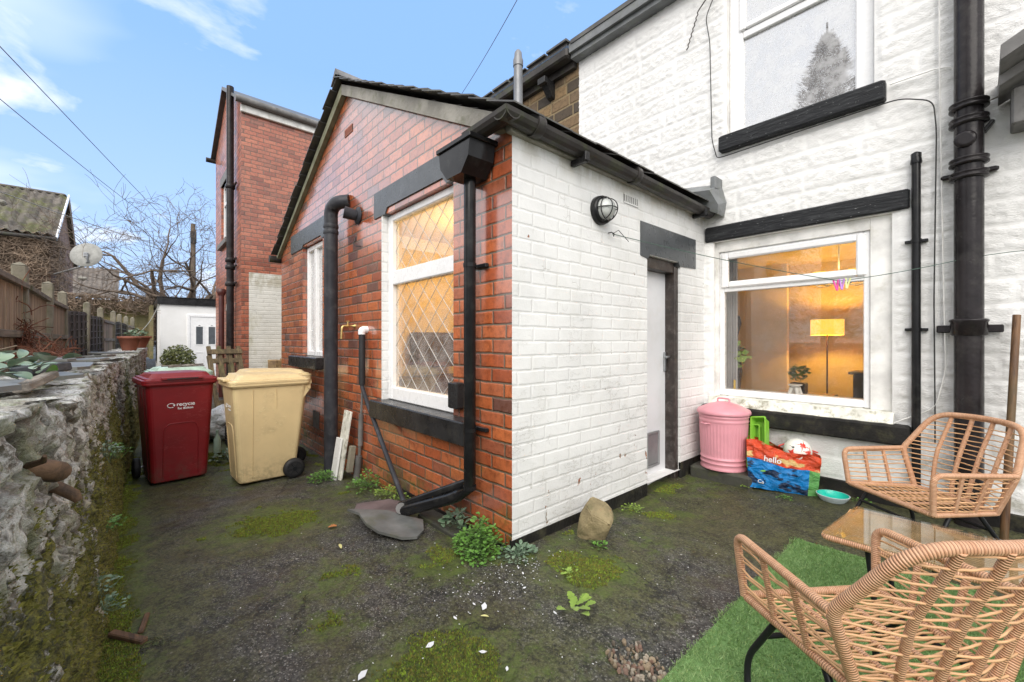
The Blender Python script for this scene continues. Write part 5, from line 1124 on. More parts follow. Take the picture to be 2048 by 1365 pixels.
# =================================================================== WHEELIE BINS
def rrect(w, d, r, n=4):
    P = []
    for cx1, cy1, a0 in ((w/2-r, d/2-r, 0), (-w/2+r, d/2-r, 90), (-w/2+r, -d/2+r, 180), (w/2-r, -d/2+r, 270)):
        for k in range(n+1): a = R(a0+90*k/n); P.append((cx1+r*math.cos(a), cy1+r*math.sin(a)))
    return P
def loft(mb, rings, cap=True, smooth=False):
    n = len(rings[0]); V = [p for r in rings for p in r]; F = []
    for i in range(len(rings)-1):
        for k in range(n): k2 = (k+1) % n; F.append((i*n+k, i*n+k2, (i+1)*n+k2, (i+1)*n+k))
    mb.add(V, F, None, smooth)
    if cap: mb.add(rings[0], [tuple(range(n-1, -1, -1))]); mb.add(rings[-1], [tuple(range(n))])
def make_bin(mat, label, logo=True, s=1.0):
    t = thing('wheelie_bin', label, 'wheelie bin', (0, 0, 0), 'wheelie bins by the alley wall')
    H = .93
    def sec(z):
        f = z/H; w = .44+.09*f; d = .50+.16*f; yc = .02+.02*f; return w, d, yc
    b = MB(); rings = []
    for z in (0, .012, .10, .5, .80, H):
        w, d, yc = sec(z); q = .012 if z == 0 else 0; rings.append([(x, y+yc, z+.02) for x, y in rrect(w-2*q, d-2*q, .045)])
    loft(b, rings); b.build('body', mat, t)
    # front panel outline with arched shoulders and side ribs
    b = MB(); yf = lambda z: sec(z)[2]-sec(z)[1]/2-.001
    ap = fillet([(-.135, 0, .05), (-.135, 0, .50), (-.10, 0, .56), (.10, 0, .56), (.135, 0, .50), (.135, 0, .05)], .045, 5); ap = [(p.x, yf(p.z)-.0, p.z+.02) for p in ap]; b.tube(ap, .0045, 6, smooth=True)
    for sd_ in (-1, 1):
        for yy, z0 in ((-.12, .03), (.08, .70)):
            b.tube([(sd_*(sec(z0)[0]/2+.001), yy, z0+.02), (sd_*(sec(.92)[0]/2+.001), yy-.005, .92)], .004, 6)
        b.box(sd_*.245-.006, sd_*.245+.006, -.26, -.18, .86, .93, .003)
    b.build('moulded_rib', mat, t)
    b = MB(); rings = []
    for z, g in ((H-.005, .018), (H+.012, .03), (H+.03, .03), (H+.032, .022)): w, d, yc = sec(H); rings.append([(x, y+yc, z+.02) for x, y in rrect(w+2*g, d+2*g, .05)])
    loft(b, rings); b.build('rim', mat, t)
    b = MB(); rings = []; w, d, yc = sec(H)
    for z, g, k in ((H+.034, .030, 0), (H+.052, .030, 0), (H+.056, .012, 0), (H+.068, .008, 0), (H+.072, -.020, 0), (H+.10, -.05, 0), (H+.108, -.09, 0)):
        rings.append([(x, y+yc+(.0), z+.02+(.012*(y < 0)*(z > H+.09))) for x, y in rrect(w+2*g, d+2*g, .05)])
    loft(b, rings); i0 = len(b.v)
    b.box(-.16, .16, -.348, -.29, H+.072, H+.098, .006)
    b.build('lid', mat, t)
    b = MB(); b.box(-.12, .12, -.3495, -.346, H+.078, H+.088); b.build('lid_recess_shade', M_ink if mat is M_red_plastic else plain('shadowed_bin_recess', (.45, .33, .15), .6), t)  # dark strip painted in as the shade of a lid recess
    b = MB(); b.tube([(-.27, .385, H-.02), (.27, .385, H-.02)], .014, 10)
    for x in (-.24, -.08, .08, .24): b.prism([(.30, H-.10), (.34, H+.05), (.40, H+.03), (.405, H-.03), (.33, H-.13)], 'x', x-.012, x+.012)
    b.build('handle', mat, t)
    b = MB(); b.tube([(-.27, .235, .10), (.27, .235, .10)], .011, 8); b.build('axle', M_galv, t)
    for sx_ in (-1, 1):
        b = MB(); x = sx_*.275; b.lathe((x, .235, .10), [(.07, -.028), (.096, -.024), (.10, -.012), (.10, .012), (.096, .024), (.07, .028)], 28, 'x'); wh = b.build('wheel', M_rubber, t)
        b = MB(); b.lathe((x, .235, .10), [(.062, .024), (.066, .031), (.07, .024)], 24, 'x') if sx_ > 0 else b.lathe((x, .235, .10), [(.062, -.024), (.066, -.031), (.07, -.024)], 24, 'x')
        b.lathe((x, .235, .10), [(.02, .0), (.022, sx_*.034)], 16, 'x')
        for k in range(6): a = k*math.pi/3; b.tube([(x+sx_*.026, .235, .10), (x+sx_*.026, .235+.062*math.cos(a), .10+.062*math.sin(a))], .006, 4)
        b.build('hub', M_rubber if mat is M_red_plastic else M_steel_black, wh)
    if logo:
        yl = lambda z: yf(z-.02)-.0012
        rx = math.atan2(.06, H) 
        m = Matrix.Translation((-.040, yl(.745), .745)) @ Euler((R(90)-.05, 0, 0)).to_matrix().to_4x4()
        text_mesh('recycle', .050, M_decal, t, m, 'lettering', .0006, .0006)
        m = Matrix.Translation((-.030, yl(.712), .712)) @ Euler((R(90)-.05, 0, 0)).to_matrix().to_4x4()
        text_mesh('for Bolton', .029, M_decal, t, m, 'lettering', .0006, .0005)
        b = MB(); P = []
        for k in range(20): a = R(-40-k*270/19); P.append((-.095+.040*math.cos(a)*1.12, yl(.75), .755+.034*math.sin(a)))
        P = [(-.080+.028*math.cos(R(310-k*15)), yl(.752), .753+.020*math.sin(R(310-k*15))) for k in range(20)]
        b.tube(P, [.0032]*20, 6, smooth=True); b.prism([(-.068, .760), (-.046, .760), (-.057, .742)], 'y', yl(.755)-.001, yl(.755)+.0); b.build('recycling_mark', M_decal, t)
    return t
def place(t, x, y, rz, z=None, s=1.0, tx=0, ty=0):
    t.location = (x, y, GZ(x, y) if z is None else z); t.rotation_euler = (tx, ty, rz); t.scale = (s, s, s); return t
place(make_bin(M_red_plastic, 'dark red wheelie bin with white recycling lettering on its front'), -5.25, .30, R(96), None, .965)
place(make_bin(M_tan_plastic, 'tan wheelie bin in front, seen from its side next to the red bin'), -4.66, .91, R(2), None, .945)
place(make_bin(M_tan_plastic, 'second tan wheelie bin mostly hidden behind the front tan bin', False), -5.32, 1.10, R(0), -.16, .985)
place(make_bin(M_green_lid, 'pale green lidded wheelie bin behind the red bin, only its lid showing', False), -6.45, .40, R(95), -.14, .975)
b = MB()
for k in range(7): b.tube([(-6.2+k*.03, .30+.05*k, .915), (-5.9+.05*k, .5-.04*k, .93)], .006, 5)
b.tube([(-5.98, .22, .925), (-6.1, .60, .93)], .009, 5); tagd(b.build('dead_twig', M_plank), 'dry twigs lying on the pale green bin lid', 'twig')

# things behind the bins
wb = thing('white_sack', 'crumpled white plastic sack on the ground between the red and tan bins', 'sack', (-6.9, .95, -.12))
U, W = np.meshgrid(np.linspace(0, 2*math.pi, 60), np.linspace(0, 1, 30), indexing='ij')
rr = .30*np.sin(np.pi*(W*.86+.14))**.6*(1+.25*(fbm(U*2.3, W*5, 4, 5)-.5)*2); npmesh('sack_body', np.stack([-6.9+rr*np.cos(U), .95+rr*np.sin(U)*1.15, -.12+.46*W+.05*(fbm(U*3, W*6, 3, 9)-.5)], -1).reshape(-1, 3), gridfaces(60, 30), M_white_bag, wb)
cr = thing('plastic_crate', 'black plastic crate with white lettering strip beside the white sack', 'crate', (-6.25, 1.12, -.12))
b = MB(); fr = [( -6.42, -6.08, .92, 1.30)]
x0, x1, y0, y1, z0, z1 = -6.45, -6.05, .86, 1.30, -.11, .12
for (a, c, e_, f) in ((x0, x1, y0, y0+.012), (x0, x1, y1-.012, y1), (x0, x0+.012, y0+.013, y1-.013), (x1-.012, x1, y0+.013, y1-.013)):
    b.box(a, c, e_, f, z1-.06, z1, .003)
    for k in range(5): z = z0+.02+k*.033; b.box(a, c, e_, f, z, z+.012)
b.box(x0, x1, y0, y1, z0, z0+.012)
for (xx, yy) in ((x0, y0), (x1-.02, y0), (x0, y1-.02), (x1-.02, y1-.02)): b.box(xx-.001, xx+.021, yy-.001, yy+.021, z0-.001, z1+.001)
b.build('crate_body', M_rubber, cr)
text_mesh('RICE', .055, M_decal, cr, Matrix.Translation((x1+.001, y0+.10, z1-.05)) @ Euler((R(90), 0, R(90))).to_matrix().to_4x4())
bt = thing('glass_bottle', 'clear bottle lying between the red bin and the crate', 'bottle', (-5.95, .72, -.1)); b = MB(); b.lathe((-5.95, .72, -.10), [(.035, 0), (.036, .15), (.014, .2), (.014, .25), (.017, .26)], 16); b.build('bottle_body', M_green_lid, bt)
# leaning timber frames (old pallets)
for j, (bx, by, hz, an, lab) in enumerate(((-8.75, 1.30, 1.30, .34, 'old timber pallet frame leaning on the brick house wall, in front'), (-9.25, 1.35, 1.12, .38, 'old timber pallet frame behind the front leaning frame'))):
    t = thing('pallet', lab, 'pallet', (bx, by, -.12), 'timber frames leaning by the brick house')
    m = Matrix.Translation((bx, by, -.12)) @ Euler((0, -an, .25)).to_matrix().to_4x4()
    for k in range(4): b = MB(); b.box(-.02, .02, -.26+k*.16, -.20+k*.16, 0, hz, .004); b.xf(m); b.build('slat', M_pallet, t)
    for z in (.15, hz-.16): b = MB(); b.box(.021, .05, -.27, .29, z, z+.09, .004); b.xf(m); b.build('cross_rail', M_pallet, t)
b = MB()
lg = thing('log_stack', 'sawn timber offcuts stacked against the white lower wall behind the tan bin', 'firewood', (NX+.4, 2.8, -.12))
for k in range(7):
    b = MB(); b.obox((NX+.35, 2.15+k*.19, .35+.02*(k % 3)), (.5, .165, .93), (RNG.uniform(-.05, .05), .0, RNG.uniform(-.1, .1)), .01); b.build('offcut', M_offcut, lg)
b = MB(); b.obox((NX+.35, 2.75, .90), (.3, .55, .07), (0, 0, .05), .01); b.build('mossy_board', M_moss_dark, lg)
b = MB(); b.tube([(NX+.5, 3.35, .86), (NX+.5, 3.60, .88)], .07, 12); tagd(b.build('blue_drum', plain('blue_plastic', (.12, .25, .42), .4)), 'small blue plastic container beside the sawn offcuts', 'container')
bk = leafblob((-9.5, 1.0, .62), .12, 40, .08, M_clay, 'x_leaf', None, 3) ; bpy.data.objects.remove(bk)

# =================================================================== BY THE GABLE WALL
tp_ = thing('garden_tap', 'brass outdoor tap on the brick wall beside the white pipe elbow', 'tap', (-4.10, EY, 1.31))
b = MB(); b.lathe((-4.08, EY, 1.345), [(.02, -.0), (.02, -.01), (.011, -.012), (.011, -.06), (.016, -.062), (.016, -.08)], 14, 'y'); b.tube(fillet([(-4.08, EY-.065, 1.345), (-4.08, EY-.125, 1.345), (-4.085, EY-.13, 1.22)], .03, 5), .011, 10); b.build('spout', M_brass, tp_)
b = MB(); b.tube([(-4.08, EY-.07, 1.345), (-4.08, EY-.07, 1.39)], .007, 8); b.tube([(-4.11, EY-.07, 1.39), (-4.05, EY-.07, 1.39)], .006, 8); b.build('handle', M_brass, tp_)
b = MB(); b.obox((-4.08, EY-.115, .20), (.17, .018, .66), (R(-9), 0, R(0)), .003); tagd(b.build('white_board', M_white_rough), 'taller off white board leaning on the brick wall beside the fat pipe', 'board')
b = MB(); b.obox((-4.12, EY-.165, .06), (.13, .018, .42), (R(-10), R(-3), 0), .003); tagd(b.build('white_board', M_foil), 'shorter off white board leaning in front of the taller one', 'board')
b = MB(); b.obox((-3.92, EY-.10, .10), (.05, .05, .24), (R(-8), 0, 0), .004); tagd(b.build('concrete_block', M_conc), 'small grey mortar lump at the foot of the white boards', 'rubble')
# slates on the ground
pb = [(-2.83, 1.06), (-2.74, 1.10), (-2.57, 1.08), (-2.44, 1.10), (-2.30, 1.19), (-2.27, 1.27), (-2.33, 1.35), (-2.46, 1.42), (-2.58, 1.34), (-2.70, 1.28)]
b = MB(); b.prism(pb, 'z', .030, .046); m = Matrix.Translation((-2.55, 1.2, .04)) @ Euler((R(-5), R(4), 0)).to_matrix().to_4x4() @ Matrix.Translation((2.55, -1.2, -.04)); b.xf(m); tagd(b.build('slate_slab', M_slate_light), 'upper broken grey slate slab lying by the drain pipes', 'slate')
pb = [(-3.02, 1.20), (-2.92, 1.14), (-2.75, 1.20), (-2.62, 1.30), (-2.66, 1.43), (-2.82, 1.47), (-2.95, 1.42), (-2.98, 1.33)]
b = MB(); b.prism(pb, 'z', .004, .020); tagd(b.build('slate_slab', plain('purple_grey_slate', (.13, .10, .10), .4, var=.3, bump=.6, bs=14, bd=.006)), 'lower purplish slate slab under the grey one', 'slate')
b = MB(); b.obox((-2.30, 1.50, -.01), (.55, .12, .07), (0, 0, .0), .01); tagd(b.build('drain_kerb', M_conc_dark), 'mossy concrete drain kerb under the pipe ends', 'kerb')
# stone block by the white wall
def rock(c, s, seed, mat, name, label, cat, n=20, rot=(0, 0, 0), grp=None):
    rs = np.random.RandomState(seed); import bmesh
    bm = bmesh.new()
    for k in range(n):
        p = Vector(rs.uniform(-1, 1, size=3)); p = p/max(abs(p.x), abs(p.y), abs(p.z))*rs.uniform(.8, 1); bm.verts.new((p.x*s[0]/2, p.y*s[1]/2, p.z*s[2]/2))
    bmesh.ops.convex_hull(bm, input=bm.verts); geom = [v for v in bm.verts if not v.link_faces]; bmesh.ops.delete(bm, geom=geom, context='VERTS')
    bmesh.ops.bevel(bm, geom=list(bm.edges), offset=min(s)*.03, segments=2, affect='EDGES', clamp_overlap=True)
    bm.transform(Matrix.Translation(c) @ Euler(rot).to_matrix().to_4x4()); me = bpy.data.meshes.new(name); bm.to_mesh(me); bm.free(); me.materials.append(mat)
    o = bpy.data.objects.new(name, me); COL.objects.link(o); return tag(o, label, cat, grp)
M_rockm = plain('mossy_yellow_sandstone', (.23, .185, .10), .85, var=.35, bump=1.0, bs=18, bd=.02, dirt=(.10, .10, .04), dirtamt=.7, scale=7)
rock((-1.60, 2.13, .075), (.20, .21, .23), 5, M_rockm, 'stone_block', 'mossy yellow sandstone block propped against the white brick wall', 'stone', 30, (.25, .30, .6))
# bulkhead lamp, washing line
lampo = thing('bulkhead_lamp', 'round black caged bulkhead light on the white brick wall', 'wall lamp', (EX, 2.42, 2.11))
c = (EX, 2.42, 2.11); b = MB(); b.lathe(c, [(.098, 0), (.100, .02), (.095, .045), (.080, .052), (.076, .040)], 32, 'x'); b.build('lamp_base', M_black_plastic, lampo)
b = MB(); b.lathe(c, [(.074, .04), (.070, .075), (.052, .105), (.02, .118), (.004, .12)], 28, 'x'); b.build('lens', M_glass_lamp, lampo)
b = MB(); b.lathe(c, [(.02, .02), (.026, .05), (.026, .085), (.01, .10)], 14, 'x'); b.build('bulb', M_foil, lampo)
b = MB()
b.tube([(c[0]+.045+.09*math.sin(a), c[1]+.082*math.cos(a), c[2]) for a in np.linspace(0, math.pi, 14)], .0038, 6)
b.tube([(c[0]+.045+.09*math.sin(a), c[1]+.030, c[2]+.080*math.cos(a)) for a in np.linspace(0, math.pi, 14)], .0038, 6)
b.tube([(c[0]+.045+.09*math.sin(a), c[1]-.030, c[2]+.080*math.cos(a)) for a in np.linspace(0, math.pi, 14)], .0038, 6)
b.tube([(c[0]+.075, c[1]+.078*math.cos(a), c[2]+.078*math.sin(a)) for a in np.linspace(0, 2*math.pi, 28)[:-1]], .0038, 6, closed=True)
b.build('cage', M_ink, lampo)
A = Vector((EX+.03, 2.54, 1.965)); Bp = Vector((-.643, 3.60, 1.612)); Cp = Vector((-.05, 4.02, 1.74))
def sagseg(a, c_, s, n=14): return [a.lerp(c_, i/n)-Vector((0, 0, s*4*(i/n)*(1-i/n))) for i in range(n+1)]
wl = thing('clothes_line', 'thin green clothes line from the white wall to the black soil pipe', 'clothes line', tuple(A))
b = MB(); b.tube(sagseg(A, Bp, .02)+sagseg(Bp, Cp, .012)[1:]+[Vector((.13, 4.02, 1.75)), Vector((.2, 4.1, 1.76))], .0026, 6); b.build('line', plain('green_line_cord', (.05, .10, .075), .5), wl)
b = MB(); b.tube([(EX, 2.53, 1.975), (EX+.03, 2.53, 1.975), (EX+.04, 2.545, 1.965), (EX+.03, 2.555, 1.95)], .004, 6); b.tube([A, (EX+.04, 2.60, 2.0), (EX+.05, 2.66, 1.96), (EX+.06, 2.70, 1.93)], .0025, 6); b.build('hook', M_ink, wl)
for k, (cc, lab) in enumerate((((.75, .08, .35), 'hot pink clothes peg, leftmost of three on the line'), ((.50, .25, .65), 'lilac clothes peg between the pink and the yellow pegs'), ((.72, .75, .35), 'pale yellow clothes peg, rightmost of three on the line'))):
    p = Bp.lerp(Cp, -.03+.045*k)+Vector((0, 0, -.025)); t = thing('clothes_peg', lab, 'clothes peg', tuple(p), 'clothes pegs on the line'); pm = plain('peg_plastic', cc, .4)
    for s_ in (-1, 1): b = MB(); b.obox((p.x+s_*.006, p.y+s_*.005, p.z), (.010, .009, .075), (R(8*s_), R(6*s_+8*(k-1)), R(40)), .002); b.build('peg_half', pm, t)
# cables on the white wall
def cable(name, pts, r, mat, label, rad=.05):
    b = MB(); b.tube(fillet(pts, rad, 5), r, 6); return tagd(b.build(name, mat), label, 'cable')
Yc = WY-.045
cable('black_cable', [(-.207, Yc, .50), (-.207, Yc, .73), (-.212, Yc, 1.48), (-.200, Yc, 2.64), (-.215, Yc, 2.85), (-.384, Yc, 2.935), (-.857, Yc, 2.93), (-1.60, Yc, 2.915), (-1.655, Yc, 2.92), (-1.70, Yc, 3.10), (-1.72, Yc, 4.05), (-1.76, Yc, 4.30), (-1.66, Yc, 4.50)], .0045, M_ink, 'thin black cable running down the white wall and under the upstairs sill', .06)
cable('white_cable', [(-.19, Yc, 4.7), (-.185, Yc, 3.0), (-.165, Yc, 1.5), (-.155, Yc, 1.0), (-.205, Yc, .74), (-.40, Yc, .62), (-.45, Yc, .58)], .0045, M_white_wood, 'white cable running down the white wall between the two black pipes', .06)
cable('white_cable', [(-.44, Yc, 3.06), (-.20, Yc, 3.06), (-.13, Yc, 3.04), (-.10, Yc, 2.98)], .0045, M_white_wood, 'short white cable from the upstairs sill to the soil pipe', .04)
cable('grey_cable', [(0.0, Yc, 2.73), (.12, Yc, 2.76)], .004, M_conc, 'short pale cable from the soil pipe to the porch canopy', .01)
b = MB(); rs = np.random.RandomState(3); P = [(-1.74, WY-.06, 4.47), (-1.82, WY-.05, 4.41)]+[(-1.83-.11*i/14+(.006 if i % 2 else -.006), WY-.05, 4.39-.31*i/14) for i in range(15)]; b.tube(P, .006, 5); tagd(b.build('rusty_chain', M_dark_brown), 'short dark rusty chain hanging from a hook left of the upstairs window', 'chain')
b = MB(); b.obox((.035, WY-.05, 2.575), (.022, .05, .075), (0, R(35), 0), .005); tagd(b.build('pipe_stub', M_black_paint), 'short black stub on the wall right of the soil pipe', 'pipe stub')
b = MB(); b.tube([(.094, 3.86, .0), (.150, 4.035, 1.36)], [.019, .018], 12); tagd(b.build('wooden_pole', M_stick), 'brown wooden pole leaning on the white wall at the right edge', 'pole')

# =================================================================== PINK DUSTBIN, BAG, BOWL
b = MB(); b.box(-1.765, -1.25, 3.74, 4.085, -.10, .085, .02); tagd(b.build('stone_slab', M_conc_dark), 'dark mossy concrete slab under the pink dustbin', 'slab')
pk = thing('dustbin', 'pink ribbed metal dustbin with domed lid standing on a slab', 'dustbin', (-1.525, 3.895, .086)); c = (-1.525, 3.895, .086)
rib = lambda a, r, z: 1+(.012*math.cos(a*44) if .115 < z < .40 else 0)
prof = [(.185, 0), (.188, .012), (.182, .02), (.182, .045), (.188, .05), (.188, .058), (.182, .064), (.184, .085), (.190, .09), (.190, .098), (.184, .104), (.184, .12), (.185, .14)]+[(.186+.001*k, .15+.025*k) for k in range(10)]+[(.196, .40), (.197, .41), (.203, .42), (.197, .43), (.197, .445), (.203, .452), (.203, .46), (.197, .466), (.198, .50)]
b = MB(); b.lathe(c, prof, 176, fn=rib); b.build('body', M_pink, pk)
scal = lambda a, r, z: 1+(.012*math.cos(a*18) if r > .12 else 0)
b = MB(); b.lathe(c, [(.214, .478), (.218, .488), (.214, .50), (.205, .512), (.17, .530), (.12, .553), (.06, .572), (.02, .578)], 90, fn=lambda a, r, z: 1+(.010*abs(math.sin(a*9)) if .1 < r < .216 else 0)); ld = b.build('lid', M_pink, pk)
b = MB(); P = [(c[0]-.05, c[1], c[2]+.57), (c[0]-.05, c[1], c[2]+.605), (c[0]+.05, c[1], c[2]+.605), (c[0]+.05, c[1], c[2]+.57)]; b.tube([(p.x, p.y, p.z) for p in fillet(P, .02, 4)], .008, 8); b.build('lid_handle', M_pink, ld)
b = MB()
aa = R(-100)
for a0 in (R(-112), R(68)):
    P = []
    for k in range(9):
        a = a0-.22+.44*k/8; rr = .205+(.03 if 1 < k < 7 else 0); P.append((c[0]+rr*math.cos(a), c[1]+rr*math.sin(a), c[2]+.40))
    b.tube(P, .006, 8)
b.build('side_handle', M_pink, pk)
# bag for life
bag = thing('shopping_bag', 'full blue orange and green woven shopping bag leaning against the white wall', 'bag', (-1.07, 3.97, 0))
A0 = Vector((-1.285, 3.80, 0)); A1 = Vector((-.845, 3.93, 0)); bd = (A1-A0); bw = bd.length; bx_ = bd.normalized(); by_ = Vector((-bx_.y, bx_.x, 0))
def bagpt(u, v, side):   # u 0..1 along, v 0..1 up
    H = .38-.10*u+.015*math.sin(u*9); dep = .11*(1-.25*v)
    bul = .035*math.sin(math.pi*u)*math.sin(math.pi*min(1, v*1.1))
    n1 = (fbm(np.array([u*7+side*9]), np.array([v*6.]), 4, 31)[0]-.5)*.085
    z = .005+v*H; off = -bul+n1*(.3+v*.8) if side == 0 else .20-.06*v+bul+n1
    shear = -.02*(v)*(1-u)+.03*v*(u)
    p = A0+bx_*(u*bw*(1-.00*v)+shear)+by_*(off-.05*(1-v)*(side == 0)); return (p.x, p.y, z)
nu, nv_ = 46, 30
b = MB(); P = [bagpt(i/(nu-1), j/(nv_-1), 0) for i in range(nu) for j in range(nv_)]; F = []
for i in range(nu-1):
    for j in range(nv_-1): F.append((i*nv_+j, (i+1)*nv_+j, (i+1)*nv_+j+1, i*nv_+j+1))
FB = [f for f in F if (f[0] % nv_)/(nv_-1) < .60]; FR_ = [f for f in F if (f[0] % nv_)/(nv_-1) >= .60]
FG = [f for f in FB if (f[0]//nv_)/(nu-1) > .86]; FB = [f for f in FB if (f[0]//nv_)/(nu-1) <= .86]
for nm, ff, mt in (('blue_panel', FB, M_bag_blue), ('green_panel', FG, M_bag_green), ('orange_panel', FR_, M_bag_red)):
    bb = MB(); bb.add(P, ff, None, True); bb.build(nm, mt, bag, fixn=False)
b = MB(); P = [bagpt(i/(nu-1), j/(nv_-1), 1) for i in range(nu) for j in range(nv_)]; b.add(P, F, None, True)
e0 = [bagpt(0, j/(nv_-1), 0) for j in range(nv_)]; e1_ = [bagpt(0, j/(nv_-1), 1) for j in range(nv_)]; b.add(e0+e1_, [(j, j+1, nv_+j+1, nv_+j) for j in range(nv_-1)], None, True)
e0 = [bagpt(1, j/(nv_-1), 0) for j in range(nv_)]; e1_ = [bagpt(1, j/(nv_-1), 1) for j in range(nv_)]
b.build('back_panel', M_bag_red, bag, fixn=False)
b = MB(); b.add(e0+e1_, [(j, j+1, nv_+j+1, nv_+j) for j in range(nv_-1)], None, True); b.build('green_gusset', M_bag_green, bag, fixn=False)
hl = [Vector(bagpt(.45, 1, 1)), Vector(bagpt(.52, 1, 1))+Vector((0, .0, .03)), Vector(bagpt(.70, 1, 1))+Vector((0, 0, .03)), Vector(bagpt(.98, 1, 1))+Vector((0, -.02, .02))]
b = MB(); b.tube(hl, .006, 6); b.build('handle', M_ballred, bag)
ang = math.atan2(bx_.y, bx_.x)
p = Vector(bagpt(.24, .625, 0)); text_mesh('hello', .062, M_decal, bag, Matrix.Translation(p-by_*.016) @ Euler((R(84), R(4), ang)).to_matrix().to_4x4(), 'lettering', .0008, .001)
p = Vector(bagpt(.14, .14, 0)); text_mesh('Ca', .040, M_decal, bag, Matrix.Translation(p-by_*.022) @ Euler((R(80), R(6), ang)).to_matrix().to_4x4(), 'lettering', .0008, 0)
# football in the bag
bl = thing('football', 'white football with red star print and black mark on top of the bag', 'football', (-.985, 3.98, .30)); bc = Vector((-.985, 3.98, .315)); rb = .098
import bmesh
bm = bmesh.new(); bmesh.ops.create_uvsphere(bm, u_segments=32, v_segments=20, radius=rb); me = bpy.data.meshes.new('ball'); bm.to_mesh(me); bm.free(); me.transform(Matrix.Translation(bc-wloc(bl))); me.materials.append(M_ball)
for p_ in me.polygons: p_.use_smooth = True
o = bpy.data.objects.new('ball_skin', me); COL.objects.link(o); o.parent = bl
def patch(name, dirv, shape, mat, rr=1.006):
    d = Vector(dirv).normalized(); u = d.cross(Vector((0, 0, 1))).normalized(); w = u.cross(d)
    # subdivide fan
    n = len(shape); V = [bc+d*rb*rr]; F = []
    for lv in (.34, .67, 1.0):
        for (a, c_) in shape: q = d+(u*a+w*c_)*lv; V.append(bc+q.normalized()*rb*rr)
    for k in range(n): F.append((0, 1+k, 1+(k+1) % n))
    for l in range(2):
        for k in range(n): F.append((1+l*n+k, 1+(l+1)*n+k, 1+(l+1)*n+(k+1) % n, 1+l*n+(k+1) % n))
    b = MB(); b.add(V, F, None, True); b.build(name, mat, bl)
star = [((.62 if k % 2 == 0 else .24)*math.cos(k*math.pi/4+.4), (.62 if k % 2 == 0 else .24)*math.sin(k*math.pi/4+.4)) for k in range(8)]
view = Vector((0, 0, 1.2))-bc; view.normalize(); rt = view.cross(Vector((0, 0, 1))).normalized()*-1; upv = rt.cross(view)*-1
if upv.z < 0: upv = -upv
patch('star_print', view+rt*.45+upv*.55, star, M_ballred); patch('star_print', view-rt*.45-upv*.20, [(a*.6, c_*.6) for a, c_ in star], M_ballred); patch('star_print', view+rt*1.2-upv*.2, star, M_ballred)
patch('tick_print', view-rt*.42+upv*.32, [(-.17, .05), (-.19, -.07), (-.08, -.11), (.28, .10), (-.08, -.04)], M_ink, 1.008) if True else None
# lime planter
lp = thing('planter_trough', 'bright lime green plastic trough standing on end beside the bag', 'planter', (-1.30, 3.98, .1)); b = MB()
def trough(w, l, h, t=.008):
    bb = MB(); o_ = [rrect(w, l, .012, 3), rrect(w*1.12, l*1.05, .012, 3)]
    R0 = [(x, y, 0) for x, y in o_[0]]; R1 = [(x, y, h) for x, y in o_[1]]; R1b = [(x*1.10, y*1.03, h) for x, y in o_[1]]; R1c = [(x*1.10, y*1.03, h-.012) for x, y in o_[1]]
    I1 = [(x*.94, y*.98, h) for x, y in o_[1]]; I0 = [(x*.9, y*.96, t) for x, y in o_[0]]
    loft(bb, [R0, R1, R1c, R1b, I1, I0], True, False); return bb
bb = trough(.10, .42, .09); m = Matrix.Translation((-1.225, 3.945, .32)) @ Euler((0, 0, R(18))).to_matrix().to_4x4() @ Euler((R(68), R(0), R(0))).to_matrix().to_4x4() @ Euler((0, R(-25), 0)).to_matrix().to_4x4(); bb.xf(m); bb.build('trough', M_lime, lp)
bb = trough(.085, .34, .08); bb.xf(Matrix.Translation((-.045, .015, -.03)) @ m); tagd(bb.build('planter_trough', M_lime), 'second lime trough half hidden behind the first, nearest the pink dustbin', 'planter')
b = MB(); b.tube([(-1.315, 4.02, .12), (-1.315, 4.03, .33)], .03, 12); tagd(b.build('white_tube', M_upvc), 'short white tube standing between the pink dustbin and the bag', 'tube')
b = MB(); b.tube([(-1.24, 3.80, .04), (-1.30, 4.05, .06)], .042, 12); tagd(b.build('clay_pipe', M_conc), 'short pale concrete pipe lying between the slab and the bag', 'pipe')
bwl = thing('bowl', 'pale blue bowl with turquoise inside on the ground beside the bag', 'bowl', (-.735, 3.87, -.01)); c = (-.735, 3.875, -.008)
b = MB(); b.lathe(c, [(.055, 0), (.060, .006), (.088, .035), (.102, .062), (.104, .066), (.098, .066)], 36, caps=(1, 0)); b.build('bowl_body', M_bowlwhite, bwl); b = MB(); b.lathe(c, [(.0975, .0655), (.085, .042), (.05, .020), (.01, .018)], 36, caps=(0, 1)); b.build('bowl_inside', M_teal, bwl)

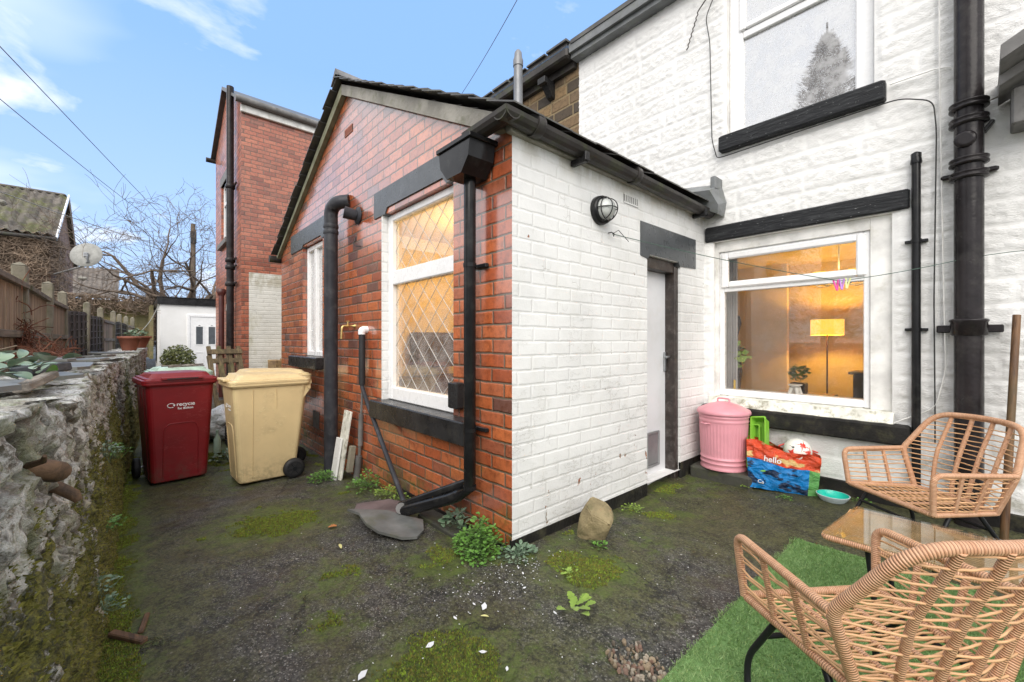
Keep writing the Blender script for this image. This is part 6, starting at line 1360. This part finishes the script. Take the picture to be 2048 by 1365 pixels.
# =================================================================== RATTAN FURNITURE
def lerp3(a, c_, t): return a[0]+(c_[0]-a[0])*t, a[1]+(c_[1]-a[1])*t, a[2]+(c_[2]-a[2])*t
def make_chair(label):
    t = thing('rattan_chair', label, 'garden chair', (0, 0, 0), 'rattan garden chairs'); rs = np.random.RandomState(4)
    SZ = .33
    Fb = lambda s: (s*.245, -.215, SZ); Ft = lambda s: (s*.262, -.235, SZ+.205); Ar = lambda s: (s*.285, .180, SZ+.20); Sr = lambda s: (s*.205, .172, SZ-.015); Bt = lambda s: (s*.208, .325, SZ+.425)
    # arms
    for s in (-1, 1):
        b = MB(); b.tube(fillet([Fb(s), Ft(s), Ar(s)], [0, .055, 0], 6), .0135, 10)
        for k, f in enumerate((.33, .64)):
            p0 = lerp3(Fb(s), Sr(s), f); p1 = lerp3(Ft(s), Ar(s), f+.02); b.tube([p0, (p1[0], p1[1], p1[2]-.01)], .0095, 8)
        ao = b.build('arm', M_rattan, t)
        b = MB(); nr = 8
        for k in range(nr):
            f = (k+.75)/(nr+.3); P = []
            for j in range(15):
                g = j/14; lo = lerp3(Fb(s), Sr(s), g); hi = lerp3(Ft(s), Ar(s), g); p = lerp3(lo, hi, f)
                wv = math.sin(g*math.pi*3)*.008*(1 if k % 2 else -1); P.append((p[0]+wv, p[1], p[2]+rs.normal()*.0012-.002*math.sin(g*math.pi)))
            b.tube(P, .0036, 5)
        b.build('arm_weave', M_cane, ao)
    # back: curved surface from seat to top rail
    def backpt(u, v):  # u -1..1, v 0..1
        if v < .46: g = v/.46; e_ = lerp3(Sr(1), Ar(1), g)
        else: g = (v-.46)/.54; e_ = lerp3(Ar(1), Bt(1), g)
        au = abs(u); cx1 = (1 if u >= 0 else -1)*(au**4*e_[0]+(au-au**4)*(.205+.035*v)); bow = (1-u*u)*.045; 
        return (cx1, au**4*e_[1]+(1-au**4)*(.172+.153*v**1.3)+bow, e_[2]+(.012*(1-u*u) if v > .9 else 0))
    b = MB()
    loop = [Sr(-1), Ar(-1), Bt(-1), Bt(1), Ar(1), Sr(1)]
    P = []
    fl_ = fillet([Sr(-1), Ar(-1), (Bt(-1)[0]-.012, Bt(-1)[1], Bt(-1)[2]), (0, Bt(1)[1]+.045, Bt(1)[2]+.012), (Bt(1)[0]+.012, Bt(1)[1], Bt(1)[2]), Ar(1), Sr(1)], [0, .03, .09, .12, .09, .03, 0], 7)
    b.tube(fl_, .0155, 12); bo = b.build('back_frame', M_rattan, t)
    b = MB()
    for u in (-.62, -.21, .21, .62): b.tube([backpt(u*(.86 if v < .01 else 1), v) for v in np.linspace(0, .985, 9)], .0105, 8)
    b.build('back_stake', M_rattan, bo)
    b = MB(); nr = 16
    for k in range(nr):
        v = (k+.8)/(nr+.6); P = []; rk = rs.normal()*.0022
        for j in range(31):
            u = -1+2*j/30; p = backpt(u, v); wv = .006*math.cos(math.pi*(u-.21)/.415)*(1 if k % 2 else -1); P.append((p[0], p[1]+wv, p[2]+rs.normal()*.0007+rk))
        b.tube(P, .0033, 5)
    b.build('back_weave', M_cane, bo)
    # seat
    b = MB(); b.tube(fillet([Sr(-1), Fb(-1), Fb(1), Sr(1)], [0, .02, .02, 0], 4), .0135, 10); b.tube([Sr(-1), (0, Sr(1)[1]+.045, SZ-.015), Sr(1)], .0135, 10)
    b.tube([lerp3(Fb(-1), Sr(-1), .02), lerp3(Fb(-1), Sr(-1), 1)], .0125, 10)
    for u in (-.34, .34): b.tube([(u*.245*2*.5, -.215, SZ-.004), (u*.21, .200, SZ-.016)], .010, 8)
    b.tube([(0, -.215, SZ-.006), (0, .21, SZ-.02)], .010, 8)
    se = b.build('seat', M_rattan, t)
    b = MB()
    for k in range(23):
        f = (k+.5)/23; L = lerp3(Fb(-1), Sr(-1), f); Rr = lerp3(Fb(1), Sr(1), f); b.tube([(L[0]+(Rr[0]-L[0])*j/8, L[1]+.03*f*math.sin(math.pi*j/8), L[2]+.004*(1 if (j+k) % 2 else -1)) for j in range(9)], .0036, 5)
    b.build('seat_weave', M_cane, se)
    # steel sled legs
    for s in (-1, 1):
        b = MB(); b.tube(fillet([(s*.22, -.10, SZ-.02), (s*.235, -.215, .12), (s*.245, -.20, .012), (s*.245, .19, .012), (s*.235, .20, .12), (s*.21, .08, SZ-.025)], [0, .05, .05, .05, .05, 0], 5), .0105, 10); b.build('leg', M_steel_black, t)
    b = MB(); b.tube([(-.225, -.155, .23), (.225, -.155, .23)], .0085, 8); b.tube([(-.222, .14, .23), (.222, .14, .23)], .0085, 8); b.tube([(-.19, -.13, SZ-.02), (-.19, .17, SZ-.028)], .0085, 8); b.tube([(.19, -.13, SZ-.02), (.19, .17, SZ-.028)], .0085, 8); b.build('cross_bar', M_steel_black, t)
    return t
c1_ = make_chair('rattan chair against the white wall beside the black soil pipe')
place(c1_, -.215, 3.28, math.atan2(-.31, .39), .0)
def copy_tree(o, parent=None):
    c = o.copy(); COL.objects.link(c)
    if parent: c.parent = parent
    for ch in list(o.children): copy_tree(ch, c)
    return c
c2_ = copy_tree(c1_); c2_['label'] = 'near rattan chair with its woven back to the camera on the green turf'
place(c2_, -.22, 1.62, math.atan2(-.8, -.6), .0)
# glass topped table
tb = thing('rattan_table', 'low rattan table with glass top between the two rattan chairs', 'table', (0, 2.35, 0))
TZ_ = .385; tx0, tx1, ty0, ty1 = -.42, .42, 2.14, 2.58
b = MB(); b.tube(fillet([(tx0-.02, ty0, TZ_), (tx1+.02, ty0, TZ_), (tx1, ty1, TZ_), (tx0+.03, ty1, TZ_)], .03, 4, True), .013, 10, closed=True); b.build('table_frame', M_rattan, tb)
b = MB()
for k in range(23): y = ty0+.018+k*(ty1-ty0-.036)/22; b.tube([(tx0, y, TZ_+.003), (tx1, y, TZ_+.003)], .004, 5)
for x in (-.14, .14): b.tube([(x, ty0, TZ_-.008), (x, ty1, TZ_-.008)], .010, 8)
b.build('table_weave', M_cane, tb)
b = MB(); b.prism([(tx0-.025, ty0-.005), (tx1+.025, ty0-.005), (tx1+.01, ty1+.005), (tx0+.02, ty1+.005)], 'z', TZ_+.014, TZ_+.020); b.build('glass_top', M_glass_top, tb)
for s in (-1, 1):
    b = MB(); b.tube(fillet([(s*.30, ty0+.03, TZ_-.014), (s*.26, ty0+.02, .012), (s*.26, ty1-.02, .012), (s*.30, ty1-.03, TZ_-.014)], [0, .05, .05, 0], 5), .010, 10); b.build('leg', M_steel_black, tb)
# artificial turf
tf = thing('turf_mat', 'bright green artificial turf mat under the rattan furniture', 'mat', (0, 1.9, 0))
b = MB(); pt_ = [(-.745, .30), (.9, .25), (.9, 2.98), (-.30, 2.95), (-.73, 2.935)]; b.prism(pt_, 'z', .010, .024); 
V = np.array(b.v); b.build('turf_base', M_turf_base, tf)
n = 118000; bx1 = RNG.uniform(-.755, .75, n); by1 = RNG.uniform(.55, 2.975, n); ed = -.748+.008*np.sin(by1*19)+.006*np.sin(by1*47)
kp = (bx1 > ed) & (by1 < 2.95+.02*bx1+.006*np.sin(bx1*40)); bx1 = bx1[kp]; by1 = by1[kp]; n = len(bx1)
hh = RNG.uniform(.008, .017, n); la = RNG.normal(0, .009, n)+.003; lb_ = RNG.normal(0, .009, n)-.003; aw = RNG.uniform(0, math.pi, n); wd = .0011+RNG.uniform(0, .0009, n); dx = np.cos(aw)*wd; dy = np.sin(aw)*wd; gz0 = ground_z(bx1, by1)*0+.023
V = np.stack([np.stack([bx1-dx, by1-dy, gz0], -1), np.stack([bx1+dx, by1+dy, gz0], -1), np.stack([bx1+la, by1+lb_, gz0+hh], -1)], 1).reshape(-1, 3); F = np.arange(3*n).reshape(-1, 3)
po = npmesh('turf_pile', V, F, M_turf, tf, smooth=False); po['kind'] = 'stuff'

# =================================================================== PLANTS AND LITTER ON THE GROUND
def weed(c, r, n, size, mat, label, seed=1, name='weed', sq=.6, cat='weed'):
    rs = np.random.RandomState(seed); b = MB()
    for k in range(n):
        a = rs.uniform(0, 2*math.pi); rr = r*rs.uniform(.0, 1)**.7; z = c[2]+rs.uniform(.003, 1)*r*sq*(1.15-rr/r)
        bigleaf(b, (c[0]+rr*math.cos(a), c[1]+rr*math.sin(a), z), size*rs.uniform(.6, 1.3), size*rs.uniform(.5, .9), a+rs.normal()*.5, (rs.normal()*.35, rs.uniform(-.7, .3)), k, .6)
        if k % 4 == 0: b.tube([(c[0], c[1], c[2]), (c[0]+rr*.6*math.cos(a), c[1]+rr*.6*math.sin(a), z*.9), (c[0]+rr*math.cos(a), c[1]+rr*math.sin(a), z)], .0012, 3, caps=False)
    return tag(b.build(name, mat, fixn=False), label, cat)
g0 = lambda x, y: (x, y, GZ(x, y))
weed((-1.95, 1.50, .01), .15, 420, .026, M_leaf, 'lush bright green weed clump at the foot of the brick corner', 1, sq=1.1)
weed((-1.86, 1.42, .0), .10, 160, .022, M_leaf, 'low green trailing part of weed in front of the brick corner clump', 31, sq=.7)
weed((-1.73, 1.60, .0), .11, 150, .024, M_leaf_blue, 'pale grey green weed just right of the brick corner', 2, sq=.5)
weed((-2.24, 1.53, .03), .08, 34, .055, M_leaf_blue, 'broad lobed pale weed growing from the wall between pipes and corner', 3, sq=1.4)
b = MB()
for k, (dx_, dy_, L, rt_) in enumerate(((0, 0, .06, 2.0), (.01, .02, .075, 1.0), (.02, -.02, .07, -.6), (-.02, .03, .06, 2.6), (.03, .0, .07, .1), (.02, .04, .05, 1.5), (-.01, -.03, .055, -1.7), (.06, -.01, .06, -.3), (.05, .03, .05, .7))): bigleaf(b, (-1.215+dx_, 1.45+dy_, .012+.01*(k % 3)), L, .035, rt_, (0, -.35), k, .8)
tag(b.build('seedling', M_leaf_yel), 'isolated bright green leafy weed in the middle of the dark tarmac', 'weed')
weed((-3.55, 1.50, -.06), .16, 200, .022, M_leaf, 'bushy weed at the wall foot left of the slanting waste pipe', 4, sq=.9)
weed((-3.15, 1.50, -.02), .10, 90, .022, M_leaf_yel, 'yellowish weed at the wall foot under the slanting waste pipe', 5, sq=.8)
weed((-2.95, 1.50, 0), .07, 60, .018, M_leaf_yel, 'small weed beside the slate slabs against the wall', 15, sq=.8)
weed((-4.15, 1.34, -.10), .16, 220, .022, M_leaf, 'weed patch in front of the fat soil pipe and bin wheel', 6, sq=.5)
weed((-5.6, .86, -.12), .22, 90, .055, M_leaf_blue, 'broad leaved weeds on the ground between the red and tan bins', 7, sq=.6)
weed((-1.50, 2.02, 0), .05, 40, .018, M_leaf, 'tiny weed at the base of the sandstone block', 8)
weed((-1.70, 2.72, -.03), .09, 70, .016, M_leaf_yel, 'small weeds by the black plinth left of the door', 9, sq=.3)
weed((-1.42, 1.66, 0), .05, 30, .02, M_leaf_yel, 'tiny rosette weed on the moss patch right of the brick corner', 10, sq=.3)
weed((-1.28, 3.78, 0), .06, 60, .014, M_leaf_yel, 'small clover weed in front of the stone slab', 11, sq=.4)
weed((-1.0, 3.70, 0), .05, 40, .013, M_leaf, 'low weed fringe in front of the shopping bag', 12, sq=.3)
weed((-.58, 4.0, -.02), .10, 120, .018, M_leaf, 'weed at the wall foot behind the far rattan chair leg', 13, sq=.6)
for k, (x, z, r, nn_) in enumerate(((-2.35, .12, .08, 60), (-2.85, .30, .07, 60), (-3.4, .55, .09, 80), (-3.9, .45, .1, 90), (-2.1, .32, .06, 50))):
    weed((x, WALLY(x, z)+.05, z), r, nn_, .018, M_leaf if k % 2 else M_leaf_blue, ['small weed tuft at the near foot of the mossy wall', 'weed tuft low on the mossy wall face', 'green creeping weed midway up the rubble wall', 'creeping weed on the rubble wall nearer the red bin', 'tiny pale weed on the near mossy wall face'][k], 40+k, sq=.8)
# moss cushions: many tiny tufts where the moss mask is strong
def tufts(name, n, mat, seed, lab, size=.012):
    rs = np.random.RandomState(seed); P = []
    X1 = rs.uniform(-6.5, -.85, n*14); Y1 = rs.uniform(-.12, 4.0, n*14)
    ix = np.clip(np.searchsorted(gx, X1), 0, len(gx)-1); iy = np.clip(np.searchsorted(gy, Y1), 0, len(gy)-1); mv = ms[ix, iy]+.5*(fbm(X1*7, Y1*7, 4, 66)-.5)
    ok = (mv > .36) & ~((Y1 > 1.58) & (X1 < -1.80)); X1 = X1[ok][:n]; Y1 = Y1[ok][:n]; n = len(X1); Z1 = ground_z(X1, Y1)
    V = []; F = []
    k3 = 3; A_ = rs.uniform(0, 6.28, (n, k3)); S_ = size*rs.uniform(.5, 1.2, (n, k3)); Hh = size*rs.uniform(.5, 1.3, (n, k3))
    ox = rs.normal(0, size*.4, (n, k3)); oy = rs.normal(0, size*.4, (n, k3))
    cx2 = X1[:, None]+ox; cy2 = Y1[:, None]+oy; z = Z1[:, None]+0*ox
    V = np.stack([np.stack([cx2-np.cos(A_)*S_*.4, cy2-np.sin(A_)*S_*.4, z], -1), np.stack([cx2+np.cos(A_)*S_*.4, cy2+np.sin(A_)*S_*.4, z], -1), np.stack([cx2+ox, cy2+oy, z+Hh], -1)], 2).reshape(-1, 3)
    o = npmesh(name, V, np.arange(len(V)).reshape(-1, 3), mat, None, smooth=False); tag(o, lab, 'moss', None, 'stuff'); return o
tufts('ground_moss', 20000, M_moss, 1, 'yellow green moss cushions on the wet tarmac', .007)
tufts('ground_moss', 20000, M_moss_dark, 2, 'olive moss cushions on the wet tarmac', .008)
# moss tufts on the rubble wall
n = 60000; rs = np.random.RandomState(8); X1 = rs.uniform(-5.5, -.6, n*3); Z1 = rs.uniform(0, .95, n*3)**1.1-.04; mv = .20*sstep(-2.4, -1.3, X1)*sstep(.95, .72, Z1)*(fbm(X1*3, Z1*3, 3, 99) > .45)+np.clip((.92-Z1)/.65, 0, 1)*.40+.46*(fbm(X1*2.2, Z1*1.6, 3, 61)-.42)*2+.35*np.exp(-((Z1+.05)/.18)**2)+.5*(fbm(X1*9, Z1*9, 4, 67)-.5); ok = mv > .32; X1 = X1[ok][:n]; Z1 = Z1[ok][:n]; n = len(X1)
# find wall y by looking up the mesh grid
XI = np.clip(np.searchsorted(xs, X1), 0, len(xs)-1); VI = np.clip(((Z1+.16)/1.16*91).astype(int), 0, 91); Y1 = Yw[XI, VI]; X1 = Xw[XI, VI]+rs.normal(0, .004, n); Z1 = Zw[XI, VI]+rs.normal(0, .004, n)
s_ = .0075*rs.uniform(.5, 1.3, n); a = rs.uniform(0, 6.28, n); V = np.stack([np.stack([X1-np.cos(a)*s_*.5, Y1-.003+0*a, Z1-np.sin(a)*s_*.5], -1), np.stack([X1+np.cos(a)*s_*.5, Y1-.003+0*a, Z1+np.sin(a)*s_*.5], -1), np.stack([X1+rs.normal(0, .004, n), Y1+s_*rs.uniform(.2, .9, n), Z1+s_*rs.uniform(-.2, .9, n)], -1)], 1).reshape(-1, 3)
tag(npmesh('wall_moss', V, np.arange(3*n).reshape(-1, 3), M_moss_dark, None, smooth=False), 'olive moss growing thick on the lower rubble wall', 'moss', None, 'stuff')
# litter
FLK = [(-1.487, 1.167, .030), (-1.532, 1.144, .012), (-1.509, 1.026, .014), (-1.444, .864, .026), (-1.648, 1.574, .018), (-1.567, 1.482, .012), (-1.249, 1.375, .013), (-1.159, 1.016, .013), (-1.281, .998, .018), (-1.483, .61, .030), (-1.47, 1.40, .012), (-1.62, 1.50, .010)]
b = MB(); rs = np.random.RandomState(6); L_ = [(x, y, s) for x, y, s in FLK]+[(rs.normal(-1.6, .12), rs.normal(1.35, .22), rs.uniform(.002, .006)) for _ in range(130)]+[(rs.uniform(-3.2, -.9), rs.uniform(.2, 3.6), rs.uniform(.002, .005)) for _ in range(160)]
for x, y, s in L_:
    if x < -1.8 and y > 1.5: continue
    a = rs.uniform(0, 6.3); z = GZ(x, y)+.005; P = [(x+math.cos(a+q)*s*rr, y+math.sin(a+q)*s*rr*.8) for q, rr in ((0, 1), (1.1, .55), (2.5, .6), (3.3, 1.1), (4.6, .5))]; b.prism(P, 'z', z, z+.0015)
tag(b.build('paint_flakes', M_flake), 'scattered white paint flakes and chips on the dark tarmac', 'paint flakes', None, 'stuff')
for k, (x, y, L, mt, lab) in enumerate(((-2.86, .945, .055, M_dead_leaf, 'orange dead leaf on the tarmac left of the slates'), (-2.69, 1.20, .05, M_dead_leaf, 'orange dead leaf lying on the slate slab'), (-2.47, .89, .05, M_yel_leaf, 'pale yellow leaf on the tarmac below the slates'), (-1.42, 1.14, .035, M_yel_leaf, 'yellow green leaf beside the white paint flakes'), (-1.20, .83, .03, M_yel_leaf, 'small pale leaf near the bottom moss patch'))):
    b = MB(); bigleaf(b, (x, y, GZ(x, y)+(.055 if k == 1 else .006)), L, L*(.7 if k < 2 else .35), 1.0+k, (0, -.1), k, .9 if k < 2 else .1); tag(b.build('fallen_leaf', mt), lab, 'leaf', 'fallen leaves')
b = MB(); b.obox((-2.29, -.02, .01), (.16, .03, .02), (0, .1, .7), .004); b.obox((-2.36, .03, .01), (.12, .02, .015), (0, .1, -.2), .004); tag(b.build('wood_splinter', M_root), 'reddish wood splinters at the foot of the mossy wall', 'wood')
# pothole gravel
M_peb = []
for k, c in enumerate(((.30, .23, .15), (.16, .13, .10), (.24, .15, .11), (.36, .31, .24))): M_peb.append(plain('pebble_stone', c, .7, var=.3, bump=.4))
rs = np.random.RandomState(12)
import bmesh
for q in range(4):
    bm = bmesh.new()
    for k in range(34):
        a = rs.uniform(0, 6.3); rr = .105*rs.uniform(0, 1)**.6; x = -.86+rr*math.cos(a)*1.1; y = 1.40+rr*math.sin(a)*.85; s = rs.uniform(.006, .017)
        r_ = bmesh.ops.create_icosphere(bm, subdivisions=1, radius=s); mm = Matrix.Translation((x, y, GZ(x, y)+s*.45)) @ Euler(tuple(rs.uniform(0, 3, 3))).to_matrix().to_4x4() @ Matrix.Diagonal((1, rs.uniform(.6, .9), rs.uniform(.4, .7), 1))
        for v in r_['verts']: v.co *= rs.uniform(.82, 1.1)
        bmesh.ops.transform(bm, matrix=mm, verts=r_['verts'])
    me = bpy.data.meshes.new('pothole_gravel'); bm.to_mesh(me); bm.free(); me.materials.append(M_peb[q]); o = bpy.data.objects.new('pothole_gravel', me); COL.objects.link(o); tag(o, 'loose brown gravel stones filling the pothole in the tarmac', 'gravel', None, 'stuff')
# loose grit across the yard
b = MB(); n = 5200; X1 = RNG.uniform(-4.2, -.75, n); Y1 = RNG.uniform(-.05, 3.9, n); ok = ~((Y1 > 1.55) & (X1 < -1.75)); X1 = X1[ok]; Y1 = Y1[ok]; n = len(X1); Z1 = ground_z(X1, Y1); s = RNG.uniform(.0008, .0030, n)
V = np.stack([np.stack([X1-s, Y1-s*.6, Z1], -1), np.stack([X1+s, Y1-s*.4, Z1], -1), np.stack([X1+s*.1, Y1+s, Z1], -1), np.stack([X1, Y1, Z1+s*1.2], -1)], 1).reshape(-1, 3); i4 = np.arange(n)[:, None]*4
F = np.concatenate([i4+np.array([[0, 1, 3]]), i4+np.array([[1, 2, 3]]), i4+np.array([[2, 0, 3]])]); tag(npmesh('grit', V, F, M_peb[1], None, smooth=False), 'fine loose grit over the worn tarmac', 'grit', None, 'stuff')
# conifer standing behind the camera (seen reflected in the upstairs window)
cf = thing('conifer', 'tall dark conifer mirrored in the upstairs window', 'tree', (-2.7, -5.2, .9)); b = MB(); b.tube([(-2.7, -5.2, .7), (-2.7, -5.2, 9.6)], [.16, .02], 8); b.build('trunk', M_bark, cf)
rs = np.random.RandomState(20); n = 34000; hz = rs.uniform(0, 1, n)**.8; ang_ = rs.uniform(0, 6.28, n); br = np.floor(ang_*2.2+hz*23); env = 3.1*(1-hz)**.8*(1+.75*np.cos(ang_-2.9)*(1-hz))*(.25+.75*_h(br, np.floor(hz*26), 3))+.03; rr = env*rs.uniform(.15, 1, n)**.6
X1 = -2.7+rr*np.cos(ang_); Y1 = -5.2+rr*np.sin(ang_); Z1 = 1.2+8.0*hz-.10*rr+rs.normal(0, .05, n); s = rs.uniform(.05, .13, n); a = rs.uniform(0, 6.28, n)
V = np.stack([np.stack([X1-np.cos(a)*s*.2, Y1-np.sin(a)*s*.2, Z1], -1), np.stack([X1+np.cos(a)*s*.2, Y1+np.sin(a)*s*.2, Z1], -1), np.stack([X1+np.cos(ang_)*s*1.2, Y1+np.sin(ang_)*s*1.2, Z1+s*.5], -1)], 1).reshape(-1, 3)
npmesh('crown', V, np.arange(3*n).reshape(-1, 3), M_conifer, cf, smooth=False)
